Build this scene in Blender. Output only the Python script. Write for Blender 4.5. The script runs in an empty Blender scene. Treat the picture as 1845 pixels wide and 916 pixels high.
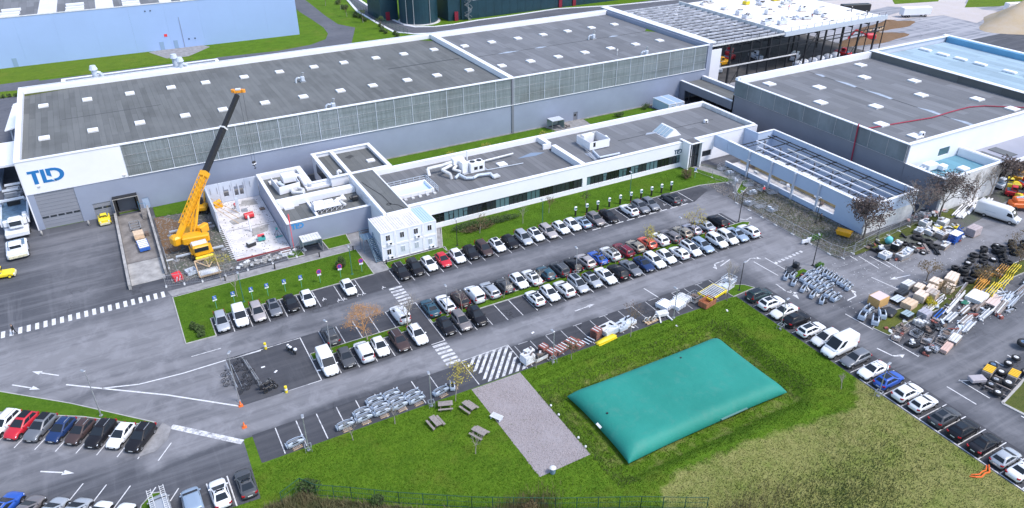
import bpy, math, random
import numpy as np
from mathutils import Vector, Matrix
random.seed(7)
scene = bpy.context.scene
COL = scene.collection
R = math.radians

# ------------------------------------------------------------------ camera
FOC, PITCH, ROLL, YAW, CAMH = 1340.51, 30.41679, -0.15098, 28.83234, 63.0
PW, PH = 1845.0, 916.0
_cp, _sp, _c, _s = math.cos(R(PITCH)), math.sin(R(PITCH)), math.cos(R(YAW)), math.sin(R(YAW))
FWD = Vector((_s*_cp, _c*_cp, -_sp)); _r0 = Vector((_c, -_s, 0)); _u0 = _r0.cross(FWD)
RGT = math.cos(R(ROLL))*_r0 + math.sin(R(ROLL))*_u0
UPV = -math.sin(R(ROLL))*_r0 + math.cos(R(ROLL))*_u0
cam_d = bpy.data.cameras.new('camera'); cam = bpy.data.objects.new('camera', cam_d); COL.objects.link(cam)
cam_d.sensor_width = 36.0; cam_d.sensor_fit = 'HORIZONTAL'; cam_d.lens = 36.0*FOC/PW
cam_d.clip_start = 1.0; cam_d.clip_end = 6000
m = Matrix((( RGT.x, UPV.x, -FWD.x), (RGT.y, UPV.y, -FWD.y), (RGT.z, UPV.z, -FWD.z))).to_4x4()
m.translation = Vector((0, 0, CAMH)); cam.matrix_world = m
scene.camera = cam

def at(x, y, z=0.0):
    """survey of the photograph: the place on the level z seen at photo pixel x, y"""
    d = FOC*FWD + (x-PW/2)*RGT - (y-PH/2)*UPV
    t = (z-CAMH)/d.z
    return (d.x*t, d.y*t)

# ------------------------------------------------------------------ light
SUN = Vector((0.42, -0.52, 1.0)).normalized()
elev = math.asin(SUN.z); azi = math.atan2(SUN.x, SUN.y)
w = bpy.data.worlds.new('World'); scene.world = w; w.use_nodes = True
nt = w.node_tree; sky = nt.nodes.new('ShaderNodeTexSky'); sky.sky_type = 'NISHITA'
sky.sun_disc = False; sky.sun_elevation = elev; sky.sun_rotation = azi
sky.air_density = 1.0; sky.dust_density = 1.5; sky.ozone_density = 1.2
bg = nt.nodes['Background']; nt.links.new(sky.outputs[0], bg.inputs[0]); bg.inputs[1].default_value = 0.15
sl = bpy.data.lights.new('sun', 'SUN'); sl.energy = 1.5; sl.angle = R(15); sl.color = (1.0, 0.96, 0.91)
so = bpy.data.objects.new('sun', sl); COL.objects.link(so); so.location = (0, 0, 120)
so.rotation_euler = SUN.to_track_quat('Z', 'Y').to_euler()
scene.view_settings.view_transform = 'Standard'; scene.view_settings.look = 'None'
scene.view_settings.exposure = 1.0; scene.view_settings.gamma = 1.0
scene.view_settings.use_curve_mapping = False

# ------------------------------------------------------------------ materials
MATS = {}
def mat(name, col, rough=0.6, metal=0.0, var=0.0, vscale=1.0, bump=0.0, bscale=20.0, col2=None, spec=0.5, coat=0.0):
    if name in MATS: return MATS[name]
    M_ = bpy.data.materials.new(name); M_.use_nodes = True; n = M_.node_tree; p = n.nodes['Principled BSDF']
    p.inputs['Base Color'].default_value = (*col, 1); p.inputs['Roughness'].default_value = rough
    p.inputs['Metallic'].default_value = metal; p.inputs['Specular IOR Level'].default_value = spec
    if coat: p.inputs['Coat Weight'].default_value = coat; p.inputs['Coat Roughness'].default_value = 0.08
    if var or col2:
        g = n.nodes.new('ShaderNodeNewGeometry'); t = n.nodes.new('ShaderNodeTexNoise')
        t.inputs['Scale'].default_value = vscale; t.inputs['Detail'].default_value = 6; t.inputs['Roughness'].default_value = .65
        n.links.new(g.outputs['Position'], t.inputs['Vector'])
        r = n.nodes.new('ShaderNodeValToRGB'); n.links.new(t.outputs[0], r.inputs[0])
        c2 = col2 if col2 else tuple(min(1, c*(1+var)) for c in col)
        c1 = col if col2 else tuple(c*(1-var) for c in col)
        r.color_ramp.elements[0].position = .32; r.color_ramp.elements[0].color = (*c1, 1)
        r.color_ramp.elements[1].position = .68; r.color_ramp.elements[1].color = (*c2, 1)
        n.links.new(r.outputs[0], p.inputs['Base Color'])
    if bump:
        g = n.nodes.new('ShaderNodeNewGeometry'); t = n.nodes.new('ShaderNodeTexNoise'); t.inputs['Scale'].default_value = bscale
        t.inputs['Detail'].default_value = 4
        n.links.new(g.outputs['Position'], t.inputs['Vector'])
        b = n.nodes.new('ShaderNodeBump'); b.inputs['Strength'].default_value = 1.0; b.inputs['Distance'].default_value = bump
        n.links.new(t.outputs[0], b.inputs['Height']); n.links.new(b.outputs[0], p.inputs['Normal'])
    MATS[name] = M_; return M_

class NB:
    """small node helper for the ground and facade materials"""
    def __init__(s, name, rough=.9, spec=.3):
        s.m = bpy.data.materials.new(name); s.m.use_nodes = True; s.t = s.m.node_tree; s.p = s.t.nodes['Principled BSDF']
        s.p.inputs['Roughness'].default_value = rough; s.p.inputs['Specular IOR Level'].default_value = spec
        s.pos = s.t.nodes.new('ShaderNodeNewGeometry').outputs['Position']; MATS[name] = s.m
    def n(s, t, **k):
        o = s.t.nodes.new(t)
        for a, b in k.items(): setattr(o, a, b)
        return o
    def l(s, a, b): s.t.links.new(a, b)
    def mapping(s, scale, rot=0.0, loc=(0, 0, 0)):
        o = s.n('ShaderNodeMapping'); o.inputs['Scale'].default_value = scale; o.inputs['Rotation'].default_value = (0, 0, rot)
        o.inputs['Location'].default_value = loc; s.l(s.pos, o.inputs['Vector']); return o.outputs[0]
    def noise(s, scale, vec=None, detail=5, rough=.6, dist=0.0):
        o = s.n('ShaderNodeTexNoise'); o.inputs['Scale'].default_value = scale; o.inputs['Detail'].default_value = detail
        o.inputs['Roughness'].default_value = rough; o.inputs['Distortion'].default_value = dist
        s.l(vec if vec is not None else s.pos, o.inputs['Vector']); return o.outputs[0]
    def ramp(s, fac, a, b, ca=(0, 0, 0), cb=(1, 1, 1)):
        o = s.n('ShaderNodeValToRGB'); o.color_ramp.elements[0].position = a; o.color_ramp.elements[1].position = b
        o.color_ramp.elements[0].color = (*ca, 1); o.color_ramp.elements[1].color = (*cb, 1); s.l(fac, o.inputs[0]); return o.outputs[0]
    def mix(s, fac, a, b, mode='MIX'):
        o = s.n('ShaderNodeMix', data_type='RGBA', blend_type=mode)
        for sock, v in ((o.inputs[0], fac), (o.inputs[6], a), (o.inputs[7], b)):
            if isinstance(v, (int, float)): sock.default_value = v
            elif isinstance(v, tuple): sock.default_value = (*v, 1)
            else: s.l(v, sock)
        return o.outputs[2]
    def math(s, op, a, b=0.0, clamp=False):
        o = s.n('ShaderNodeMath', operation=op, use_clamp=clamp)
        for sock, v in zip(o.inputs, (a, b)):
            if isinstance(v, (int, float)): sock.default_value = v
            else: s.l(v, sock)
        return o.outputs[0]
    def bump(s, h, dist, strength=1.0):
        b = s.n('ShaderNodeBump'); b.inputs['Distance'].default_value = dist; b.inputs['Strength'].default_value = strength
        s.l(h, b.inputs['Height']); s.l(b.outputs[0], s.p.inputs['Normal'])
    def out(s, c): s.l(c, s.p.inputs['Base Color']); return s.m

def ground_asphalt(name, base, dust, dustcol, a=.52, b=.78, zones=None):
    k = NB(name, .92, .25)
    c = k.mix(k.ramp(k.noise(.05, detail=3), .3, .7), tuple(x*.8 for x in base), tuple(x*1.22 for x in base))
    c = k.mix(k.math('MULTIPLY', k.ramp(k.noise(14, detail=2), .3, .75), .45), c, tuple(x*1.7 for x in base))
    c = k.mix(k.math('MULTIPLY', k.ramp(k.noise(.7, detail=6, rough=.7), .45, .72), .35), c, tuple(x*.62 for x in base))
    # wheel tracks and dust drawn out along the lanes
    v1 = k.noise(1.0, k.mapping((.035, .55, 1)), 6, .65, .6)
    v2 = k.noise(1.0, k.mapping((.5, .04, 1), .45), 5, .65, .8)
    pch = k.ramp(k.noise(.035, detail=2), .38, .62)
    f1 = k.math('MULTIPLY', k.ramp(v1, a-.05, b-.05), dust)
    f2 = k.math('MULTIPLY', k.math('MULTIPLY', k.ramp(v2, a, b), pch), dust)
    c = k.mix(f1, c, dustcol); c = k.mix(f2, c, dustcol)
    # fine cracks
    vo = k.n('ShaderNodeTexVoronoi', feature='DISTANCE_TO_EDGE'); vo.inputs['Scale'].default_value = .11
    dn = k.n('ShaderNodeVectorMath', operation='ADD'); sc = k.n('ShaderNodeVectorMath', operation='SCALE'); sc.inputs['Scale'].default_value = 3.5
    nz = k.n('ShaderNodeTexNoise'); nz.inputs['Scale'].default_value = .5; nz.inputs['Detail'].default_value = 6; k.l(k.pos, nz.inputs['Vector'])
    k.l(nz.outputs['Color'], sc.inputs[0]); k.l(sc.outputs[0], dn.inputs[0]); k.l(k.pos, dn.inputs[1]); k.l(dn.outputs[0], vo.inputs['Vector'])
    cr = k.ramp(vo.outputs['Distance'], .002, .012, (1, 1, 1), (0, 0, 0))
    crm = k.math('MULTIPLY', k.math('MULTIPLY', cr, k.ramp(k.noise(.06, detail=1), .52, .6)), .55)
    c = k.mix(crm, c, tuple(x*.35 for x in base))
    if zones:
        wob = k.n('ShaderNodeVectorMath', operation='SCALE'); wob.inputs['Scale'].default_value = 5.0
        nw = k.n('ShaderNodeTexNoise'); nw.inputs['Scale'].default_value = .16; nw.inputs['Detail'].default_value = 5; k.l(k.pos, nw.inputs['Vector'])
        sb = k.n('ShaderNodeVectorMath', operation='SUBTRACT'); sb.inputs[1].default_value = (.5, .5, .5); k.l(nw.outputs['Color'], sb.inputs[0]); k.l(sb.outputs[0], wob.inputs[0])
        ad = k.n('ShaderNodeVectorMath', operation='ADD'); k.l(k.pos, ad.inputs[0]); k.l(wob.outputs[0], ad.inputs[1]); sp = k.n('ShaderNodeSeparateXYZ'); k.l(ad.outputs[0], sp.inputs[0]); tot = None
        for cx, cy, hx, hy, so_, st_ in zones:
            mx = k.math('DIVIDE', k.math('SUBTRACT', hx, k.math('ABSOLUTE', k.math('SUBTRACT', sp.outputs[0], cx))), so_, True)
            my = k.math('DIVIDE', k.math('SUBTRACT', hy, k.math('ABSOLUTE', k.math('SUBTRACT', sp.outputs[1], cy))), so_, True)
            q = k.math('MULTIPLY', k.math('MULTIPLY', mx, my), st_); tot = q if tot is None else k.math('MAXIMUM', tot, q)
        f3 = k.math('MULTIPLY', tot, k.math('ADD', .42, k.math('MULTIPLY', .75, k.ramp(v1, .32, .62))), True)
        f4 = k.math('MULTIPLY', tot, k.ramp(k.noise(1.0, k.mapping((.3, .3, 1)), 8, .72, .5), .47, .62))
        c = k.mix(f3, c, tuple(x*.74 for x in dustcol)); c = k.mix(k.math('MULTIPLY', f4, .55), c, dustcol)
    k.bump(k.noise(25, detail=3), .01); return k.out(c)
A_LOT = ground_asphalt('asphalt', (.068, .071, .082), .35, (.27, .27, .29), zones=[(52, 91.4, 50, 3.0, 1.6, .55), (38, 74.8, 46, 3.2, 1.6, 1), (-12, 98, 24, 13, 6, 1), (-4, 83, 24, 9, 5, .85),
    (90, 80, 10, 18, 4, 1), (119, 59, 27, 4.6, 2.4, 1), (97, 58, 8, 9, 4, .9), (84, 42, 3.5, 34, 3, .45), (110, 40, 30, 4, 3, .5), (-12, 125, 8, 16, 6, .35), (136, 63, 10, 5, 3, .8)])
A_DRIVE = ground_asphalt('drive_asphalt', (.10, .10, .112), .9, (.27, .27, .29), .36, .62)
A_FRESH = ground_asphalt('bay_asphalt', (.052, .054, .063), .3, (.16, .16, .17))
A_DUST = ground_asphalt('dusty_asphalt', (.14, .138, .148), .9, (.33, .32, .33), .36, .62)
A_ROAD = ground_asphalt('road_asphalt', (.095, .10, .118), .4, (.17, .17, .185))
def grass_mat(name, lo, mid, hi, dry=None):
    k = NB(name, .95, .1)
    c = k.mix(k.ramp(k.noise(.35, detail=6, rough=.7), .32, .68), lo, mid)
    c = k.mix(k.math('MULTIPLY', k.ramp(k.noise(3.2, detail=5, rough=.75), .42, .75), .75), c, hi)
    c = k.mix(k.math('MULTIPLY', k.ramp(k.noise(1.0, k.mapping((.25, .9, 1), .5), 5, .7), .5, .8), .35), c, tuple(x*.5 for x in lo))
    c = k.mix(k.math('MULTIPLY', k.ramp(k.noise(.13, detail=5, rough=.65), .54, .74), .5), c, (.16, .17, .03) if name != 'lawn' else (.10, .13, .02))
    if dry:
        at_ = k.n('ShaderNodeAttribute', attribute_name='dry')
        d1 = k.mix(k.ramp(k.noise(.8, detail=6, rough=.75), .35, .7), dry[0], dry[1])
        d1 = k.mix(k.ramp(k.noise(.22, detail=5, rough=.7), .45, .7), d1, dry[2])
        jit = k.math('ADD', at_.outputs['Fac'], k.math('MULTIPLY', k.math('SUBTRACT', k.noise(.5, detail=7, rough=.7), .5), 1.3))
        c = k.mix(k.ramp(jit, .35, .65), c, d1)
    k.bump(k.noise(4.5, detail=6, rough=.75), .12); return k.out(c)
GRASS = grass_mat('meadow', (.048, .112, .008), (.092, .182, .012), (.155, .235, .025), ((.20, .215, .065), (.285, .275, .105), (.16, .205, .045)))
LAWN = grass_mat('lawn', (.045, .105, .008), (.078, .162, .011), (.115, .20, .022))
FIELD = grass_mat('field', (.07, .13, .012), (.11, .18, .015), (.16, .22, .03))
def gravel_mat(name, a, b, c_, moss=0.0):
    k = NB(name, .95, .1)
    c = k.mix(k.ramp(k.noise(9, detail=5, rough=.8), .35, .68), a, b)
    c = k.mix(k.ramp(k.noise(.25, detail=5, rough=.6), .42, .66), c, c_)
    if moss: c = k.mix(k.math('MULTIPLY', k.ramp(k.noise(.9, detail=6, rough=.75), .6, .68), moss), c, (.09, .10, .04))
    k.bump(k.noise(12, detail=4, rough=.8), .06); return k.out(c)
GRAVEL = gravel_mat('gravel', (.20, .175, .18), (.42, .38, .385), (.33, .30, .31), .6)
YARD = ground_asphalt('yard_gravel', (.15, .16, .185), .95, (.36, .36, .39), .42, .66)
SOIL = gravel_mat('soil', (.07, .07, .07), (.17, .165, .16), (.10, .12, .085), .8)
SAND = gravel_mat('sand', (.36, .28, .18), (.52, .42, .30), (.44, .37, .29))
EARTH = gravel_mat('earth', (.12, .07, .04), (.24, .16, .10), (.18, .12, .08))
PAVE = mat('pavement', (.25, .245, .25), .9, var=.25, vscale=.9, bump=.01)
CONC = mat('concrete', (.33, .32, .31), .85, var=.3, vscale=.6, bump=.01)
CONC_L = mat('pale_concrete', (.60, .58, .58), .85, var=.22, vscale=.35)
CONC_D = mat('stained_concrete', (.19, .175, .165), .9, var=.35, vscale=.5)
KERB = mat('kerb_stone', (.38, .37, .36), .85, var=.2, vscale=1.5)
def paint_mat():
    k = NB('road_paint', .7, .3)
    c = k.mix(k.ramp(k.noise(1.6, detail=8, rough=.8), .44, .62), (.66, .66, .67), (.20, .20, .215)); return k.out(c)
LINE = paint_mat()
LINE_W = mat('worn_paint', (.36, .36, .375), .8, var=.4, vscale=1.8)
LINE_N = mat('new_paint', (.62, .62, .63), .7, var=.2, vscale=2)
WHITE = mat('white_cladding', (.80, .80, .83), .45, var=.03, vscale=.3)
CAPW = mat('white_flashing', (.78, .79, .82), .4, var=.05, vscale=.6)
CREAM = mat('dirty_white', (.62, .62, .62), .6, var=.2, vscale=.8)
GREYW = mat('grey_cladding', (.275, .31, .40), .5, var=.09, vscale=.09)
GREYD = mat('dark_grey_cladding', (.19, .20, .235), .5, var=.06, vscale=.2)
BLUEW = mat('pale_blue_cladding', (.40, .50, .66), .45, var=.04, vscale=.15)
PALEB = mat('pale_precast', (.52, .56, .64), .7, var=.06, vscale=.25)
STEEL = mat('galvanised_steel', (.45, .46, .48), .45, .6, var=.15, vscale=3)
DARK = mat('dark_steel', (.035, .037, .042), .5, .3)
BLACKP = mat('black_plastic', (.018, .018, .02), .5)
RUB = mat('tyre_rubber', (.022, .022, .024), .85, var=.3, vscale=6)
RIMM = mat('wheel_rim', (.42, .42, .44), .35, .7)
GLASS = mat('dark_glass', (.025, .032, .04), .08, spec=.8)
GLASST = mat('teal_glass', (.07, .13, .145), .1, spec=.8)
CGLASS = mat('car_glass', (.022, .028, .036), .14, spec=.22)
YEL = mat('crane_yellow', (.74, .36, .012), .4, var=.06, vscale=2)
YELL = mat('signal_yellow', (.80, .62, .03), .45)
REDBR = mat('faded_red', (.30, .09, .07), .8, var=.3, vscale=3)
ORAN = mat('orange_paint', (.80, .16, .03), .45)
REDP = mat('red_paint', (.60, .03, .04), .45)
PINK = mat('hi_vis_red', (.85, .10, .12), .6)
BLUEP = mat('blue_paint', (.03, .12, .45), .45)
LOGOB = mat('logo_blue', (.015, .16, .42), .5)
TEALP = mat('teal_paint', (.05, .35, .33), .5)
SHELLM = mat('shell_grey', (.46, .52, .60), .45, var=.12, vscale=2)
GREYP = mat('pale_grey_paint', (.52, .57, .64), .45, var=.08, vscale=2)
WOOD = mat('raw_wood', (.48, .34, .21), .8, var=.25, vscale=3)
WOODW = mat('weathered_wood', (.27, .235, .22), .85, var=.3, vscale=5)
WOODD = mat('dark_wood', (.16, .12, .10), .85, var=.3, vscale=4)
CARD = mat('cardboard', (.62, .47, .33), .8, var=.12, vscale=2)
CARDO = mat('orange_crate', (.55, .33, .12), .8, var=.1, vscale=2)
BARK = mat('bark', (.16, .135, .11), .9, var=.3, vscale=4)
BARKP = mat('pale_bark', (.33, .29, .25), .9, var=.2, vscale=4)
TWIG = mat('brown_twig', (.22, .15, .08), .9)
TWIGO = mat('orange_twig', (.48, .24, .09), .9)
LEAFB = mat('dry_leaf', (.12, .085, .07), .9, col2=(.07, .055, .055), vscale=1.5)
LEAFY = mat('yellow_leaf', (.30, .27, .05), .9, col2=(.40, .33, .06), vscale=1.5)
LEAFG = mat('shrub_leaf', (.03, .06, .015), .9, col2=(.06, .10, .02), vscale=2)
LEAFR = mat('brown_leaf', (.13, .08, .04), .9, col2=(.08, .08, .03), vscale=2)
SKIN = mat('skin', (.45, .27, .2), .6)
HIVIS = mat('hi_vis_orange', (.9, .16, .06), .6)
def bladder_mat():
    k = NB('coated_fabric', .6, .3)
    c = k.mix(k.ramp(k.noise(.12, detail=3), .35, .65), (.015, .20, .155), (.022, .24, .19))
    s_ = k.n('ShaderNodeSeparateXYZ'); k.l(k.pos, s_.inputs[0])
    q = k.math('FRACT', k.math('MULTIPLY', s_.outputs[0], 1/1.5)); ln = k.math('LESS_THAN', q, .035)
    c = k.mix(k.math('MULTIPLY', ln, .16), c, (.015, .2, .18)); c = k.mix(k.math('MULTIPLY', k.ramp(k.noise(.6, detail=7, rough=.7), .52, .75), .3), c, (.10, .24, .20)); k.bump(k.noise(.45, detail=4), .11); return k.out(c)
BLAD = bladder_mat()
def roof_mat(name, col, axis=0, strip=1.05, blot=.35):
    k = NB(name, .9, .2)
    b = k.n('ShaderNodeTexBrick'); b.inputs['Scale'].default_value = 1.0; b.inputs['Mortar Size'].default_value = .035
    b.inputs['Brick Width'].default_value = 10.5; b.inputs['Row Height'].default_value = strip; b.offset = .37
    b.inputs['Color1'].default_value = (*[c*.84 for c in col], 1); b.inputs['Color2'].default_value = (*[c*1.18 for c in col], 1)
    b.inputs['Mortar'].default_value = (*[c*.62 for c in col], 1); b.inputs['Mortar Smooth'].default_value = .4
    k.l(k.mapping((1, 1, 1), math.pi/2 if axis == 0 else 0.0), b.inputs['Vector'])
    c = k.mix(k.math('MULTIPLY', k.ramp(k.noise(.11, detail=6, rough=.6), .35, .66), blot), b.outputs['Color'], tuple(x*1.42 for x in col))
    c = k.mix(k.math('MULTIPLY', k.ramp(k.noise(1.0, k.mapping((1.1, .07, 1)), 5, .65), .5, .75), .45), c, tuple(x*.62 for x in col))
    c = k.mix(k.math('MULTIPLY', k.ramp(k.noise(.45, detail=6, rough=.7), .55, .75), .25), c, (.14, .145, .12))
    k.bump(k.noise(9, detail=3), .02); return k.out(c)
ROOF1 = roof_mat('felt_roof', (.125, .130, .130), blot=.5)
ROOF2 = roof_mat('newer_felt_roof', (.160, .165, .178), strip=2.1, blot=.2)
ROOFO = roof_mat('office_roof', (.145, .147, .155), blot=.25)
ROOFB = roof_mat('bluish_membrane', (.30, .40, .47), strip=2.0, blot=.1)
ROOFT = roof_mat('turquoise_membrane', (.14, .30, .38), strip=2.0, blot=.2)
def poly_mat():
    k = NB('ribbed_polycarbonate', .35, .5)
    v = k.noise(1.0, k.mapping((2.2, .1, .10)), 6, .8)
    c = k.mix(k.ramp(v, .36, .68), (.165, .19, .20), (.285, .325, .345))
    c = k.mix(k.math('MULTIPLY', k.ramp(k.noise(1.0, k.mapping((.04, .1, .9)), 4, .7), .45, .66), .6), c, (.12, .15, .15))
    c = k.mix(k.math('MULTIPLY', k.ramp(k.noise(.07, detail=3), .52, .7), .4), c, (.14, .13, .115))
    s_ = k.n('ShaderNodeSeparateXYZ'); k.l(k.pos, s_.inputs[0])
    wv = k.math('SINE', k.math('MULTIPLY', k.math('ADD', s_.outputs[0], s_.outputs[1]), 2*math.pi/.33))
    k.bump(wv, .012); return k.out(c)
POLY = poly_mat()
def polyd_mat():
    k = NB('dark_glazed_cladding', .3, .5)
    c = k.mix(k.ramp(k.noise(.12, detail=4), .35, .65), (.12, .145, .16), (.19, .225, .245))
    c = k.mix(k.math('MULTIPLY', k.ramp(k.noise(1.0, k.mapping((.1, .5, .15)), 4, .7), .5, .7), .4), c, (.26, .30, .32)); return k.out(c)
POLYD = polyd_mat()

# ------------------------------------------------------------------ mesh building
class MB:
    def __init__(s): s.v = []; s.f = []; s.m = []
    def add(s, vs, fs, mi=0):
        o = len(s.v); s.v += [tuple(v) for v in vs]; s.f += [tuple(i+o for i in f) for f in fs]; s.m += [mi]*len(fs)
    def box(s, x0, y0, z0, x1, y1, z1, mi=0):
        s.add([(x0, y0, z0), (x1, y0, z0), (x1, y1, z0), (x0, y1, z0), (x0, y0, z1), (x1, y0, z1), (x1, y1, z1), (x0, y1, z1)],
              [(0, 3, 2, 1), (4, 5, 6, 7), (0, 1, 5, 4), (1, 2, 6, 5), (2, 3, 7, 6), (3, 0, 4, 7)], mi); return s
    def cbox(s, cx, cy, cz, sx, sy, sz, rz=0.0, mi=0, bev=0.0, tilt=0.0):
        h = (sx/2, sy/2, sz/2); c, n = math.cos(rz), math.sin(rz); ct, st = math.cos(tilt), math.sin(tilt)
        def T(x, y, z):
            x, z = x*ct - z*st, x*st + z*ct
            return (cx + x*c - y*n, cy + x*n + y*c, cz + z)
        if not bev:
            P = [T(a*h[0], b*h[1], d*h[2]) for d in (-1, 1) for (a, b) in ((-1, -1), (1, -1), (1, 1), (-1, 1))]
            s.add(P, [(0, 3, 2, 1), (4, 5, 6, 7), (0, 1, 5, 4), (1, 2, 6, 5), (2, 3, 7, 6), (3, 0, 4, 7)], mi)
        else:
            rings = []
            for (z, k) in ((-h[2], bev), (-h[2]+bev, 0), (h[2]-bev, 0), (h[2], bev)):
                a, b = h[0]-k, h[1]-k; q = min(bev, a*.5, b*.5)
                rings.append([T(*p, z) for p in ((-a+q, -b), (a-q, -b), (a, -b+q), (a, b-q), (a-q, b), (-a+q, b), (-a, b-q), (-a, -b+q))])
            s.loft(rings, mi, True, True)
        return s
    def loft(s, rings, mi=0, cap0=False, cap1=False, close=True):
        n = len(rings[0]); vs = [p for r in rings for p in r]; fs = []
        for i in range(len(rings)-1):
            for j in range(n if close else n-1):
                k = (j+1) % n; fs.append((i*n+j, i*n+k, (i+1)*n+k, (i+1)*n+j))
        if cap0: fs.append(tuple(reversed(range(n))))
        if cap1: fs.append(tuple(range((len(rings)-1)*n, len(rings)*n)))
        s.add(vs, fs, mi); return s
    def tube(s, a, b, r0, r1=None, n=6, mi=0, caps=True):
        a, b = Vector(a), Vector(b); r1 = r0 if r1 is None else r1; d = (b-a)
        if d.length < 1e-6: return s
        d.normalize(); u = d.orthogonal().normalized(); v = d.cross(u)
        ring = lambda c, r: [tuple(c + r*(math.cos(2*math.pi*i/n)*u + math.sin(2*math.pi*i/n)*v)) for i in range(n)]
        return s.loft([ring(a, r0), ring(b, r1)], mi, caps, caps)
    def bar(s, a, b, w_, h_=None, mi=0):
        """square bar between two points"""
        h_ = w_ if h_ is None else h_; a, b = Vector(a), Vector(b); d = (b-a)
        if d.length < 1e-6: return s
        d.normalize(); up = Vector((0, 0, 1)) if abs(d.z) < .95 else Vector((1, 0, 0)); u = d.cross(up).normalized(); v = u.cross(d)
        q = lambda c: [tuple(c + u*(i*w_/2) + v*(j*h_/2)) for i, j in ((-1, -1), (1, -1), (1, 1), (-1, 1))]
        return s.loft([q(a), q(b)], mi, True, True)
    def path(s, pts, r, n=6, mi=0):
        for a, b in zip(pts, pts[1:]): s.tube(a, b, r, n=n, mi=mi)
        return s
    def cyl(s, cx, cy, z0, z1, r0, r1=None, n=12, mi=0): return s.tube((cx, cy, z0), (cx, cy, z1), r0, r1, n, mi)
    def prism(s, pts, z0, z1, mi=0, top_only=False):
        n = len(pts); a = sum(pts[i][0]*pts[(i+1) % n][1]-pts[(i+1) % n][0]*pts[i][1] for i in range(n))
        if a < 0: pts = list(reversed(pts))
        if top_only: s.add([(x, y, z1) for x, y in pts], [tuple(range(n))], mi); return s
        s.loft([[(x, y, z0) for x, y in pts], [(x, y, z1) for x, y in pts]], mi, True, True); return s
    def quad(s, a, b, c, d, mi=0): s.add([a, b, c, d], [(0, 1, 2, 3)], mi); return s
    def ring(s, cx, cy, cz, R_, w_, hh, n=16, axis='z', mi=0, hole=.55):
        """tyre-like torus of roughly rectangular section"""
        prof = [(R_*hole, -hh*.42), (R_*.80, -hh*.5), (R_*.97, -hh*.36), (R_, 0), (R_*.97, hh*.36), (R_*.80, hh*.5), (R_*hole, hh*.42)]
        rings = []
        for i in range(n):
            t = 2*math.pi*i/n; c, q = math.cos(t), math.sin(t)
            if axis == 'z': rings.append([(cx+r*c, cy+r*q, cz+h) for r, h in prof])
            elif axis == 'y': rings.append([(cx+r*c, cy+h, cz+r*q) for r, h in prof])
            else: rings.append([(cx+h, cy+r*c, cz+r*q) for r, h in prof])
        rings.append(rings[0]); return s.loft(rings, mi, close=True)
    def mesh(s, name, mats, smooth=False, off=(0, 0, 0)):
        me = bpy.data.meshes.new(name)
        ox, oy, oz = off
        me.from_pydata([(x-ox, y-oy, z-oz) for x, y, z in s.v], [], s.f)
        for q in (mats if isinstance(mats, (list, tuple)) else [mats]): me.materials.append(q)
        if any(s.m): me.polygons.foreach_set('material_index', s.m)
        if smooth: me.polygons.foreach_set('use_smooth', [True]*len(me.polygons))
        me.update(); return me
def woff(o):
    x = Vector((0, 0, 0))
    while o is not None: x += o.location; o = o.parent
    return tuple(x)
def obj(name, mb, mats, parent=None, smooth=False, world=True, loc=None):
    off = woff(parent) if (parent is not None and world) else (0, 0, 0)
    if loc is not None: off = tuple(a for a in loc)
    me = mb if isinstance(mb, bpy.types.Mesh) else mb.mesh(name, mats, smooth, off)
    o = bpy.data.objects.new(name, me); COL.objects.link(o)
    if parent is not None: o.parent = parent
    if loc is not None: o.location = loc
    return o
LABELS = set()
def tag(o, label, cat, group=None):
    o['label'] = label; o['category'] = cat
    if group: o['group'] = group
    return o
def thing(name, label, cat, loc=(0, 0, 0), rz=0.0, group=None):
    o = bpy.data.objects.new(name, None); COL.objects.link(o); o.empty_display_size = .3
    o.location = loc; o.rotation_euler = (0, 0, rz); return tag(o, label, cat, group)
def struct(name, mb, mats, parent=None, smooth=False):
    o = obj(name, mb, mats, parent, smooth); o['kind'] = 'structure'; return o
def stuff(name, mb, mats, parent=None):
    o = obj(name, mb, mats, parent); o['kind'] = 'stuff'; return o
def kids(o): return KIDS.get(o.name, [])
KIDS = {}
def index_kids(root):
    KIDS[root.name] = [c for c in root.children]
    for c in root.children: index_kids(c)
def dup(root, loc, rz=0.0, label=None, group=None, scale=None, swap=None):
    """copy of a thing with copies of its parts and sub-parts; swap = {old material: new material}"""
    if root.name not in KIDS: index_kids(root)
    def cp(o, par):
        c = o.copy(); COL.objects.link(c)
        if par is not None: c.parent = par; c.matrix_parent_inverse = o.matrix_parent_inverse.copy()
        if swap and o.type == 'MESH':
            for i, ms in enumerate(o.material_slots):
                if ms.material in swap:
                    c.material_slots[i].link = 'OBJECT'; c.material_slots[i].material = swap[ms.material]
        for ch in KIDS.get(o.name, []): cp(ch, c)
        return c
    r = cp(root, None); r.location = loc; r.rotation_euler = (0, 0, rz)
    if scale: r.scale = scale if isinstance(scale, tuple) else (scale,)*3
    if label: r['label'] = label
    if group: r['group'] = group
    return r
ORD = ['first', 'second', 'third', 'fourth', 'fifth', 'sixth', 'seventh', 'eighth', 'ninth', 'tenth', 'eleventh', 'twelfth', 'thirteenth',
       'fourteenth', 'fifteenth', 'sixteenth', 'seventeenth', 'eighteenth', 'nineteenth', 'twentieth', 'twenty-first', 'twenty-second',
       'twenty-third', 'twenty-fourth', 'twenty-fifth', 'twenty-sixth', 'twenty-seventh', 'twenty-eighth']
PROTO = []   # prototypes that must be removed at the end if never placed
def rm(root):
    for c in list(KIDS.get(root.name, root.children)): rm(c)
    bpy.data.objects.remove(root)

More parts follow.
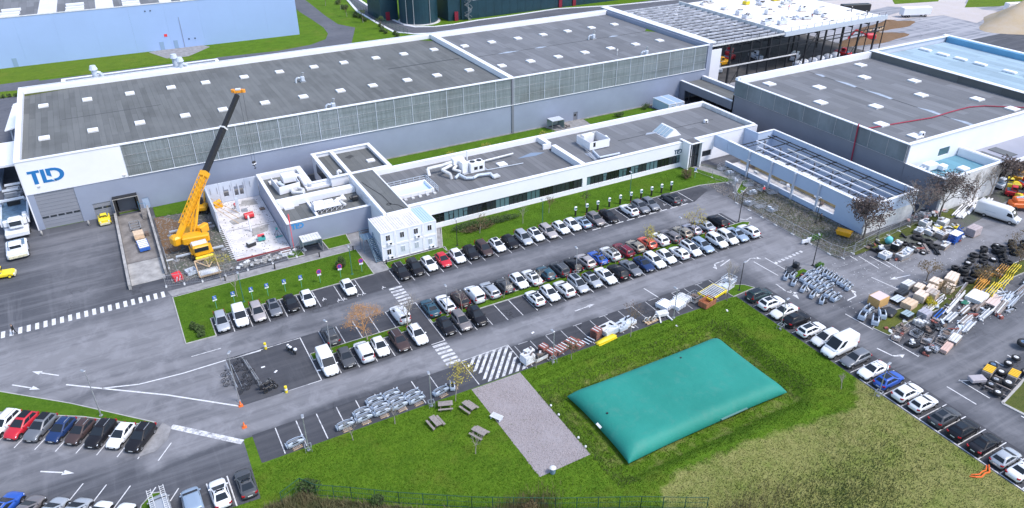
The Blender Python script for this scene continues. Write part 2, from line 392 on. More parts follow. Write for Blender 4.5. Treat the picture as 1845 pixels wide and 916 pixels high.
# ================================================================== GROUND
TX0, TX1, TY0, TY1 = 40.6, 65.9, 46.9, 60.1      # the bladder tank's footprint
def smooth(t): t = min(1, max(0, t)); return t*t*(3-2*t)
def gheight(x, y):
    dx = max(TX0-x, 0, x-TX1); dy = max(TY0-y, 0, y-TY1); d = math.hypot(dx, dy)
    h = -1.0*(1-smooth((d-.9)/2.2))
    h += .22*math.exp(-((d-4.0)/.9)**2)*(1 if 35 < x < 71 and 40 < y < 65 else 0)*(y < 64.5)*(x > 38.4)
    if y < 50 and x < 75 and dryness(x, y) > .2: h += .25*math.sin(x*.35)*math.sin(y*.3)*smooth((75-x)/4)
    return h
DRYL = [(36, 33), (41.5, 42.1), (44.5, 43.0), (56.1, 42.6), (66, 41.2), (71, 40.8), (75.5, 44.5)]
def dryness(x, y):
    if x < 36 or x > 76: return 0.0
    for (a, b), (c, d) in zip(DRYL, DRYL[1:]):
        if a <= x <= c: return smooth((b+(d-b)*(x-a)/(c-a) - y)/4.0 + .45)
    return 1.0 if y < 44.5 else 0
def basin_worn(x, y):
    dx = max(TX0-x, 0, x-TX1); dy = max(TY0-y, 0, y-TY1); d = math.hypot(dx, dy)
    return .40*(1-smooth((d-1.4)/1.2))
xs = [-1600, -700, -300, -150] + list(np.arange(-60, 36, 4.0)) + list(np.arange(36, 77, .7)) + [80, 90, 110, 140, 180, 260, 400, 800, 1800]
ys = [-700, -300, -100, -30] + list(np.arange(0, 40, 2.5)) + list(np.arange(40, 66.3, .6)) + [67, 72, 90, 120, 160, 220, 300, 450, 800, 2000]
gm = MB(); nx, ny = len(xs), len(ys)
gm.add([(x, y, gheight(x, y)) for y in ys for x in xs], [(j*nx+i, j*nx+i+1, (j+1)*nx+i+1, (j+1)*nx+i) for j in range(ny-1) for i in range(nx-1)])
me = gm.mesh('meadow_ground', GRASS, True)
a_ = me.attributes.new('dry', 'FLOAT', 'POINT')
a_.data.foreach_set('value', [max(dryness(x, y), basin_worn(x, y)) for y in ys for x in xs])
struct('meadow_ground', me, None)

# asphalt of the plant yard, one great sheet
P = lambda *p: [at(x, y) for x, y in p]
yard = [(-170, 25), (-6, 25)] + P((395, 1010), (412, 917), (470, 898), (438, 792), (458, 786)) + [(4.5, 66.85), (37.8, 66.7), (75.4, 66.4), (75.5, 8), (330, 8), (330, 142.0), (-170, 142.0)]
struct('yard_asphalt', MB().prism(yard, -.3, .010, top_only=True), A_LOT)
struct('north_road', MB().prism([(-170, 142), (-17.2, 142), (-17.2, 243), (-170, 243)], 0, .010, top_only=True), A_ROAD)
struct('back_road', MB().prism([(-17.2, 186), (75, 186)] + P((640, 100), (633, 80), (640, 50), (609, 44), (587, 29.5), (550, 0), (520, -40), (470, -40), (520, 5), (540, 22), (561, 35), (583, 50), (591, 61), (587, 71), (560, 81), (502, 92), (389, 104)) + [(30, 240.6), (27, 241.2), (-17.2, 241.5)], 0, .012, top_only=True), A_ROAD)
far_road = P((600, -30), (644, 21), (679, 41.6), (710, 58), (745, 61.6), (790, 62), (1000, 33)) + [(160, 228), (240, 226), (240, 243.2)] + P((1108, 10), (1002, 16.5), (920, 29), (860, 37), (817, 44.5), (783, 48.5), (748, 49), (731, 46), (710, 37), (691, 27.7), (665, 12), (632, -10), (618, -30))
struct('far_road', MB().prism(far_road, 0, .012, top_only=True), A_DUST if False else A_ROAD)
# pale kerbs of the far road
kb = MB()
for line in (P((600, -30), (644, 21), (679, 41.6), (710, 58), (745, 61.6), (790, 60)), P((1300, -8), (1108, 10), (1002, 16.5), (920, 29), (860, 37), (817, 44.5), (783, 48.5), (748, 49), (731, 46), (710, 37), (691, 27.7), (665, 12), (632, -10))):
    for (a, b), (c, d) in zip(line, line[1:]): kb.bar((a, b, .06), (c, d, .06), .9, .16)
struct('far_kerb', kb, CAPW)
struct('building_site_ground', MB().prism([(135.6, 142.004), (330, 142.004), (330, 300), (205, 226), (135.6, 226)], 0, .016, top_only=True), YARD)
struct('haul_road', MB().prism(P((1480, 40), (1600, 12), (1690, 18), (1718, -6), (1740, -40), (1700, -40), (1660, -8), (1480, 2)) + [], 0, .03, top_only=True), gravel_mat('pale_track', (.42, .38, .36), (.56, .51, .49), (.50, .46, .46)))
struct('haul_road', MB().prism(P((1560, 40), (1700, 28), (1760, 42), (1800, 20), (1770, 18), (1738, 6), (1760, -30), (1700, -30), (1650, 14)), 0, .036, top_only=True), MATS['pale_track'])
struct('field_patch', MB().prism(P((1612, 8), (1690, 3), (1700, -12), (1600, -12)), 0, .05, top_only=True), FIELD)
struct('field_patch', MB().prism(P((1738, 14), (1800, 12), (1900, -5), (1900, -30), (1760, -30)), 0, .05, top_only=True), FIELD)
# dusty driving lanes and fresh bays laid over the yard
Z = .014
def sheet(name, pts, z, m): struct(name, MB().prism(pts, 0, z, top_only=True), m)
sheet('parking_bays', [(4.4, 66.9), (75.3, 66.6), (75.3, 71.9), (4.4, 71.9)], Z+.002, A_FRESH)
sheet('parking_bays', [(4.5, 77.7), (92.6, 77.7), (92.6, 88.3), (4.5, 88.3)], Z+.002, A_FRESH)
sheet('parking_bays', [(29.6, 94.2), (91.5, 94.3), (97.2, 97), (97.0, 99.3), (29.6, 99.3)], Z+.002, A_FRESH)
sheet('parking_bays', [(4.4, 94.1), (29.6, 94.1), (29.6, 99.1), (4.4, 99.1)], Z+.002, A_FRESH)
sheet('parking_bays', [(75.6, 10), (81.3, 10), (81.3, 65.9), (75.6, 65.9)], Z+.002, A_FRESH)
sheet('gravel_patch', [(30.7, 66.6), (37.8, 66.55), (37.65, 49.9), (30.9, 49.8)], .02, GRAVEL)

# kerbed lawns
def island(name, pts, m=LAWN, h=.11, kw=.14, kerb=True):
    struct(name, MB().prism(pts, -.05, h), m)
    if kerb:
        k = MB(); n = len(pts)
        for i in range(n):
            a, b = pts[i], pts[(i+1) % n]; k.bar((a[0], a[1], h/2+.002), (b[0], b[1], h/2+.002), kw, h+.016)
        struct(name + '_kerb', k, KERB)
island('left_lawn', [(.25, 107.6), (.25, 94.4), (4.3, 94.3), (4.3, 99.05), (29.4, 99.15), (29.4, 108.1), (12.7, 107.9)])
island('shelter_lawn', [(25.4, 110.4), (29.3, 110.4), (29.6, 114.1), (25.2, 114.1)])
island('shelter_lawn', [(18.6, 110.4), (21.3, 110.4), (21.2, 112.6), (18.6, 112.6)])
island('container_lawn', [(32.0, 99.4), (42.6, 99.4), (42.9, 101.6), (32.0, 101.6)])
island('office_lawn', [(45.2, 108.3), (42.5, 101.6), (42.7, 99.45), (97.1, 99.35), (105, 97.3), (101.5, 107.2), (100.3, 108.3)])
island('narrow_lawn', [(106.2, 96.9), (101.4, 93.6), (100.9, 92.3), (104.4, 93.8), (107.2, 96.4)])
island('median_lawn', [(14.7, 82.25), (29.4, 82.25), (29.4, 83.75), (14.7, 83.75)])
island('median_lawn', [(32.2, 82.25), (93.5, 82.25), (94.6, 83), (93.5, 83.75), (32.2, 83.75)])
island('lot_lawn', P((-60, 692), (0, 706.5), (128, 728), (225, 750), (283, 763), (245, 765), (150, 752), (60, 748), (-60, 740)))
sheet('lot_island', P((293, 762), (309, 771), (302, 792), (280, 814), (248, 825)), .06, PAVE)
island('corner_lawn', P((255, 912), (275, 890), (290, 888), (284, 925), (250, 930)))
island('storage_lawn', P((1572, 592), (1604, 562), (1655, 548), (1845, 468), (1900, 440), (1930, 455), (1845, 492), (1700, 555), (1640, 580), (1602, 606)), m=grass_mat('tired_grass', (.05, .075, .02), (.10, .12, .03), (.14, .13, .05)))
island('corner_bed', [(87.2, 32.2), (92.5, 33.2), (99, 35), (99, 31.5), (92, 29.5), (87.6, 29.4)], m=MATS['tired_grass'], kw=.35)
island('equipment_bed', [(87, 65.6), (90.5, 65.8), (90.5, 66.9), (87, 66.7)], kerb=False)
island('tree_strip', [(101.6, 65.8), (122, 66.0), (132, 66.6), (131, 69), (122, 68.4), (104, 68.9), (101, 68.3)], m=MATS['tired_grass'], h=.06, kerb=False)
island('corner_point', [(74.9, 66.3), (79.6, 66.6), (78.7, 68.0), (76.5, 69.3), (74.8, 68.2)], kw=.1)
# courtyard lawns between the hall and the offices, verges behind
island('court_lawn', [(43.6, 126.2), (120, 126.2), (120, 131), (116.5, 141.8), (98, 141.8), (97.6, 138), (88.4, 137.6), (86.6, 141.8), (43.6, 141.8)], h=.05, kerb=False)
sheet('court_paving', [(88.4, 137.7), (97.5, 138.0), (97.8, 141.9), (86.9, 141.9)], .03, PAVE)
island('verge', [(-170, 243.2), (24, 243.2), (24, 259.5), (-170, 262)], m=FIELD, h=.05, kerb=False)
island('verge', P((0, 166), (34, 163), (34, 173), (0, 178)), m=FIELD, h=.05, kerb=False)
# pavements
struct('pavement', MB().prism([(.2, 108.0), (12.7, 108.05), (29.5, 108.3), (29.5, 99.2), (31.9, 99.2), (31.9, 113.9), (29.6, 113.9), (29.3, 110.2), (9, 109.8), (-.2, 109.8)], -.05, .07), PAVE)
struct('pavement', MB().prism([(42.7, 101.7), (44.9, 108.3), (41.9, 108.3), (41.9, 101.7)], -.05, .08), PAVE)
struct('pavement', MB().prism([(101.7, 107.2), (105.1, 97.2), (101.5, 94), (104.6, 95.2), (107.6, 98.2), (103.6, 107.2)], -.05, .07), PAVE)
struct('pavement', MB().prism(P((268, 95), (345, 78), (378, 85), (340, 102), (300, 106)), -.05, .09), PAVE)
# the torn-up ground round the long shell
struct('site_soil', MB().prism([(97.9, 66.2), (101.3, 66.0), (104, 69), (107.8, 70.2), (108.3, 104), (104, 107.8), (103.6, 107.1), (107.7, 98.2), (104.6, 93.3), (99.5, 91), (98.1, 80)], -.05, .05), SOIL)
struct('site_soil', MB().prism([(109, 61.8), (131.5, 63.5), (147, 66.5), (147, 69), (127, 69), (127, 66), (109.5, 69.5), (107.6, 70)], -.05, .04), SOIL)
struct('crane_ground', MB().prism([(.7, 112.4), (9.9, 111.2), (11.2, 114), (10.4, 137), (9, 141.8), (2.2, 141.8), (.7, 120)], -.05, .03), SOIL)
struct('crane_ground', MB().prism([(.9, 122), (3.5, 122.5), (5, 133), (2.3, 137), (.9, 137)], -.05, .06), EARTH)
island('crane_grass', [(1.2, 137.3), (6, 136.6), (9.6, 139.4), (9.6, 141.8), (1.2, 141.8)], kerb=False)

# painted markings -----------------------------------------------------
def line(pts, wd=.12, z=.021, m=LINE, name='painted_line', dash=None):
    mb = MB()
    for a, b in zip(pts, pts[1:]):
        d = Vector((b[0]-a[0], b[1]-a[1])); L = d.length; d /= L; q = Vector((-d.y, d.x))*wd/2
        segs = [(0, L)]
        if dash: segs = [(t, min(t+dash[0], L)) for t in np.arange(0, L, dash[0]+dash[1])]
        for s0, s1 in segs:
            A, B = Vector(a)+d*s0, Vector(a)+d*s1
            mb.quad((A.x-q.x, A.y-q.y, z), (B.x-q.x, B.y-q.y, z), (B.x+q.x, B.y+q.y, z), (A.x+q.x, A.y+q.y, z))
    o = struct(name, mb, m); return o
def bays(x0, n, y0, y1, step=2.5, m=LINE, skip=()):
    for i in range(n):
        if i not in skip: line([(x0+step*i, y0), (x0+step*i, y1)], m=m)
bays(31.9, 18, 94.3, 99.0)
bays(76.4, 7, 94.6, 99.0, m=LINE_N)
for i in range(9): line([(68.2+2.5*i, 94.35), (69.9+2.5*i, 94.35)], m=LINE_N, wd=.22)
bays(6.8, 5, 94.1, 99.0)
bays(19.3, 3, 94.3, 99.0, step=3.4)
bays(17.2, 5, 83.8, 88.3); bays(34.4, 24, 83.8, 88.3)
bays(17.2, 5, 77.8, 82.2); bays(34.6, 24, 77.7, 82.2)
bays(7.1, 9, 67.0, 71.8); bays(39.9, 15, 66.9, 71.8, m=LINE_W)
line([(14.5, 88.2), (14.5, 77.7), (12.7, 77.7)], m=LINE_N); line([(32.05, 88.4), (32.05, 77.7), (30.0, 77.7)], m=LINE_N)
line([(27.4, 88.3), (32.05, 88.4)]); line([(4.4, 88.0), (14.5, 88.1)]); line([(12.7, 77.7), (9.4, 77.7)], m=LINE_W)
for i in range(12): line([(75.7, 62.95-2.5*i), (81.1, 62.95-2.5*i)], m=LINE)
for i in range(12, 22): line([(75.7, 62.95-2.5*i), (81.1, 62.95-2.5*i)], m=LINE_N)
line([(75.7, 44), (75.7, 10)], m=LINE_N, wd=.16)
for i in range(-3, 8):
    a = at(25.5+37.1*i, 807.5+3.3*i); line([a, (a[0]+1.7, a[1]+2.3)], m=LINE_N)
for x in (150, 192, 235, 281, 322): 
    a = at(x, 870+x*.05-6); line([a, (a[0]-1.9, a[1]-2.6)], m=LINE_N)
for p in (((372, 872), (392, 925)), ((409, 858), (427, 912)), ((326, 889), (333, 925))): line(P(*p), m=LINE_N, wd=.14)
line(P((119, 693.5), (190, 701), (300, 712), (436, 733)), wd=.22, m=LINE_N)
line(P((184, 700), (250, 693), (330, 673), (405, 650), (470, 632)), wd=.2, m=LINE_N)
line(P((309, 769), (437, 797)), wd=.75, m=LINE)
line(P((345, 643), (398, 628)), wd=.14)
def arrow(x, y, ang, L=3.2, m=LINE, bend=0):
    c, s_ = math.cos(ang), math.sin(ang); T = lambda a, b: (x+a*c-b*s_, y+a*s_+b*c, .022)
    mb = MB(); h = L/2
    if not bend:
        mb.quad(T(-h, -.09), T(h-1.2, -.09), T(h-1.2, .09), T(-h, .09)); mb.add([T(h-1.3, -.38), T(h, 0), T(h-1.3, .38)], [(0, 1, 2)])
    else:
        b = bend; q = [T(-h, -.1), T(.3, -.1), T(.3, .1), T(-h, .1)]; mb.quad(*q)
        mb.quad(T(.1, 0), T(.45, 0), T(1.1, .75*b), T(.75, .75*b)) if b > 0 else mb.quad(T(.75, .75*b), T(1.1, .75*b), T(.45, 0), T(.1, 0))
        tri = [T(.55, .62*b), T(1.35, .62*b), T(1.2, 1.5*b)]; mb.add(tri, [(0, 1, 2) if b > 0 else (2, 1, 0)])
    struct('painted_arrow', mb, m)
def parrow(p, q, m=LINE, **k):
    a, b = at(*p), at(*q); arrow((a[0]+b[0])/2, (a[1]+b[1])/2, math.atan2(b[1]-a[1], b[0]-a[0]), math.hypot(b[0]-a[0], b[1]-a[1]), m, **k)
parrow((106, 677), (58, 670), LINE_N); parrow((22, 694), (72, 702), LINE_N); parrow((73, 850), (134, 853), LINE_N)
parrow((1036, 561), (1072, 548)); parrow((1304, 470), (1276, 480), bend=1); parrow((1345, 472), (1357, 462), bend=-1)
parrow((1580, 628), (1630, 652), LINE_N, bend=1); parrow((1527, 542), (1553, 528), LINE_N, bend=1); parrow((1640, 496), (1603, 504), LINE_N)
parrow((1398, 512), (1432, 537), bend=1); parrow((1424, 524), (1440, 540)); parrow((1333, 395), (1350, 397), bend=1)
# zebra crossings
def zebra(a, b, n, L, wd, name='crossing_stripe', m=LINE):
    a, b = Vector(a), Vector(b); d = (b-a); dd = d.normalized(); q = Vector((-dd.y, dd.x))
    for i in range(n):
        c = a + d*(i+.5)/n; mb = MB(); e = dd*wd/2; f = q*L/2
        mb.quad(*[(p.x, p.y, .023) for p in (c-e-f, c+e-f, c+e+f, c-e+f)]); struct(name, mb, m)
zebra((-22.6, 109.3), (-.4, 109.3), 21, 1.75, .5, m=LINE_N)
zebra((30.9, 94.1), (30.9, 88.7), 6, 2.1, .5); zebra((31, 77.5), (31, 72.3), 6, 2.1, .5)
zebra((87.6, 70.4), (94.9, 71.1), 8, .55, .55)
# hatched bay
hm = MB()
for k in range(13):
    x = 32.3 + k*1.02 - 4.2; pts = []
    for t in np.linspace(0, 1, 9):
        pts.append((x + t*4.6, 66.9+t*5.5))
    seg = [(px_, py_) for px_, py_ in pts if 32.4 <= px_ <= 38.9]
    if len(seg) >= 2:
        for (a, b), (c, d) in zip(seg, seg[1:]): hm.quad((a, b, .023), (a+.52, b, .023), (c+.52, d, .023), (c, d, .023))
struct('hatched_marking', hm, LINE); line([(32.1, 72.4), (39.2, 72.5), (39.1, 66.8)], m=LINE); line([(32.0, 72.4), (32.0, 67.0)])
for a, b in (((1358, 472), (1402, 497)), ((1378, 465), (1420, 489)), ((1547, 462), (1583, 484)), ((1567, 462), (1604, 482)), ((1595, 470), (1628, 490)), ((1645, 515), (1662, 525)), ((1664, 508), (1684, 519)), ((1682, 500), (1712, 515)), ((1523, 566), (1573, 594)), ((1600, 611), (1655, 643)), ((1706, 697), (1759, 729)), ((1728, 685), (1783, 718)), ((1570, 500), (1630, 527)), ((1793, 651), (1808, 660)), ((1815, 640), (1825, 646)), ((1500, 442), (1545, 470)), ((1315, 468), (1298, 480)), ((1160, 520), (1200, 545)), ((1840, 750), (1860, 762))):
    line(P(a, b), wd=.15, m=LINE_N)
line([(40.5, 71.9), (75, 71.7)], m=LINE_W, dash=(1.5, 3.0))
# wheelchair pictograms beside the disabled bays
for x, y in ((585, 541), (612, 543), (622, 541), (647, 533), (656, 531), (692, 520), (1199, 370), (1236, 362)):
    a = at(x, y); mb = MB(); n = 8; R_, r_ = .36, .24
    v = [(a[0]+q*math.cos(i*2*math.pi/n), a[1]+q*math.sin(i*2*math.pi/n), .0235) for i in range(n-2) for q in (r_, R_)]
    mb.add(v, [(2*i, 2*i+1, 2*i+3, 2*i+2) for i in range(n-3)]); mb.quad((a[0]-.06, a[1]+.1, .0237), (a[0]+.06, a[1]+.1, .0237), (a[0]+.06, a[1]+.7, .0237), (a[0]-.06, a[1]+.7, .0237))
    struct('wheelchair_marking', mb, LINE)
# ================================================================== BUILDINGS
def wallY(mb, x0, x1, z0, z1, y0, y1, op=(), mi=0):
    """wall in the X direction with rectangular openings (xa, xb, za, zb)"""
    xs_ = sorted({x0, x1, *[max(x0, min(x1, v)) for o in op for v in o[:2]]})
    for a, b in zip(xs_, xs_[1:]):
        c = (a+b)/2; cuts = sorted([(o[2], o[3]) for o in op if o[0] < c < o[1]]); z = z0
        for ca, cb in cuts:
            if ca > z: mb.box(a, y0, z, b, y1, ca, mi)
            z = max(z, cb)
        if z < z1: mb.box(a, y0, z, b, y1, z1, mi)
    return mb
def wallX(mb, y0, y1, z0, z1, x0, x1, op=(), mi=0):
    ys_ = sorted({y0, y1, *[v for o in op for v in o[:2]]})
    for a, b in zip(ys_, ys_[1:]):
        c = (a+b)/2; cuts = sorted([(o[2], o[3]) for o in op if o[0] < c < o[1]]); z = z0
        for ca, cb in cuts:
            if ca > z: mb.box(x0, a, z, x1, b, ca, mi)
            z = max(z, cb)
        if z < z1: mb.box(x0, a, z, x1, b, z1, mi)
    return mb
_sh = {}
def inst(name, key, make, parent, loc, mats):
    """part whose mesh is shared between alike pieces; local mesh, own location"""
    if key not in _sh: _sh[key] = make().mesh(name, mats)
    o = bpy.data.objects.new(name, _sh[key]); COL.objects.link(o); o.parent = parent
    b = woff(parent); o.location = tuple(loc[i]-b[i] for i in range(3)); return o
def skylight(parent, x, y, z, w_=1.75, d=1.75, key='sk'):
    def mk():
        m_ = MB(); m_.cbox(0, 0, .09, w_+.08, d+.08, .24, mi=1); m_.cbox(0, 0, .27, w_+.04, d+.04, .12, bev=.04)
        return m_
    return inst('skylight', key, mk, parent, (x, y, z), [WHITE, CREAM])

# ---- the great production hall
hall = thing('production_hall', 'huge grey and white production hall with felt roof, rows of skylights and big blue letters', 'factory', (-17.4, 142, 0))
w_ = MB(); ops = [(-16.45, -10.3, -.1, 6.75), (-8.25, -5.35, -.1, 2.95), (-4.65, -1.05, -.1, 3.3), (-.2, .95, -.1, 2.2)]
wallY(w_, -17.4, 135.5, 0, 6.85, 142.0, 142.4, ops + [(95, 96.2, -.1, 2.2)])
wallY(w_, -17.4, 135.5, 0, 13.0, 187.1, 187.5); wallX(w_, 142.4, 187.1, 0, 13.0, -17.4, -17.0); wallX(w_, 142.4, 187.1, 0, 13.0, 135.1, 135.5)
obj('wall', w_, GREYW, hall)
obj('white_panel', MB().box(-17.45, 141.9, 6.86, -1.35, 142.4, 12.95), WHITE, hall)
obj('white_end_panel', MB().box(-17.6, 141.95, .0, -17.41, 187.4, 12.95), WHITE, hall)
obj('plinth', MB().box(9.8, 141.88, .0, 135.4, 141.99, .25), CONC, hall)
# translucent panels, one by one, with mullions and rails
def glazing(x0, x1, n, y, z0, z1):
    st = (x1-x0)/n
    for i in range(n):
        a = x0 + st*i
        o = obj('glazing_panel', MB().box(a+.06, y-.02, z0, a+st-.06, y+.25, z1), POLY, hall)
        inst('mullion', ('mul', z1-z0), lambda: MB().cbox(0, 0, (z1-z0)/2, .1, .1, z1-z0), hall, (a, y-.06, z0), GREYP)
    for k in (1, 2): obj('rail', MB().box(x0, y-.05, z0+(z1-z0)*k/3-.04, x1, y-.021, z0+(z1-z0)*k/3+.04), STEEL, hall)
glazing(-1.3, 78.1, 20, 142.0, 6.95, 12.85); glazing(78.7, 135.0, 14, 141.95, 6.95, 12.85)
obj('sill_flashing', MB().box(-1.3, 141.8, 6.86, 135.2, 142.0, 6.95), CAPW, hall)
obj('joint_cover', MB().box(78.12, 141.84, 0, 78.66, 142.1, 12.9), GREYD, hall)
cp_ = MB()
cp_.box(-17.6, 141.8, 12.96, 135.6, 142.45, 13.12); cp_.box(-17.6, 186.5, 12.96, 135.6, 187.8, 13.15)
cp_.box(-17.65, 142.45, 12.96, -16.7, 186.5, 13.13); cp_.box(77.7, 142.45, 12.96, 78.9, 186.5, 13.2)
obj('parapet_flashing', cp_, CAPW, hall)
pin = MB(); pin.box(-16.98, 186.3, 11.95, 77.7, 186.6, 12.955); pin.box(78.9, 186.3, 11.95, 134.9, 186.6, 12.955)
pin.box(-16.98, 142.42, 11.95, -16.75, 186.3, 12.955); pin.box(77.75, 142.42, 11.95, 78.85, 186.3, 13.0)
obj('parapet_lining', pin, WHITE, hall)
obj('parapet_ridge', MB().box(-17.0, 187.0, 13.152, 135.5, 187.15, 13.22), GREYW, hall)
rf = obj('roof', MB().box(-16.9, 142.45, 11.7, 77.8, 186.4, 12.0), ROOF1, hall)
rf2 = obj('newer_roof', MB().box(78.8, 142.45, 11.7, 134.9, 186.4, 12.0), ROOF2, hall)
for i in range(12):
    x = [-13.2, -5.1, 3.1, 11.4, 18.6, 27, 35, 43.1, 50.4, 58.5, 65.8, 74][i]
    for y in (175.3, 154.9): skylight(rf, x, y, 12.0)
for i in range(7):
    for y in (174.6, 154.3): skylight(rf2, 82.3+7.87*i, y, 12.0)
# gutter valley with ponding water on the roofs
def puddle(parent, pts, z, m_): obj('puddle', MB().prism(pts, 0, z, top_only=True), m_, parent)
WET = mat('wet_patch', (.34, .37, .43), .25, var=.2, vscale=1.2); SEAM = mat('valley_seam', (.05, .052, .055), .8, var=.3, vscale=2)
obj('valley_seam', MB().box(78.9, 164.2, 12.0, 133.5, 164.45, 12.012), SEAM, rf2)
obj('valley_seam', MB().box(-10, 164.6, 12.0, 8, 164.8, 12.012), SEAM, rf); obj('valley_seam', MB().box(58, 165.2, 12.0, 76.5, 165.7, 12.012), SEAM, rf)
for a, b in ((86, 93), (97, 101), (120, 123.5)): puddle(rf2, [(a, 164.1), ((a+b)/2, 163.7), (b, 164.2), ((a+b)/2, 164.9)], 12.02, WET)
for q in ([(76, 185.7), (78, 183), (75.5, 184)],): puddle(rf, [(77.4, 186.2), (77.4, 183.5), (74.5, 186.2)], 12.02, LAWN)
puddle(rf2, [(134.7, 166.5), (134.7, 162.5), (132.6, 164.5)], 12.02, LAWN)
puddle(rf, [(-16.7, 186.2), (-16.7, 184.6), (-6, 186.2)], 12.02, MATS['tired_grass'])
obj('floor', MB().box(-16.9, 142.45, .02, 135, 187, .06), CONC_D, hall)
# doors
def sectional(x0, x1, z1, win, name='roller_door'):
    d = obj(name, MB().box(x0, 142.12, .02, x1, 142.2, z1), mat('door_grey', (.24, .25, .285), .5, var=.05, vscale=.3), hall)
    n = max(2, int((z1)/.62))
    for k in range(1, n): obj('panel_joint', MB().box(x0, 142.09, z1*k/n-.015, x1, 142.119, z1*k/n+.015), GREYD, d)
    m_ = max(2, int((x1-x0)/1.2)); st = (x1-x0)/m_
    for k in range(m_): obj('window', MB().box(x0+st*k+.12, 142.07, win, x0+st*(k+1)-.12, 142.118, win+.32), GLASS, d)
    return d
sectional(-16.45, -10.3, 6.75, 2.0); sectional(-8.25, -5.35, 2.95, 1.75)
obj('dock_door', MB().box(-4.3, 143.0, .0, -1.4, 143.1, 2.6), mat('dock_grey', (.13, .14, .17), .5), hall)
dd = obj('dock_shelter', MB().box(-4.9, 141.0, 3.3, -.8, 142.0, 3.6).box(-4.9, 141.0, -.2, -4.5, 142.0, 3.3).box(-1.2, 141.0, -.2, -.8, 142.0, 3.3), BLACKP, hall)
obj('shelter_frame', MB().box(-5.0, 140.93, 3.3, -.7, 141.0, 3.42).box(-5.0, 140.93, 0, -4.9, 141.0, 3.3).box(-.8, 140.93, 0, -.7, 141.0, 3.3), CONC, hall)
obj('side_door', MB().box(-.2, 142.1, .05, .95, 142.2, 2.2), BLUEW, hall)
d_ = obj('grey_door', MB().box(95, 142.1, .05, 96.2, 142.2, 2.2), GREYD, hall); obj('window', MB().box(95.3, 142.05, 1.2, 95.8, 142.1, 1.7), BLACKP, d_)
for x in (-15.2, -1.9): obj('wall_lamp', MB().cbox(x-.0, 141.8, 8.2 if x < -5 else 7.4, .5, .3, .25, bev=.08), CREAM, hall)
# raised right-hand end wall toward the new steelwork
obj('end_upstand', MB().box(135.55, 142.2, 0, 136.9, 190, 13.3), GREYW, hall); obj('end_flashing', MB().box(135.5, 142.1, 13.305, 138.1, 190.2, 13.45), CAPW, hall)
# the company letters: T, L and a D crossed by a white slash
def logo(parent, x, y, z, wd, ht, m_, dep=.06):
    """parts T, L, D standing 'dep' proud of a wall facing -Y; x,z is the lower left corner"""
    def poly(name, pts):
        mb = MB(); q = [(x+a*wd, z+b*ht) for a, b in pts]; n = len(q)
        ar = sum(q[i][0]*q[(i+1) % n][1]-q[(i+1) % n][0]*q[i][1] for i in range(n))
        if ar < 0: q.reverse()
        mb.loft([[(a, y, b) for a, b in q], [(a, y-dep, b) for a, b in q]], 0, True, True)
        o = obj(name, mb, m_, parent); return o
    poly('letter_t', [(0, 1), (.335, 1), (.335, .82), (.235, .82), (.235, 0), (.115, 0), (.115, .82), (0, .82)])
    poly('letter_l', [(.36, 1), (.475, 1), (.475, .17), (.60, .17), (.70, 0), (.36, 0)])
    n = 10; arc = [(.70+.30*math.sin(math.pi*i/n), .5+.5*math.cos(math.pi*i/n)) for i in range(n+1)]
    inn = [(.70+.175*math.sin(math.pi*i/n), .5+.32*math.cos(math.pi*i/n)) for i in range(n+1)]
    d_ = [(.54, 1)] + arc[:-1] + [(.80, .03), (.70, .19)] + list(reversed(inn[:-1])) + [(.655, .82), (.655, .30), (.54, .42)]
    # triangulate as quad strip to keep the bowl open
    mb = MB()
    def pr(qs):
        q = [(x+a*wd, z+b*ht) for a, b in qs]; n = len(q); ar = sum(q[i][0]*q[(i+1) % n][1]-q[(i+1) % n][0]*q[i][1] for i in range(n))
        if ar < 0: q.reverse()
        mb.loft([[(a, y, b) for a, b in q], [(a, y-dep, b) for a, b in q]], 0, True, True)
    pr([(.515, 1), (.635, 1), (.635, .36), (.515, .52)]); pr([(.636, 1), (.70, 1), (.70, .82), (.636, .82)])
    for i in range(n): pr([arc[i], arc[i+1], inn[i+1], inn[i]])
    pr([(.70, 0), (.70, .18), (.655, .18), (.735, .0)])
    obj('letter_d', mb, m_, parent)
sg = thing('company_letters', 'big blue TLD letters on the white panel of the hall', 'sign', (-13.6, 141.85, 9)); logo(sg, -16.3, 141.9, 8.6, 5.4, 2.45, LOGOB, .05)

# ---- low building behind the hall
lb = thing('rear_annexe', 'long low white walled building behind the hall with dark roof', 'building', (8, 199, 0))
def boxbldg(root, x0, x1, y0, y1, h, rz, wm, cm, rm_, t=.35, cap=.5, sides='NSEW', cth=.12):
    w_ = MB(); wallY(w_, x0, x1, 0, h, y0, y0+t); wallY(w_, x0, x1, 0, h, y1-t, y1); wallX(w_, y0+t, y1-t, 0, h, x0, x0+t); wallX(w_, y0+t, y1-t, 0, h, x1-t, x1)
    wo = obj('wall', w_, wm, root); k = (cap-t)/2
    c_ = MB(); c_.box(x0-k, y0-k, h+.003, x1+k, y0+t+k, h+cth); c_.box(x0-k, y1-t-k, h+.003, x1+k, y1+k, h+cth)
    c_.box(x0-k, y0+t+k, h+.003, x0+t+k, y1-t-k, h+cth-.003); c_.box(x1-t-k, y0+t+k, h+.003, x1+k, y1-t-k, h+cth-.003)
    obj('flashing', c_, cm, root)
    return wo, obj('roof', MB().box(x0+t, y0+t, rz-.3, x1-t, y1-t, rz), rm_, root)
_, r_ = boxbldg(lb, -10.3, 26.8, 188, 214.5, 6.6, 5.6, WHITE, CAPW, ROOFO, cap=.9)
for x in (2, 14): obj('skylight', MB().cbox(x, 210, 5.85, 6, 1.2, .5, bev=.1), WHITE, r_)

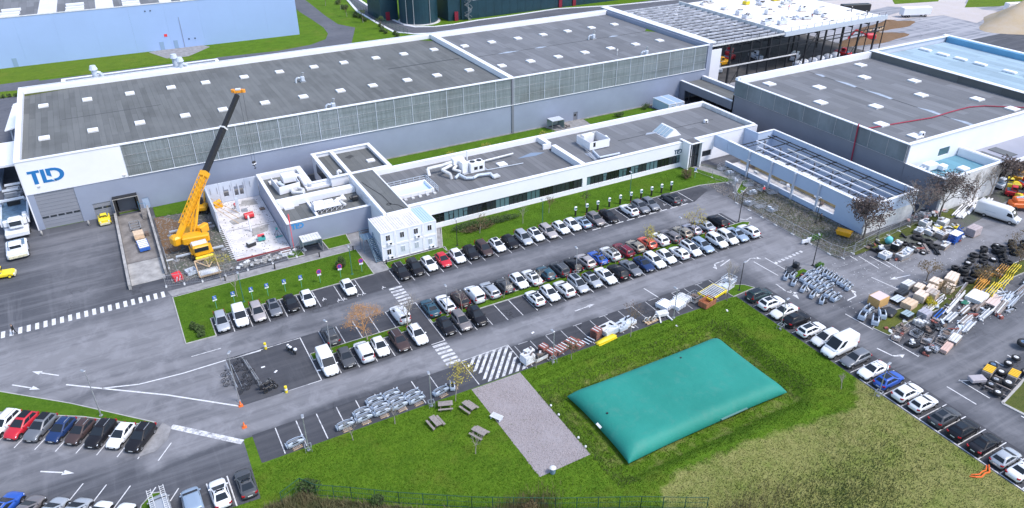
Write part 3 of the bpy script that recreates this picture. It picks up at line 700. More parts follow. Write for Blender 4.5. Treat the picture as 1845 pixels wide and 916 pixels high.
# ---- right-hand hall
bh = thing('east_hall', 'grey roofed hall at right with glazed band and a red hose across its roof', 'factory', (127, 77.5, 0))
w_ = MB(); wallX(w_, 77.5, 123, 0, 6.85, 127, 127.4); wallX(w_, 77.7, 123, 6.85, 10.35, 127.12, 127.4)
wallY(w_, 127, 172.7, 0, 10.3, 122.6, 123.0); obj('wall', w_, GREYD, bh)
obj('front_wall', wallY(MB(), 127.42, 250, 0, 10.4, 77.5, 77.9, [(136.9, 140.2, 6.0, 7.6)]), WHITE, bh)
obj('front_window', MB().box(136.9, 77.65, 6.0, 140.2, 77.72, 7.6), GLASST, bh)
for i in range(11):
    a = 77.75+4.1*i; obj('glazing_panel', MB().box(126.95, a+.05, 6.95, 127.11, min(a+4.05, 122.9), 10.3), POLYD, bh)
    obj('mullion', MB().box(126.9, a-.04, 6.95, 126.97, a+.045, 10.3), STEEL, bh)
obj('sill_flashing', MB().box(126.8, 77.4, 6.86, 127.0, 122.9, 6.94), STEEL, bh)
c_ = MB(); c_.box(126.85, 77.35, 10.36, 127.5, 123.1, 10.5); c_.box(127.5, 77.3, 10.42, 250, 78.1, 10.55); c_.box(127.5, 122.3, 10.36, 172.7, 123.1, 11.0); c_.box(127.0, 122.2, 10.36, 127.5, 123.1, 10.9)
obj('flashing', c_, CAPW, bh)
obj('parapet_lining', MB().box(127.6, 122.0, 9.5, 172.6, 122.28, 10.99), WHITE, bh)
rb = obj('roof', MB().box(127.5, 78.1, 9.2, 172.4, 122.2, 9.55), ROOF2, bh)
obj('dark_upstand', MB().box(172.4, 78.1, 9.2, 173.4, 122.4, 11.2), ROOF1, bh); obj('upstand_flashing', MB().box(172.3, 78.1, 11.203, 173.8, 122.9, 11.3), CAPW, bh)
for x, y in ((164.3, 118.6), (156.6, 111.3), (164.4, 103.7), (141.3, 111.2), (156.6, 96.3), (164.8, 88.6), (133.3, 103.7), (141.5, 96.2), (133.4, 88.5), (165.2, 81.1), (133.5, 81.0), (133.3, 118.6), (149, 118.6), (149, 103.7), (149, 88.6)):
    if (x, y) not in ((149, 118.6), (149, 103.7), (149, 88.6)): skylight(rb, x, y, 9.55, 2.2, 2.2, 'sk2')
obj('valley_seam', MB().box(148.9, 79, 9.55, 149.2, 121.8, 9.562), SEAM, rb)
for a, b in ((116.5, 119.5), (107.5, 113.5), (98, 105.5), (86, 92), (78.2, 84.5)): puddle(rb, [(148.6, a), (149.0, b), (150.0, (a+b)/2), (149.6, a)], 9.57, WET)
# pale blue membrane roof beyond
_w = MB(); wallY(_w, 173.4, 204.2, 0, 10.8, 122.6, 123.2); wallX(_w, 78, 124, 0, 10.9, 204.2, 204.8); obj('far_wall', _w, PALEB, bh)
obj('far_flashing', MB().box(173.85, 122.3, 10.95, 204.2, 123.3, 11.1).box(204.0, 78, 11.0, 205.2, 124.2, 11.15), CAPW, bh)
rb2 = obj('blue_roof', MB().box(173.45, 78.1, 9.2, 204.1, 122.3, 9.6), ROOFB, bh)
obj('blue_upstand', MB().box(203.2, 78.1, 9.6, 203.99, 122.3, 11.0), mat('blue_upstand', (.12, .32, .50), .5, var=.1, vscale=.3), bh)
for y in (119.4, 114.4, 109.5, 104.3, 96.9, 91.5, 86): obj('skylight', MB().cbox(190.4, y, 9.85, 1.3, 3.2, .5, bev=.12), WHITE, rb2)
# red hose over the roof and down the wall
hz = [at(x, y, 9.72) for x, y in ((1545, 232), (1567, 231), (1620, 222), (1680, 212), (1716, 201), (1747, 193), (1775, 191), (1845, 194), (1900, 198))]
h_ = MB().path([(x, y, 9.72) for x, y in hz], .13, 5); h_.path([(hz[0][0], hz[0][1], 9.72), (127.3, hz[0][1], 10.62), (126.75, hz[0][1]-.3, 10.6), (126.7, hz[0][1]-.8, .2)], .14, 5)
tag(obj('red_hose', h_, mat('hose_red', (.30, .02, .05), .6)), 'long dark red hose lying over the east hall roof and hanging down its wall', 'hose')
# annexe in front of it with the turquoise roof
an = thing('east_annexe', 'low white annexe with turquoise roof in front of the right-hand hall', 'building', (135, 73, 0))
w_ = MB(); wallY(w_, 127.05, 144.0, 0, 6.7, 68.9, 69.3); wallX(w_, 69.3, 77.4, 0, 6.7, 143.6, 144.0); obj('wall', w_, CREAM, an)
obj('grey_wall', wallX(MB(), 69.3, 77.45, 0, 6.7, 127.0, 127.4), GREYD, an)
c_ = MB(); c_.box(126.9, 68.8, 6.703, 144.1, 69.45, 6.82); c_.box(143.4, 69.45, 6.703, 144.15, 77.4, 6.82); c_.box(126.9, 69.45, 6.703, 127.55, 77.4, 6.8); obj('flashing', c_, CAPW, an)
obj('parapet_lining', MB().box(143.2, 69.35, 5.1, 143.58, 77.4, 6.69), WHITE, an)
ra = obj('roof', MB().box(127.45, 69.35, 4.8, 143.2, 77.45, 5.1), ROOFT, an); obj('skylight', MB().cbox(137.6, 72.4, 5.35, 2.0, 1.6, .5, bev=.1), WHITE, ra)
# lean-to canopy further right
lc = thing('east_canopy', 'low grey flat roofed canopy with dark slatted front beyond the turquoise roof', 'canopy', (160, 73, 0))
obj('roof', MB().box(144.3, 70.8, 4.4, 250, 77.4, 4.8), mat('canopy_roof', (.28, .29, .35), .5, var=.05, vscale=.3), lc); obj('fascia', MB().box(144.3, 70.4, 4.2, 250, 70.79, 4.9), WHITE, lc)
for x in np.arange(146, 215, 1.3): inst('slat', 'cslat', lambda: MB().cbox(0, 0, 2.1, .5, .15, 4.2), lc, (float(x), 71.2, 0), BLACKP)
for x in (147.5, 152): obj('roof_window', MB().box(x, 72, 4.81, x+2.6, 76.5, 4.9), GLASS, lc)

# ---- link building between the two halls
lk = thing('link_building', 'dark grey flat roofed link between the big hall and the east hall', 'building', (131, 132, 0))
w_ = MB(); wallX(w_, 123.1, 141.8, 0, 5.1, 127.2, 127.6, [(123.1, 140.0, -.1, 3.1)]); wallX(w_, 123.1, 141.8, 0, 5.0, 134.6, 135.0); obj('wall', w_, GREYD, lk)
obj('roof', MB().box(127.6, 123.1, 4.1, 134.6, 141.9, 4.35), ROOF1, lk); obj('parapet_lining', MB().box(134.3, 123.1, 4.35, 134.59, 141.8, 5.2), PALEB, lk)
obj('flashing', MB().box(127.1, 123.1, 5.103, 127.75, 141.8, 5.2).box(134.25, 123.1, 5.203, 135.1, 141.8, 5.3), CAPW, lk)
for y in (128, 133, 138): obj('post', MB().box(127.25, y, 0, 127.5, y+.25, 3.1), DARK, lk)

# ---- offices
of = thing('office_building', 'long low white office building with ribbon windows and grey roof', 'building', (78, 117, 0))
H_ = 5.4; w_ = MB()
wallY(w_, 41.9, 100.0, 0, H_, 108.4, 108.75, [(42.2, 75.3, .95, 2.85), (76.3, 99.6, .95, 2.85)])
wallY(w_, 34.6, 41.9, 0, H_, 108.4, 108.75)
wallY(w_, 103.0, 120.5, 0, H_, 108.4, 108.75, [(103.3, 108.0, .95, 2.3)])
wallY(w_, 34.6, 120.5, 0, H_, 125.65, 126.0); wallX(w_, 108.75, 125.65, 0, H_, 120.15, 120.5); wallX(w_, 108.75, 125.65, 0, H_, 34.6, 34.95)
wallX(w_, 106.2, 108.4, 0, 5.85, 99.65, 100.0); wallX(w_, 106.2, 108.4, 0, 5.6, 103.0, 103.3)
obj('wall', w_, WHITE, of)
c_ = MB(); c_.box(34.5, 108.3, H_+.003, 99.6, 109.2, H_+.1); c_.box(34.5, 125.3, H_+.003, 120.6, 126.15, H_+.1); c_.box(119.9, 109.2, H_+.003, 120.6, 125.3, H_+.1); c_.box(34.5, 109.2, H_+.003, 35.2, 125.3, H_+.1); c_.box(103.3, 108.3, H_+.003, 119.9, 109.2, H_+.1)
c_.box(99.55, 106.1, 5.853, 100.1, 109.3, 5.95); c_.box(100.1, 106.1, 5.6, 103.4, 106.5, 5.7)
obj('flashing', c_, CAPW, of)
obj('entrance_roof', MB().box(100.0, 106.5, 5.3, 103.0, 109.2, 5.45), ROOFO, of)
ro = obj('roof', MB().box(34.95, 108.76, 4.2, 75.0, 125.6, 4.5), ROOFO, of); ro2 = obj('roof', MB().box(76.0, 108.76, 4.2, 120.1, 125.6, 4.55), ROOF2, of)
obj('parapet_lining', MB().box(35, 125.3, 4.5, 119.85, 125.62, H_), WHITE, of); obj('stained_lining', MB().box(119.85, 109.2, 4.5, 120.14, 125.3, H_), CREAM, of)
obj('partition', MB().box(75.0, 108.8, 4.2, 76.0, 119.6, 5.75).box(75.0, 121.3, 4.2, 76.0, 125.6, 5.55).box(73.9, 120.9, 4.5, 75.0, 121.3, 5.55), WHITE, of)
obj('link_roof', MB().box(35.2, 107.6, 5.2, 39.2, 125.9, 5.62), ROOF1, of)
obj('link_flashing', MB().box(34.6, 107.5, 5.2, 35.17, 126.0, 5.75).box(39.23, 107.5, 5.2, 39.45, 126.0, 5.7).box(35.2, 107.3, 5.2, 39.2, 107.57, 5.75), CAPW, of)
obj('valley_seam', MB().box(90, 117.3, 4.55, 116, 117.5, 4.562), SEAM, ro2); puddle(ro, [(67, 119.5), (71, 119.0), (73.5, 119.6), (71, 120.8)], 4.52, mat('roof_water', (.20, .25, .33), .15))
puddle(ro2, [(97, 117.2), (100, 116.9), (100.5, 117.6), (98, 118)], 4.57, WET); puddle(ro2, [(80, 111.5), (82, 111.6), (81.5, 115), (80, 115)], 4.57, WET)
skylight(ro, 62.9, 118.3, 4.5, 1.8, 1.6, 'sk3')
# ribbon windows pane by pane
rnd = random.Random(3)
gmats = [GLASS, GLASS, GLASST, mat('blind_glass', (.10, .17, .19), .25), mat('black_glass', (.01, .012, .016), .1, spec=.8)]
for x0, x1 in ((42.25, 75.25), (76.35, 99.55)):
    n = round((x1-x0)/.95); st = (x1-x0)/n; run = 0; gm_ = gmats[0]
    for i in range(n):
        if run <= 0: gm_ = rnd.choice(gmats); run = rnd.choice([1, 1, 2, 3])
        run -= 1; o = inst('pane', ('pane', st, gm_.name), lambda: MB().cbox(0, 0, 0, st-.07, .05, 1.86), of, (x0+st*(i+.5), 108.62, 1.9), gm_)
        if i: inst('glazing_bar', ('gb', st), lambda: MB().cbox(0, 0, 0, .07, .1, 1.88), of, (x0+st*i, 108.58, 1.9), BLACKP)
        if rnd.random() < .3: inst('opening_frame', 'opf', lambda: MB().box(-.4, 0, -.45, .4, .03, -.39).box(-.4, 0, .4, .4, .03, .46).box(-.4, 0, -.39, -.34, .03, .4).box(.34, 0, -.39, .4, .03, .4), of, (x0+st*(i+.5), 108.55, 1.6), DARK)
for i in range(5): obj('pane', MB().box(103.32+.94*i, 108.6, .96, 104.2+.94*i, 108.65, 2.29), GLASS, of)
ed = obj('entrance_glazing', MB().box(100.0, 107.0, 0, 103.0, 107.1, 5.2), GLASS, of)
for x in (100.05, 101.0, 101.9, 102.85): obj('frame_post', MB().box(x, 106.9, 0, x+.1, 107.0, 5.2), DARK if x != 101.0 else WHITE, ed)
obj('frame_rail', MB().box(100.0, 106.88, 2.5, 103.0, 106.99, 2.65), DARK, ed)
sg2 = thing('office_letters', 'small dark TLD letters above the ribbon windows near the office entrance', 'sign', (98.5, 108.35, 3)); logo(sg2, 97.7, 108.4, 3.15, 2.1, .95, mat('dark_letter', (.02, .06, .12), .5), .05)
# sunken patio in the office roof with its railing
pt = obj('patio_wall', MB().box(39.9, 113.7, 4.5, 46.6, 113.9, 5.15).box(39.9, 117.9, 4.5, 46.6, 118.1, 5.15).box(46.4, 113.9, 4.5, 46.6, 117.9, 5.15).box(39.9, 113.9, 4.5, 40.1, 117.9, 5.15), WHITE, ro)
obj('patio_floor', MB().box(40.1, 113.9, 4.5, 46.4, 117.9, 4.53), mat('patio_blue', (.55, .72, .86), .5), ro)
rl = MB()
for x in np.arange(39.6, 47.3, 1.27): rl.bar((x, 118.9, 4.5), (x, 118.9, 5.6), .07)
for z in (4.75, 5.15, 5.6): rl.bar((39.5, 118.9, z), (47.2, 118.9, z), .06); rl.bar((47.2, 118.9, z), (47.2, 113.4, z), .06)
for y in np.arange(113.4, 118.9, .9): rl.bar((47.2, y, 4.5), (47.2, y, 5.6), .07); rl.bar((46.7, y+.4, 4.55), (47.2, y, 5.5), .05)
obj('railing', rl, GREYP, ro)
for x in (40.7, 42.1, 43.5, 44.9, 46.3): inst('ballast_block', 'bb', lambda: MB().cbox(0, 0, .12, .5, .4, .24).bar((0, .2, .15), (0, .8, .5), .05), ro, (x, 112.9, 4.5), CREAM)
sk = obj('roof_lantern', MB().loft([[(99.6, 113.5, 4.56), (103.7, 113.5, 4.56), (103.7, 118.1, 4.56), (99.6, 118.1, 4.56)], [(101.9, 113.7, 6.1), (102.1, 113.7, 6.1), (102.1, 118.0, 6.1), (101.9, 118.0, 6.1)]], 0, True, True), WHITE, ro2)
for i in range(4):
    y = 113.75+1.08*i
    q = MB(); q.quad((99.78, y, 4.75), (99.78, y+.93, 4.75), (101.66, y+.93, 6.0), (101.66, y, 6.0)); q.v = [(a-.04, b, c+.04) for a, b, c in q.v]; obj('pane', q, mat('lantern_glass', (.35, .45, .52), .15), sk)

# ---- reception wing with the letters on its grey wall
wg = thing('west_wing', 'low grey and white wing with roof plant and small blue letters beside the building site', 'building', (27, 124, 0))
w_ = MB(); wallY(w_, 20, 34.6, 0, 4.4, 114.2, 114.55); wallX(w_, 114.55, 136.6, 0, 4.4, 20.0, 20.35, [(116.5, 117.4, .9, 3.0), (118.3, 119.0, .9, 3.0)])
obj('grey_wall', w_, GREYW, wg)
for a, b in ((116.5, 117.4), (118.3, 119.0)): obj('window', MB().box(20.1, a, .9, 20.15, b, 3.0), PALEB, wg)
w_ = MB(); wallY(w_, 20.0, 28.0, 0, 4.5, 136.6, 136.95); wallX(w_, 128.2, 136.6, 0, 4.5, 27.65, 28.0); wallY(w_, 28.0, 31.7, 0, 4.5, 128.0, 128.35)
obj('white_wall', w_, WHITE, wg)
c_ = MB(); c_.box(19.9, 114.1, 4.403, 34.6, 114.7, 4.5); c_.box(19.9, 114.7, 4.403, 20.5, 136.3, 4.5); c_.box(19.9, 136.3, 4.503, 28.3, 137.0, 4.6); c_.box(27.5, 128.6, 4.503, 28.3, 136.3, 4.6); c_.box(27.5, 127.9, 4.503, 31.4, 128.6, 4.6); c_.box(20.5, 122.4, 3.6, 34.5, 124.1, 4.62)
obj('flashing', c_, CAPW, wg)
obj('parapet_lining', MB().box(20.4, 136.2, 3.5, 27.4, 136.59, 4.5).box(27.3, 128.4, 3.5, 27.64, 136.2, 4.5), WHITE, wg)
r1 = obj('roof', MB().box(20.36, 114.6, 3.2, 34.58, 122.39, 3.5), ROOF1, wg); r2 = obj('roof', MB().box(20.36, 124.12, 3.2, 27.6, 136.55, 3.5).box(27.6, 124.12, 3.2, 34.6, 127.95, 3.49), ROOF1, wg)
obj('duct_run', MB().box(26.9, 128.2, 3.5, 27.3, 135, 3.95).box(26.9, 127.4, 3.5, 33, 127.9, 3.95).box(25.4, 114.7, 3.5, 25.8, 122.3, 3.95), WHITE, wg)
obj('white_plate', MB().box(20.6, 122.1, 3.5, 24, 123.9, 4.7).box(21.3, 121.4, 3.5, 23, 122.0, 3.9), WHITE, wg)
for x in (23.5, 27, 30.5, 33): obj('roof_pad', MB().box(x, 114.8, 3.5, x+1.6, 115.5, 3.7), CAPW, wg)
skylight(r1, 31.3, 120.8, 3.5, 1.6, 1.1, 'sk4'); skylight(r2, 22.3, 134, 3.5, 1.6, 1.1, 'sk4')
sg3 = thing('wing_letters', 'small blue TLD letters at the corner of the grey wing', 'sign', (21.5, 114.15, 3)); logo(sg3, 20.6, 114.2, 3.25, 2.1, .95, mat('letter_blue', (.03, .24, .55), .5), .05)
# higher block behind
hb = thing('north_block', 'flat roofed white block between the hall and the offices with two dark roof fields', 'building', (37, 133, 0))
boxbldg(hb, 31.5, 43.3, 126.9, 139.8, 5.25, 4.5, WHITE, CAPW, ROOF1, cap=.75)
obj('partition', MB().box(35.0, 127.3, 4.5, 35.7, 139.4, 5.3), WHITE, hb); skylight(hb, 41.2, 132.6, 4.5, 1.5, 1.1, 'sk5')
obj('strip_window', MB().box(31.42, 129, 2.4, 31.5, 137, 4.2), GLASS, hb)
obj('stain', MB().prism([(37.2, 136.8), (38.6, 137.6), (39.2, 136.6), (38, 135.8)], 0, 4.512, top_only=True), SEAM, hb)

# ---- long shell under construction (no roof yet)
sh = thing('roofless_shell', 'long roofless pale blue building shell with open roof trusses', 'building', (114.5, 87, 0))
w_ = MB(); wallX(w_, 70.3, 104.3, 2.9, 5.5, 108.3, 108.55); wallX(w_, 70.3, 104.3, 0, 1.0, 108.3, 108.55); wallX(w_, 70.3, 76.5, 1.0, 2.9, 108.31, 108.54)
wallY(w_, 108.3, 121.3, 3.1, 5.5, 70.05, 70.3); wallX(w_, 70.3, 104.3, 0, 5.5, 121.05, 121.3)
wallY(w_, 116.7, 121.3, 0, 5.5, 104.3, 104.55); wallX(w_, 104.55, 108.3, 0, 5.5, 116.7, 116.95); wallX(w_, 104.4, 108.3, 2.9, 5.5, 108.31, 108.5)
obj('wall', w_, mat('shell_panel', (.46, .55, .70), .6, var=.05, vscale=.2), sh)
obj('end_wall', wallY(MB(), 108.3, 121.3, 0, 3.1, 70.06, 70.29), CREAM, sh)
c_ = MB(); c_.box(108.15, 69.95, 5.503, 108.75, 104.3, 5.6); c_.box(108.75, 69.95, 5.503, 121.4, 70.5, 5.6); c_.box(120.95, 70.5, 5.503, 121.45, 104.6, 5.6); c_.box(116.6, 104.2, 5.503, 120.95, 104.7, 5.6); obj('flashing', c_, CAPW, sh)
obj('window_sill', MB().box(108.2, 76.5, 1.003, 108.6, 104.3, 1.08), CAPW, sh)
for y in (80.4, 86.2, 92, 98): inst('column', 'shcol', lambda: MB().cbox(0, 0, 2.75, .35, .35, 5.5), sh, (108.1, y, 0), PALEB)
obj('floor', MB().box(108.6, 70.4, .05, 120.9, 104.2, .1), CONC_L, sh); obj('dirt_floor', MB().box(113, 76, .101, 117, 103, .12), MATS['tired_grass'], sh); [obj('white_board', MB().cbox(111.2+(k%4)*.9, 73+k*2.1, .3+(k%3)*.2, 1.2, .5, .25, k*.9), [CREAM, WOODD, WHITE][k%3], sh) for k in range(14)]; obj('inner_ply_wall', MB().box(112.3, 76, .1, 112.5, 104, 1.7), mat('plywood', (.45, .33, .16), .8, var=.15, vscale=.6), sh)
for x in (110.2, 112.4, 114.6, 116.8): obj('purlin', MB().box(x, 70.6, 4.7, x+.2, 104.0-(x*7 % 9), 4.92), WHITE if x < 116 else CREAM, sh)
for x in (119.2, 120.4): obj('dark_purlin', MB().box(x, 70.6, 4.5, x+.12, 104.0, 4.65), DARK, sh)
for i in range(9):
    y = 72+i*3.9; b = MB().bar((108.6, y, 4.45), (121, y, 4.45), .16); b.bar((111.2, y, 3.7), (117.5, y, 3.7), .1)
    for k in range(5): b.bar((110.4+k*1.7, y, 4.4), (111.3+k*1.7, y, 3.7), .07)
    obj('roof_truss', b, DARK, sh)
for i in range(8): obj('inner_column', MB().cbox(117.4, 72+i*4.4, 2.2, .25, .25, 4.2), GREYD, sh)
for i, (x, y) in enumerate(((111.2, 90), (111.2, 93), (111.3, 87), (111, 96), (111.2, 84.6))): obj('ceiling_rack', MB().cbox(x, y, 4.3, 1.6, 2.2, .1).cbox(x, y, 4.37, .2, 2.2, .06), CREAM, sh)
for x, y in ((115.5, 73), (118.2, 73.4)): obj('dark_hatch', MB().box(x, y, .12, x+1.2, y+1.6, 2.0), WOODD, sh)

# ---- new steel hall going up beyond, with its white deck
ns = thing('steel_hall', 'half built hall of dark steel posts with open purlins and a white deck', 'building frame', (170, 165, 0))
FYp = 145.3
pr = MB()
for k, y in enumerate(np.arange(147.5, 190, 2.6)): obj('purlin', MB().box(137.4, y, 11.0, 166.0, y+.55, 11.45), mat('zinc_purlin', (.40, .41, .45), .5, var=.4, vscale=.4), ns)
for x in (145, 152.5, 160): obj('rafter', MB().box(x, 146, 10.3, x+.35, 190, 10.85), DARK, ns)
rnd = random.Random(5)
for k in range(26): x, y = rnd.uniform(139, 164), rnd.uniform(148, 188); obj('deck_sheet', MB().cbox(x, y, 11.5, rnd.uniform(.5, 1.8), .5, .08, rnd.uniform(-.4, .4)), CREAM, ns)
obj('deck', MB().box(166.2, 145.6, 10.9, 208, 189, 11.35), mat('white_deck', (.78, .76, .76), .6, var=.05, vscale=.3), ns)
obj('deck_edge', MB().box(166.0, 145.0, 10.6, 208.2, 145.55, 11.9), GREYP, ns); obj('edge_upstand', MB().box(165.8, 145.6, 10.8, 166.19, 190, 12.1), CREAM, ns)
obj('front_rail', MB().box(138, 145.15, 11.2, 166, 145.45, 11.6), CREAM, ns); obj('front_rail', MB().box(137.5, 145.15, 4.9, 172, 145.4, 5.2), CREAM, ns); obj('front_rail', MB().box(172, 145.15, 7.4, 208, 145.35, 7.6), DARK, ns); obj('front_rail', MB().box(146, 145.15, 8.4, 208, 145.35, 8.6), DARK, ns)
for i, x in enumerate(np.arange(143.2, 209, 3.62)): obj('post', MB().cbox(float(x), 145.5, 5.6, .42 if i % 2 else .22, .42 if i % 2 else .22, 11.2), DARK, ns)
for x in np.arange(144, 209, 10.8):
    for y in (160, 175, 189): obj('inner_post', MB().cbox(float(x), y, 5.4, .35, .35, 10.8), DARK, ns)
obj('rail_posts', (lambda m_: [m_.bar((x, 145.05, 11.9), (x, 145.05, 12.9), .08) for x in np.arange(138, 208.5, 3.0)] and m_)(MB()), DARK, ns)
obj('handrail', MB().bar((166, 145.05, 12.9), (208, 145.05, 12.9), .08), STEEL, ns)
[obj('brace', MB().bar((x, 145.4, 0), (x+7.2, 145.4, 10.8), .12), DARK, ns) for x in (148, 172.5, 194)]; [obj('floor_beam', MB().box(138, y, z, 208, y+.25, z+.3), DARK, ns) for y, z in ((160, 8.8), (160, 5.0), (175, 8.8), (175, 5.0), (152, 10.2))]; [obj('cross_beam', MB().box(x, 146, 9.6, x+.25, 189, 9.95), DARK, ns) for x in np.arange(144, 208, 7.2)]
obj('corner_panel', MB().box(136.95, 145.0, 0, 143.0, 145.3, 10.4), WHITE, ns)
obj('floor_slab', MB().box(138, 146, .02, 208, 189, .08), mat('dark_slab', (.085, .08, .078), .9, var=.4, vscale=.3), ns)

# ---- pale blue warehouse at the back left
wh = thing('blue_warehouse', 'very long pale blue warehouse with rooflights beyond the hall', 'warehouse', (-20, 257, 0))
A_ = (-80.0, 261.8); B_ = (60.0, 257.0); dx, dy = B_[0]-A_[0], B_[1]-A_[1]; Lw = math.hypot(dx, dy); ux, uy = dx/Lw, dy/Lw; nx_, ny_ = -uy, ux
def WQ(t, n, z): return (A_[0]+ux*t+nx_*n, A_[1]+uy*t+ny_*n, z)
def wbox(t0, t1, n0, n1, z0, z1, mb=None):
    mb = mb or MB(); mb.loft([[WQ(t0, n0, z0), WQ(t1, n0, z0), WQ(t1, n1, z0), WQ(t0, n1, z0)], [WQ(t0, n0, z1), WQ(t1, n0, z1), WQ(t1, n1, z1), WQ(t0, n1, z1)]], 0, True, True); return mb
WH_ = 14.0
k = 0
for t in np.arange(0, Lw-.1, 10.0): obj('wall_panel', wbox(t+.012, min(t+10, Lw)-.0, 0, .3, 0, WH_), mat('sky_blue_cladding', (.34, .47, .73), .42, var=.04, vscale=.06), wh)
obj('end_wall', wbox(Lw-.3, Lw, .3, 60, 0, WH_), MATS['sky_blue_cladding'], wh); obj('eaves', wbox(0, Lw+.1, -.1, .5, WH_+.003, WH_+.2), CREAM, wh)
wr = obj('roof', wbox(0, Lw-.3, .5, 60, 12.8, 13.3), mat('warehouse_roof', (.62, .62, .65), .7, var=.06, vscale=.2), wh)
for a, b in ((54, 66), (71, 81.5), (86.5, 99.5), (103, 112)):
    obj('dark_bay', wbox(a, b, 1, 40, 13.3, 13.32), ROOF2, wr)
    for n_ in (3.2, 7.5, 12.5): obj('rooflight', wbox(a+2.5, a+7.5, n_, n_+1.3, 13.33, 13.9), WHITE, wr)
for t, n_ in ((112.5, 3), (118, 3), (125, 3)): obj('rooflight', wbox(t, t+4.6, n_, 12, 13.33, 14.0), WHITE, wr)
for t in (56.5, 96.6, 100.7): obj('door', wbox(t, t+1.2, -.08, -.01, 0, 2.6), mat('door_blue', (.25, .36, .50), .5), wh)
obj('red_notice', wbox(98.4, 99.3, -.06, -.01, 4.0, 4.8), mat('notice_red', (.8, .05, .05), .5), wh)
for t in (105.2, 107): obj('vent', wbox(t, t+.35, -.1, -.01, 2.4, 2.75), DARK, wh)
for t in (94.5, 96): obj('vent', wbox(t, t+.35, -.1, -.01, 12, 12.35), DARK, wh)
dp = obj('downpipe', wbox(103.6, 103.75, -.12, -.01, 0, 9.5), GREYW, wh)

# ---- dark blue-green tank and hall at the top
NAVY = mat('dark_petrol_steel', (.012, .045, .065), .45, var=.15, vscale=.4)
tk = thing('dark_storage_tank', 'tall round dark petrol storage tank at the top edge', 'tank', (102.5, 255, 0))
obj('shell', MB().cyl(102.5, 255, 0, 16, 6.8, n=40), NAVY, tk, smooth=False); obj('base_ring', MB().cyl(102.5, 254.8, 0, .25, 7.6, n=40), CONC_L, tk)
for a in (-2.6, -2.2, -1.35): obj('pipe', MB().cyl(102.5+7.0*math.cos(a), 255+7.0*math.sin(a), 0, 16, .14, n=6), STEEL, tk)
sb = thing('small_dark_building', 'dark building with red door left of the round tank', 'building', (93, 264, 0)); obj('wall', MB().box(90.5, 261, 0, 97, 275, 14), NAVY, sb); obj('red_door', MB().box(92.3, 260.9, 0, 93.8, 261, 3), mat('crimson_door', (.22, .01, .03), .5), sb)
db = thing('dark_hall', 'long dark petrol blue hall of vertical panels along the top edge', 'building', (150, 250, 0))
for i, x in enumerate(np.arange(116.5, 215, 3.3)): inst('wall_panel', 'dwp', lambda: MB().cbox(0, 0, 7, 3.24, .4, 14), db, (float(x)+1.65, 248.9, 0), NAVY)
obj('roof', MB().box(116.5, 249.2, 13.6, 215, 275, 14), ROOF1, db)
for x in (113.6, 157.5, 163.8): obj('red_door', MB().box(x, 248.3, 0, x+1.4, 248.65, 3.2), MATS['crimson_door'], db)
obj('corner_wall', MB().box(111.5, 249.2, 0, 116.4, 262, 14), NAVY, db)
obj('lettering_strip', MB().box(121, 248.6, 6.4, 127.5, 248.68, 6.8), GREYP, db)
st = thing('spiral_stair', 'pale spiral stair against the dark hall at the top', 'stair', (118.5, 247.5, 0)); q = MB()
obj('column', MB().cyl(118.5, 247.2, 0, 15, .12, n=6), STEEL, st)
for k in range(60): a = k*.42; q.bar((118.5, 247.2, .25*k), (118.5+1.3*math.cos(a), 247.2+1.3*math.sin(a), .25*k), .35, .06)
obj('treads', q, STEEL, st); q = MB(); pp = [(118.5+1.4*math.cos(k*.42), 247.2+1.4*math.sin(k*.42), .25*k+1) for k in range(60)]; q.path(pp, .05, 4); obj('handrail', q, STEEL, st)

# ---- site cabins
def cabin(label, x, y, z, L=6.0, W=2.42, H=2.58, group='stacked white site cabins', m_=None, blue=False, ac=False, blinds=False):
    t = thing('site_cabin', label, 'cabin', (x, y, z), 0, group); wm = m_ or mat('cabin_white', (.70, .73, .80), .5, var=.04, vscale=.8)
    obj('walls', MB().box(x+.06, y+.06, z+.12, x+W-.06, y+L-.06, z+H-.1), wm, t)
    f = MB()
    for a in (0, W-.16):
        for b in (0, L-.16): f.box(x+a, y+b, z+.003, x+a+.16, y+b+.16, z+H-.003)
    f.box(x+.16, y, z+.003, x+W-.16, y+.12, z+.16); f.box(x+.16, y, z+H-.16, x+W-.16, y+.12, z+H-.003); f.box(x, y+.16, z+H-.16, x+.12, y+L-.16, z+H-.003); f.box(x+W-.12, y+.16, z+H-.16, x+W, y+L-.16, z+H-.003)
    obj('corner_frame', f, WHITE, t)
    rr = MB(); rr.box(x+.13, y+.13, z+H-.1, x+W-.13, y+L-.13, z+H-.02, )
    for k in range(5): rr.box(x+.28+k*.42, y+.15, z+H-.019, x+.46+k*.42, y+L-.15, z+H+.05)
    obj('ribbed_roof', rr, mat('cabin_roof_blue', (.45, .58, .74), .4) if blue else mat('cabin_roof', (.66, .63, .66), .5, var=.12, vscale=1.2), t)
    wn = obj('window', MB().box(x+.82, y+.02, z+.95, x+1.6, y+.055, z+2.0), WHITE, t)
    for k in (0, 1): obj('pane', MB().box(x+.88+.36*k, y-.01, z+1.02, x+1.17+.36*k, y+.018, z+1.93), (mat('blind_pane', (.40, .45, .5), .4) if blinds else BLACKP), wn)
    if ac:
        a_ = obj('air_conditioner', MB().box(x+1.0, y-.28, z+.25, x+1.75, y-.02, z+.75), WHITE, t); obj('fan', MB().box(x+1.35, y-.3, z+.33, x+1.68, y-.281, z+.66), DARK, a_)
    return t
for f_ in (0, 1):
    for i in range(4):
        lab = f"white site cabin, {'upper' if f_ else 'ground'} floor, {ORD[i]} from the stair side"
        cabin(lab, 32.0+2.44*i, 102.0, .12+2.6*f_, blue=(i == 3), ac=(f_ == 1 and i in (0, 2)) or (f_ == 0 and i in (0, 3)), blinds=(f_ == 0 and i > 0))
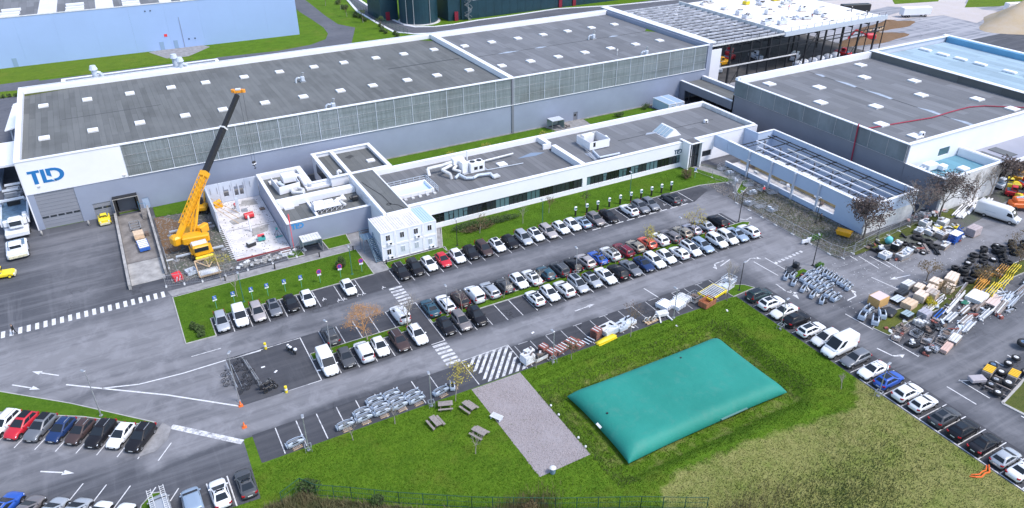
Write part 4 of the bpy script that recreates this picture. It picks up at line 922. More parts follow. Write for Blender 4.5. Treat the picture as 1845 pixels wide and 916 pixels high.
for i in range(2): cabin(f"pale blue site cabin in the courtyard by the link, {['left', 'right'][i]} one", 117.6+2.5*i, 134.3, .05, L=6.2, group='courtyard cabins', m_=mat('cabin_pale_blue', (.48, .60, .78), .5), blue=True, ac=i == 0)
sc = thing('metal_stair', 'blue-grey steel outside stair leading up to the site cabins', 'stair', (31.2, 105, 0))
q = MB(); n = 13
for k in range(n): q.box(30.95, 102.2+k*.28, .2+k*.19, 31.85, 102.46+k*.28, .25+k*.19)
obj('treads', q, mat('stair_steel', (.16, .24, .32), .5, .4), sc)
q = MB(); 
for x in (30.9, 31.9): q.bar((x, 102.1, .15), (x, 105.9, 2.7), .06, .22); q.bar((x, 102.1, 1.15), (x, 105.9, 3.7), .05); [q.bar((x, 102.1+k*.63, .2+k*.42), (x, 102.1+k*.63, 1.2+k*.42), .04) for k in range(7)]
obj('stringer', q, MATS['stair_steel'], sc); obj('landing', MB().box(30.2, 105.9, 2.6, 31.95, 108, 2.7), MATS['stair_steel'], sc)
q = MB(); [q.bar((x, y, 0), (x, y, 3.7), .08) for x in (30.25, 31.9) for y in (106, 107.95)]; [q.bar((30.25, 106, z), (30.25, 107.95, z), .05) for z in (3.2, 3.7)]; [q.bar((30.25, 107.95, z), (31.9, 107.95, z), .05) for z in (3.2, 3.7)]; obj('posts', q, MATS['stair_steel'], sc)

# ---- building slab and precast walls beside the wing
sl_ = thing('site_slab', 'new pale concrete floor slab with starter bars beside the grey wing', 'slab', (15, 125, 0)); s_ = MB().box(10.9, 114.1, .0, 19.9, 137.2, .14); obj('slab', s_, CONC_L, sl_)
for pts in ([(15, 121), (18, 122), (18.6, 124.6), (15.5, 124)], [(13, 127), (16, 127.6), (15.5, 130), (12.6, 129)], [(15.6, 134), (18.8, 133.4), (18.6, 136), (16.4, 136.4)]): obj('damp_patch', MB().prism(pts, 0, .148, top_only=True), CONC, sl_)
obj('expansion_joint', MB().box(11, 125.0, .141, 19.8, 125.1, .15), SEAM, sl_); obj('shutter_board', MB().box(11, 113.85, 0, 19.9, 114.09, .3), mat('red_board', (.25, .05, .05), .8), sl_)
for k in range(17): y = 114.6+k*.72; obj('reinforcing_bar', MB().bar((10.3, y, .3), (12.3, y, .22), .07).bar((11.2, y, .2), (11.2, y, .9), .07), WHITE, sl_)
pwl = thing('precast_wall', 'pale precast concrete wall round the back of the new slab', 'wall', (15, 137.4, 0))
for i in range(4): obj('wall_panel', wallY(MB(), 10.5+2.37*i+.02, 10.5+2.37*(i+1)-.02, 0, 4.1, 137.3, 137.55, [(10.5+2.37*i+.7, 10.5+2.37*i+1.6, 1.2, 2.6)] if i in (1,) else ([(10.5+2.37*i+.3, 10.5+2.37*i+1.0, 1.0, 2.9), (10.5+2.37*i+1.25, 10.5+2.37*i+1.95, 1.0, 2.9)] if i == 2 else [])), PALEB, pwl)
for i in range(2): obj('side_panel', MB().box(10.35, 125.6+5.9*i, 0, 10.6, 131.45+5.9*i, 4.1-.0), PALEB, pwl)
for i in range(7): obj('lifting_bar', MB().bar((11.3+i*1.2, 137.25, 2.2), (11.3+i*1.2, 137.25, 3.4), .06), GREYD, pwl)
for k in range(3): obj('raking_prop', MB().tube((10.7, 129+k*2.2, 3.3), (14+k*.4, 127+k*2.2, .2), .06, n=5), WOOD, pwl)

# ---- loading ramp
rp = thing('loading_ramp', 'concrete loading ramp between low walls going down to the dock door', 'ramp', (-2.5, 127, 0))
obj('ramp_floor', MB().loft([[(-4.9, 114.2, .02), (.1, 114.2, .02), (.1, 121.5, .03), (-4.9, 121.5, .03)], [(-4.9, 114.2, .06), (.1, 114.2, .06), (.1, 121.5, .10), (-4.9, 121.5, .10)]], 0, True, True), CONC, rp)
obj('dock_floor', MB().box(-4.9, 121.65, .02, .1, 140.9, .08), CONC_D, rp)
obj('ramp_wall', MB().box(-5.35, 113.2, 0, -4.95, 140.9, .85), CONC, rp); obj('ramp_wall', MB().box(.15, 115.3, 0, .5, 140.9, 1.1), CONC, rp)
obj('drain', MB().box(-4.9, 121.5, .03, .1, 121.65, .085), DARK, rp)
q = MB(); [q.box(-.9, 137.2+k*.3, .08, .12, 137.5+k*.3, .25+.14*k) for k in range(8)]; obj('steps', q, CONC_D, rp)
q = MB(); [q.bar((a, b, 1.0), (a, b, 2.2), .05) for a, b in ((-1, 139.7), (.1, 139.7), (-1, 141.6))]; q.bar((-1, 139.7, 2.2), (.1, 139.7, 2.2), .05); q.bar((-1, 139.7, 2.2), (-1, 141.6, 2.2), .05); obj('handrail', q, mat('rail_blue', (.05, .18, .3), .5), rp)
for a, b in ((-17, 139.6), (-9.6, 139.8)): tag(obj('guard_post', MB().cyl(a, b, 0, .9, .16, n=10).cyl(a, b, .9, 1.0, .16, .08, n=10), CONC, None, True), f"short concrete guard post at the {'left' if a < -12 else 'right'} side of the big roller door", 'post')
# west side sheds
ws = thing('white_canopy', 'white pitched canopy on legs at the left edge of the hall', 'canopy', (-20.5, 190, 0))
obj('roof', MB().loft([[(-22.2, 183, 5.6), (-17.8, 183, 6.4), (-17.8, 202, 6.4), (-21, 202, 5.6)], [(-22.2, 183, 5.8), (-17.8, 183, 6.6), (-17.8, 202, 6.6), (-21, 202, 5.8)]], 0, True, True), WHITE, ws)
for y in (184, 193, 201): obj('leg', MB().bar((-21.5, y, 0), (-21.2, y, 5.6), .25), GREYP, ws)
ws2 = thing('white_shed', 'white flat roofed shed at the left edge beside the hall corner', 'shed', (-22, 170, 0)); obj('roof', MB().box(-32, 163.8, 4.7, -17.9, 177.5, 5.1), WHITE, ws2); obj('wall', MB().box(-32, 164.2, 0, -23.8, 177, 4.7), BLUEW, ws2)
# ================================================================== VEHICLES
PAINTS = {}
def paint(c):
    if c not in PAINTS:
        rgb = dict(white=(.74, .75, .77), pearl=(.66, .66, .66), silver=(.40, .42, .45), grey=(.17, .18, .20), charcoal=(.075, .08, .09), black=(.016, .016, .02), red=(.50, .02, .035),
                   darkred=(.17, .015, .03), blue=(.025, .09, .40), navy=(.018, .04, .12), teal=(.035, .085, .12), brown=(.065, .045, .045), beige=(.42, .38, .37),
                   gold=(.36, .31, .24), lilac=(.36, .35, .40), paleblue=(.30, .38, .48), orange=(.62, .09, .05), taupe=(.20, .18, .18), darkgreen=(.03, .055, .06))[c]
        PAINTS[c] = mat('car_paint_'+c, rgb, .34, .25 if c in ('silver', 'grey', 'lilac', 'gold', 'paleblue', 'beige', 'taupe') else 0.0, spec=.18 if c in ('black', 'charcoal', 'brown', 'navy', 'darkgreen', 'teal', 'darkred') else .45, coat=.22 if c not in ('black', 'charcoal', 'brown') else .06)
    return PAINTS[c]
BASEP = paint('white'); HEAD = mat('headlamp', (.72, .75, .8), .15, spec=.8); TAIL = mat('tail_lamp', (.35, .01, .015), .25); PLATE = mat('number_plate', (.75, .75, .72), .5)
# L, W, H, belt points (x, z), greenhouse x: rear belt, rear roof, front roof, cowl
CT = dict(
    hatchback=(4.0, 1.74, 1.48, [(-2, .80), (-1.75, .93), (.85, .93), (1.55, .82), (2, .62)], (-1.85, -1.35, .10, .95)),
    saloon=(4.6, 1.78, 1.45, [(-2.3, .80), (-2.1, .95), (1.0, .92), (1.85, .80), (2.3, .60)], (-1.55, -.80, .25, 1.05)),
    estate=(4.6, 1.80, 1.48, [(-2.3, .80), (-2.15, .95), (1.0, .92), (1.85, .80), (2.3, .60)], (-2.2, -1.85, .25, 1.05)),
    suv=(4.35, 1.84, 1.62, [(-2.15, .90), (-2.0, 1.05), (.95, 1.03), (1.75, .93), (2.15, .70)], (-2.02, -1.55, .15, 1.0)),
    mpv=(4.35, 1.80, 1.65, [(-2.15, .88), (-2.05, 1.02), (1.05, .98), (1.7, .84), (2.15, .62)], (-2.08, -1.80, .25, 1.25)),
    coupe=(4.3, 1.78, 1.32, [(-2.15, .75), (-1.95, .92), (.85, .88), (1.7, .74), (2.15, .55)], (-1.75, -.7, .05, .9)),
    van=(4.5, 1.86, 1.86, [(-2.25, 1.0), (-2.2, 1.1), (1.15, 1.08), (1.8, .95), (2.25, .70)], (-2.22, -2.12, .45, 1.35)),
    panelvan=(5.1, 1.95, 2.05, [(-2.55, 1.1), (-2.5, 1.2), (1.4, 1.15), (2.1, 1.0), (2.55, .72)], (-2.52, -2.40, .75, 1.65)),
    hightopvan=(5.6, 2.05, 2.55, [(-2.8, 1.2), (-2.75, 1.3), (1.65, 1.22), (2.3, 1.05), (2.8, .75)], (-2.77, -2.62, .95, 2.0)))
def zi(pts, x):
    if x <= pts[0][0]: return pts[0][1]
    for (a, b), (c, d) in zip(pts, pts[1:]):
        if x <= c: return b+(d-b)*(x-a)/(c-a)
    return pts[-1][1]
_cm = {}
def car_meshes(kind, rails, closed):
    key = (kind, rails)
    if key in _cm: return _cm[key]
    L, W, H, belt, (gr0, gr1, gf1, gf0) = CT[kind]; h = L/2; gf1 -= .16; gf0 += .04; van = kind in ('van', 'panelvan', 'hightopvan')
    b = MB(); st = [-1, -.985, -.93, -.82, -.6, -.3, 0, .3, .55, .75, .88, .95, .985, 1]
    rings = []
    for s_ in st:
        x = s_*h; e = abs(s_); wl = W/2*(1-.27*max(0, (e-.70)/.30)**2.0); zb = zi(belt, x); lo = .24+.12*max(0, (e-.9)/.1); 
        zt = zb-.10*max(0, (e-.95)/.05)
        rings.append([(x, -wl*.90, lo), (x, -wl*.99, lo+.16), (x, -wl, (lo+zt)/2+.03), (x, -wl*.955, zt-.07), (x, -wl*.86, zt-.01), (x, -wl*.4, zt+.025), (x, wl*.4, zt+.025), (x, wl*.86, zt-.01), (x, wl*.955, zt-.07), (x, wl, (lo+zt)/2+.03), (x, wl*.99, lo+.16), (x, wl*.90, lo)])
    b.loft(rings, 0, True, True)
    # dark lower trim and wheel arches
    b.cbox(0, 0, .26, L*.94, W*.93, .16, mi=1)
    wx = (h*.66, -h*.62); wr = .36 if kind in ('suv', 'panelvan', 'hightopvan') else .33
    for x in wx:
        for sy in (-1, 1):
            n = 10; y0 = sy*(W/2+.004); pts = [(x+(wr+.07)*math.cos(math.pi*i/n), y0, .31+(wr+.07)*math.sin(math.pi*i/n)) for i in range(n+1)]
            b.add(pts + [(p[0], y0-sy*.12, p[2]) for p in pts], [tuple(range(n+1)) if sy < 0 else tuple(reversed(range(n+1)))], 1)
    b.box(h-.035, -W*.28, .38, h+.012, W*.28, .56, 1); b.box(-h-.012, -W*.33, .3, -h+.03, W*.33, .40, 1)
    # greenhouse
    zb = zi(belt, 0); wb = W/2*.90; wt = W/2*(.86 if van else .70)
    def ringp(xr, xf, w2, z, q): return [(xr, -w2+q, z), (xr+q*.7, -w2, z), (xf-q*1.2, -w2, z), (xf, -w2+q, z), (xf, w2-q, z), (xf-q*1.2, w2, z), (xr+q*.7, w2, z), (xr, w2-q, z)]
    R0 = ringp(gr0, gf0, wb, zb-.03, .10); R1 = ringp(gr1, gf1, wt, H-.10, .12)
    mid = [tuple(a*.35+c*.65 for a, c in zip(p, q)) for p, q in zip(R0, R1)]; mid = [(p[0]*1.0, p[1]*1.015, p[2]) for p in mid]
    R2 = ringp(gr1+.08, gf1-.07, wt-.09, H-.025, .14); R3 = ringp(gr1+.45, gf1-.4, wt*.5, H, .14)
    g = MB(); b.loft([R0, mid, R1, R2, R3], 0, False, True)
    # windows stand a hair proud of the body
    def face(i, j, u0, u1, v0, v1, out=.014):
        """patch on greenhouse side between ring points i, j, lofted R0->mid->R1"""
        def S(u, v):
            A = Vector(R0[i]).lerp(Vector(R0[j]), u); M_ = Vector(mid[i]).lerp(Vector(mid[j]), u); B = Vector(R1[i]).lerp(Vector(R1[j]), u)
            return A.lerp(M_, v/.65) if v <= .65 else M_.lerp(B, (v-.65)/.35)
        vs = [(.0, v0), (0, .65), (0, v1)]; mb = MB(); rows = []
        n_ = (S(1, .5)-S(0, .5)).cross(S(.5, .9)-S(.5, .1)); n_.normalize()
        for _, v in vs: rows.append([tuple(S(u0, v)+n_*out), tuple(S(u1, v)+n_*out)])
        for r0, r1 in zip(rows, rows[1:]): mb.quad(r0[0], r0[1], r1[1], r1[0])
        return mb
    ws_ = face(3, 4, -.02, 1.02, .14, .97); rw = face(7, 0, .03, .97, .22 if not van else .35, .92)
    sides = []
    for sy, (i, j) in enumerate(((1, 2), (5, 6))):
        q = MB(); segs = ((.06, .47), (.50, .93)) if not van else ((.70, .93),)
        if sy == 1: segs = tuple((1-d, 1-c) for c, d in segs)
        for u0, u1 in segs:
            f_ = face(i, j, u0, u1, .16, .90); q.add(f_.v, f_.f)
        sides.append(q.mesh('side_windows', CGLASS))
    R_ = {}
    R_['body'] = b.mesh('body', [BASEP, BLACKP], True); R_['windscreen'] = ws_.mesh('windscreen', CGLASS); R_['rear_window'] = rw.mesh('rear_window', CGLASS if not van else BASEP) if not van else rw.mesh('rear_window', CGLASS)
    R_['sides'] = sides
    t = MB().ring(0, 0, 0, wr-.03, 0, .20, 12, 'y', hole=.60); R_['tyre'] = _cm.setdefault(('tyre', wr), t.mesh('wheel', RUB, True))
    r = MB().tube((0, -.085, 0), (0, .085, 0), wr*.60, n=10); [r.cbox(.0+math.cos(k*1.257)*wr*.3, 0, math.sin(k*1.257)*wr*.3, wr*.22, .19, wr*.22) for k in range(5)]; R_['rim'] = _cm.setdefault(('rim', wr), r.mesh('rim', RIMM))
    zf = zi(belt, h*.93); hl = MB().loft([[(h*.90, W*.30, zf-.16), (h*.985, W*.30, zf-.20), (h*.93, W*.448, zf-.16), (h*.86, W*.455, zf-.12)], [(h*.86, W*.28, zf+.0), (h*.955, W*.29, zf-.06), (h*.885, W*.435, zf-.035), (h*.82, W*.445, zf-.01)]], 0, True, True)
    R_['head'] = hl.mesh('headlight', HEAD); m2 = MB(); m2.v = [(x, -y, z) for x, y, z in hl.v]; m2.f = [tuple(reversed(f)) for f in hl.f]; m2.m = hl.m; R_['head2'] = m2.mesh('headlight', HEAD)
    zr = zi(belt, -h*.95); tl = MB(); tl.box(-h*1.003, W*.30, zr-.18, -h*.95, W*.41, zr-.02); tl.box(-h*.97, W*.40, zr-.17, -h*.88, W*.475, zr-.03)
    if van or kind == 'mpv': tl.box(-h*.985, W*.395, zr, -h*.955, W*.44, zr+.45)
    R_['tail'] = tl.mesh('taillight', TAIL); m2 = MB(); m2.v = [(x, -y, z) for x, y, z in tl.v]; m2.f = [tuple(reversed(f)) for f in tl.f]; m2.m = tl.m; R_['tail2'] = m2.mesh('taillight', TAIL)
    R_['plate'] = MB().box(h+.013, -.26, .42, h+.02, .26, .53).mesh('number_plate', PLATE); R_['plate2'] = MB().box(-h-.02, -.26, .55, -h-.013, .26, .66).mesh('number_plate', PLATE)
    mx = gf0-.35; R_['mir'] = MB().cbox(mx, W/2*.93+.10, zb+.05, .13, .22, .14, bev=.03).mesh('mirror', BASEP); R_['mir2'] = MB().cbox(mx, -W/2*.93-.10, zb+.05, .13, .22, .14, bev=.03).mesh('mirror', BASEP)
    R_['rail'] = MB().bar((gr1+.15, wt-.11, H+.02), (gf1-.15, wt-.11, H+.02), .05).bar((gr1+.15, -wt+.11, H+.02), (gf1-.15, -wt+.11, H+.02), .05).mesh('roof_rail', STEEL)
    R_['rpan'] = MB().prism([(gr1+.22, -wt*.62), (gf1-.22, -wt*.62), (gf1-.22, wt*.62), (gr1+.22, wt*.62)], H-.02, H+.012).mesh('roof_panel', CGLASS)
    R_['seam'] = None
    R_['wx'] = wx; R_['wr'] = wr; R_['W'] = W
    _cm[key] = R_; return R_
ncar = 0
def car(kind, colour, x, y, ang, label, group, rails=False, roof=None, black_roof=False, z=.02):
    global ncar; ncar += 1
    K = car_meshes(kind, False, False); P_ = paint(colour)
    nm = {'panelvan': 'parked_van', 'van': 'parked_van', 'hightopvan': 'parked_van'}.get(kind, 'parked_car')
    root = thing(nm, label, 'van' if 'van' in kind else 'car', (x, y, z), ang, group)
    def pt(name, me, loc=None, par=None, paintslot=False):
        o = bpy.data.objects.new(name, me); COL.objects.link(o); o.parent = par or root
        if loc: o.location = loc
        if paintslot: o.material_slots[0].link = 'OBJECT'; o.material_slots[0].material = P_
        return o
    pt('body', K['body'], paintslot=True); pt('windscreen', K['windscreen']); pt('rear_window', K['rear_window'])
    for s_ in K['sides']: pt('side_windows', s_)
    for xx in K['wx']:
        for sy in (-1, 1):
            wl = pt('wheel', K['tyre'], (xx, sy*(K['W']/2-.085), K['wr']-.03)); pt('rim', K['rim'], None, wl)
    pt('headlight', K['head']); pt('headlight', K['head2']); pt('taillight', K['tail']); pt('taillight', K['tail2']); pt('number_plate', K['plate']); pt('number_plate', K['plate2'])
    pt('mirror', K['mir'], paintslot=True); pt('mirror', K['mir2'], paintslot=True)
    if rails: pt('roof_rail', K['rail'])
    if roof: pt('roof_panel', K['rpan'])
    if black_roof:
        o = pt('roof_panel', K['rpan']); o.material_slots[0].link = 'OBJECT'; o.material_slots[0].material = paint('black'); o.scale = (1.12, 1.3, 1)
    return root
CN = dict(darkred='dark red', paleblue='pale blue', darkgreen='dark green', navy='dark blue', teal='dark teal', charcoal='charcoal grey', gold='gold-beige', pearl='off-white')
KN = dict(hatchback='hatchback', saloon='saloon car', estate='estate car', suv='off-road car', mpv='people carrier', coupe='low coupe', van='small van', panelvan='panel van', hightopvan='high-roof van')
def row(where, group, specs, pos, ang):
    """specs: (slot, kind, colour, nose) nose 1 = ang, -1 = reversed"""
    for i, sp in enumerate(specs):
        slot, kind, colour, nose = sp[:4]; ex = sp[4] if len(sp) > 4 else ''
        x, y = pos(slot); n = nose; jx = random.uniform(-.12, .12); ja = random.uniform(-.025, .025)
        a = ang + (0 if nose > 0 else math.pi) + ja
        lab = f"{CN.get(colour, colour)} {KN[kind]}, {ORD[i]} from the left in {where}"
        c_, s_ = math.cos(ang), math.sin(ang)
        car(kind, colour, x-jx*s_*1.0, y+jx*c_, a, lab, group, rails='r' in ex, roof='g' in ex, black_roof='b' in ex)
UP, DN = math.pi/2, -math.pi/2
H, S, E_, V, M, C, N_, PV = 'hatchback', 'saloon', 'estate', 'suv', 'mpv', 'coupe', 'van', 'panelvan'
row('the row below the left lawn signs', 'cars in the row below the left lawn', [(0, M, 'silver', 1), (1, N_, 'white', 1), (2, M, 'beige', 1), (3, H, 'grey', 1, 'g'), (4, H, 'black', 1), (5, H, 'white', 1), (7.5, H, 'white', 1)], lambda k: (5.6+2.5*k, 96.5), DN)
row('the upper row left of the walkway', 'cars left of the walkway', [(0, V, 'charcoal', -1, 'r'), (4.1, N_, 'white', -1)], lambda k: (18.3+2.5*k, 85.8), DN)
row('the lower row left of the walkway', 'cars left of the walkway', [(0, PV, 'white', 1), (1, H, 'charcoal', 1), (2, N_, 'white', -1), (3, H, 'white', 1), (4.1, E_, 'brown', 1, 'r'), (5.2, V, 'white', 1, 'r')], lambda k: (16.0+2.5*k, 80.0), DN)
row('the upper middle row', 'cars in the upper middle row', [(0, S, 'teal', -1), (1, E_, 'white', -1, 'r'), (2, M, 'brown', -1), (2.9, N_, 'white', -1), (4, E_, 'silver', -1), (5, H, 'charcoal', -1), (6, H, 'white', 1), (7, S, 'pearl', -1, 'g'), (8, H, 'teal', -1), (9, M, 'charcoal', -1, 'r'),
    (10, H, 'black', -1), (11, V, 'beige', -1), (12, C, 'blue', -1), (13, V, 'pearl', -1, 'rg'), (14, E_, 'darkred', -1, 'r'), (15, H, 'gold', -1), (16, H, 'orange', -1), (17, V, 'white', -1), (18, E_, 'taupe', -1), (19.1, H, 'gold', -1), (20, H, 'lilac', -1), (21.1, S, 'silver', -1), (22.3, V, 'black', -1)], lambda k: (33.1+2.5*k, 85.3), DN)
row('the lower middle row', 'cars in the lower middle row', [(0, H, 'black', 1, 'g'), (1, M, 'taupe', 1), (2, V, 'black', 1, 'g'), (5.9, H, 'white', -1, 'g'), (6.95, H, 'white', 1), (7.95, V, 'pearl', -1), (9, M, 'silver', 1, 'g'), (10, H, 'silver', 1, 'b'), (11, S, 'white', 1), (12, V, 'black', -1), (13, S, 'grey', 1),
    (14, C, 'navy', 1, 'g'), (14.95, E_, 'white', 1), (15.9, H, 'white', 1), (16.95, H, 'white', -1), (18, M, 'white', 1, 'g'), (19, E_, 'paleblue', 1), (20.2, M, 'white', 1), (21.2, M, 'pearl', 1), (22.1, S, 'paleblue', 1), (23.1, V, 'white', -1)], lambda k: (33.3+2.5*k, 80.0), DN)
row('the row below the office lawn', 'cars in the row below the office lawn', [(0, E_, 'black', 1, 'r'), (1, M, 'black', 1, 'g'), (2, H, 'white', 1), (3, H, 'red', 1), (4, H, 'white', 1), (5, H, 'black', 1), (6, M, 'brown', 1), (7, H, 'white', 1, 'g'), (8, H, 'black', 1), (9, M, 'silver', 1), (10, H, 'white', 1, 'g'), (11, E_, 'beige', 1),
    (12, H, 'white', 1), (13, H, 'white', 1), (13.9, C, 'paleblue', -1, 'g'), (14.9, V, 'taupe', 1), (16, S, 'black', 1, 'g'), (17.9, V, 'white', -1, 'b'), (18.9, V, 'grey', 1), (19.8, V, 'grey', 1), (21.8, V, 'charcoal', -1, 'b')], lambda k: (33.1+2.5*k, 96.9 if k < 14 else 96.6), DN)
FA = math.atan2(-.8, -.6)
row('the slanted row at the lower left', 'cars in the slanted row', [(0, E_, 'white', 1, 'r'), (1, V, 'red', 1, 'b'), (2, V, 'grey', 1, 'b'), (3, H, 'navy', 1, 'r'), (4, H, 'brown', 1, 'r'), (5, V, 'black', 1, 'r'), (6, H, 'white', 1), (7, V, 'black', 1, 'rb')], lambda k: (-21.3+2.02*k, 87.7-1.49*k), FA)
FB = math.atan2(.8, .6)
row('the cut-off row at the bottom left', 'cars in the bottom left row', [(0, V, 'blue', 1, 'rg'), (1, H, 'taupe', 1), (2, H, 'silver', 1), (3, M, 'silver', 1), (4, H, 'white', 1), (5, H, 'white', 1)], lambda k: (-20.8+2.12*k, 73.0-1.48*k), FB)
row('the short row at the bottom edge', 'vehicles at the bottom edge', [(1, N_, 'paleblue', 1), (2, C, 'white', 1), (3.05, C, 'charcoal', 1, 'g')], lambda k: (-5.75+2.57*k, 63.9+.1*k), UP+.04)
ladv = car(PV, 'silver', -6.3, 64.3, UP+.06, 'silver panel van with two pale ladders on its roof at the bottom edge', 'vehicles at the bottom edge')
for dy in (-.62, .62):
    q = MB(); [q.bar((-2.6, dy+e, 2.25), (2.2, dy+e, 2.25), .05) for e in (-.2, .2)]; [q.bar((-2.5+.3*k, dy-.2, 2.25), (-2.5+.3*k, dy+.2, 2.25), .04) for k in range(16)]
    o = obj('ladder', q, CREAM, None); o.parent = None; o.location = (-6.3, 64.3, 0); o.rotation_euler = (0, 0, UP+.06); tag(o, f"pale ladder on the roof of the silver van, its {'right' if dy < 0 else 'left'} one", 'ladder')
row('the meadow kerb row at right', 'cars along the meadow kerb', [(0, M, 'darkgreen', -1, 'g'), (1, V, 'white', -1, 'g'), (2, S, 'pearl', 1, ''), (3, V, 'black', -1, 'g'), (4, E_, 'white', -1, 'g'), (5, M, 'pearl', 1), (6, 'hightopvan', 'white', 1), (7.05, E_, 'grey', 1), (8.1, S, 'white', 1), (9.1, V, 'blue', -1, 'g'), (10.15, V, 'white', -1), (11.1, H, 'white', -1), (12.15, V, 'charcoal', -1, 'g'), (13.2, V, 'black', -1, 'g'), (14.15, S, 'black', -1, 'g'), (15.2, H, 'silver', -1), (16.05, S, 'white', -1)], lambda k: (78.0, 64.3-2.5*k), math.pi)
car(H, 'white', 91.6, 28.4, math.pi, 'white hatchback at the right edge behind the planted corner bed', 'cars at the right edge')
# long white delivery van on the right
dv = thing('delivery_van', 'long white delivery van parked beside the storage yard at right', 'van', (134.6, 62.3, .02), math.atan2(-5, 1.2)+.0)
b = MB(); rg = []
for x, zt, wl, lo in ((-3.6, 2.55, .95, .5), (-3.45, 2.75, 1.04, .42), (-1.5, 2.82, 1.06, .42), (1.35, 2.8, 1.06, .42), (1.9, 2.62, 1.04, .42), (2.35, 2.15, 1.02, .42), (2.75, 1.45, 1.0, .42), (3.35, 1.18, .94, .42), (3.6, .95, .82, .5)):
    rg.append([(x, -wl*.93, lo), (x, -wl, lo+.5 if lo+.5 < zt else zt-.1), (x, -wl*.97, zt-.28), (x, -wl*.80, zt-.05), (x, 0, zt+.02), (x, wl*.80, zt-.05), (x, wl*.97, zt-.28), (x, wl, lo+.5 if lo+.5 < zt else zt-.1), (x, wl*.93, lo)])
b.loft(rg, 0, True, True); obj('body', b, BASEP, dv, True, world=False)
obj('windscreen', MB().add([(2.02, -.82, 2.5), (2.72, -.84, 1.52), (2.72, .84, 1.52), (2.02, .82, 2.5)], [(0, 1, 2, 3)]) or (lambda q: (q.add([(2.06, -.82, 2.53), (2.76, -.84, 1.53), (2.76, .84, 1.53), (2.06, .82, 2.53)], [(0, 1, 2, 3)]), q)[1])(MB()), CGLASS, dv, world=False)
for sy in (-1, 1): obj('side_window', MB().loft([[(1.55, sy*1.03, 1.5), (2.6, sy*1.0, 1.4), (2.25, sy*1.0, 2.05), (1.6, sy*1.03, 2.1)], [(1.55, sy*1.075, 1.5), (2.6, sy*1.03, 1.4), (2.25, sy*1.03, 2.05), (1.6, sy*1.06, 2.1)]], 0, True, True), CGLASS, dv, world=False)
for x in (2.35, -1.9):
    for sy in (-.92, .92): o = obj('wheel', MB().ring(0, 0, 0, .38, 0, .26, 14, 'y'), RUB, dv, True, world=False); o.location = (x, sy, .38); obj('rim', MB().tube((0, -.11, 0), (0, .11, 0), .22, n=10), RIMM, o, world=False)
obj('black_sill', MB().box(-3.4, -1.0, .32, 3.3, 1.0, .5), BLACKP, dv, world=False); obj('headlight', MB().box(3.3, .55, .85, 3.62, .85, 1.1).box(3.3, -.85, .85, 3.62, -.55, 1.1), HEAD, dv, world=False)
obj('side_lettering', MB().box(-2.0, -1.07, 1.35, -.2, -1.062, 1.45), GREYP, dv, world=False)

# ---------------------------------------------------------------- mobile crane
cr = thing('mobile_crane', 'yellow mobile crane with black telescopic boom raised over the building site', 'crane', (6.0, 121, 0))
def cpart(n, q, m_, par=cr, smooth=False): return obj(n, q, m_, par, smooth)
ca = math.atan2(6.0, .1)   # carrier axis almost along the Y direction
q = MB(); q.cbox(6.0, 123.5, 1.15, 2.6, 12.0, .55, 0, bev=.08); q.cbox(6.0, 129.2, 1.5, 2.5, 2.0, .5); cpart('carrier_frame', q, YEL)
cabm = cpart('carrier_cab', MB().cbox(6.35, 117.9, 1.75, 2.6, 1.9, 1.75, .05, bev=.18), YEL); cpart('windscreen', MB().cbox(6.35, 116.93, 2.1, 2.2, .08, .7, .05), GLASS, cabm); cpart('roof', MB().cbox(6.3, 118.4, 2.68, 2.3, 1.4, .1, .05), CREAM, cabm)
cpart('bumper', MB().cbox(6.5, 116.6, .8, 2.8, .5, .5, .05, bev=.1), YELL, cabm); cpart('front_deck', MB().cbox(7.6, 118.6, 1.2, 1.0, 3.0, .25), YEL)
cpart('deck_panel', MB().cbox(6.1, 119.9, 1.75, 2.3, 1.6, .5, bev=.08), mat('tread_plate', (.42, .42, .46), .5, .5, var=.3, vscale=3))
for i, y in enumerate((117.8, 119.9, 124.8, 127.0)):
    for sx in (-1.15, 1.15): o = cpart('wheel', MB().ring(6+sx, y, .62, .62, 0, .42, 16, 'x'), RUB, smooth=True); cpart('rim', MB().tube((6+sx*1.02-.2, y, .62), (6+sx*1.02+.2, y, .62), .34, n=10), YEL, o)
for y, x0, x1 in ((119.0, 2.4, 9.9), (128.6, 2.6, 9.6)):
    cpart('outrigger', MB().bar((x0, y, .75), (x1, y, .75), .22, .26), GREYP)
    for x in (x0, x1): cpart('outrigger_foot', MB().cyl(x, y, .05, .75, .1, n=8).cyl(x, y, .03, .12, .5, n=14), STEEL)
tip = Vector((19.4, 135.3, 21.2)); piv = Vector((3.7, 121.6, 3.1)); bd = (tip-piv).normalized(); ang = math.atan2(bd.y, bd.x)
hx, hy = math.cos(ang), math.sin(ang); cx_, cy_ = 6.0, 123.0
q = MB(); q.cbox(cx_-.4*hx, cy_-.4*hy, 1.9, 5.2, 2.5, .5, ang, bev=.12); cpart('turntable', q, YEL)
cpart('counterweight', MB().cbox(6.1, 120.7, 2.35, 4.3, 1.3, 1.35, -.12, bev=.2).cbox(3.1, 121.6, 2.4, 1.5, 1.9, 1.7, .3, bev=.3), YEL)
cpart('engine_cover', MB().cbox(5.6, 122.2, 2.3, 3.2, 1.6, .7, -.12, bev=.12), YEL)
oc = cpart('operator_cab', MB().cbox(7.7, 123.1, 2.7, 2.0, 1.0, 1.5, ang, bev=.15), YEL); cpart('window', MB().cbox(7.75, 122.6, 2.85, 1.4, .1, .7, ang).cbox(8.5, 123.9, 2.85, .1, .8, .8, ang), GLASS, oc)
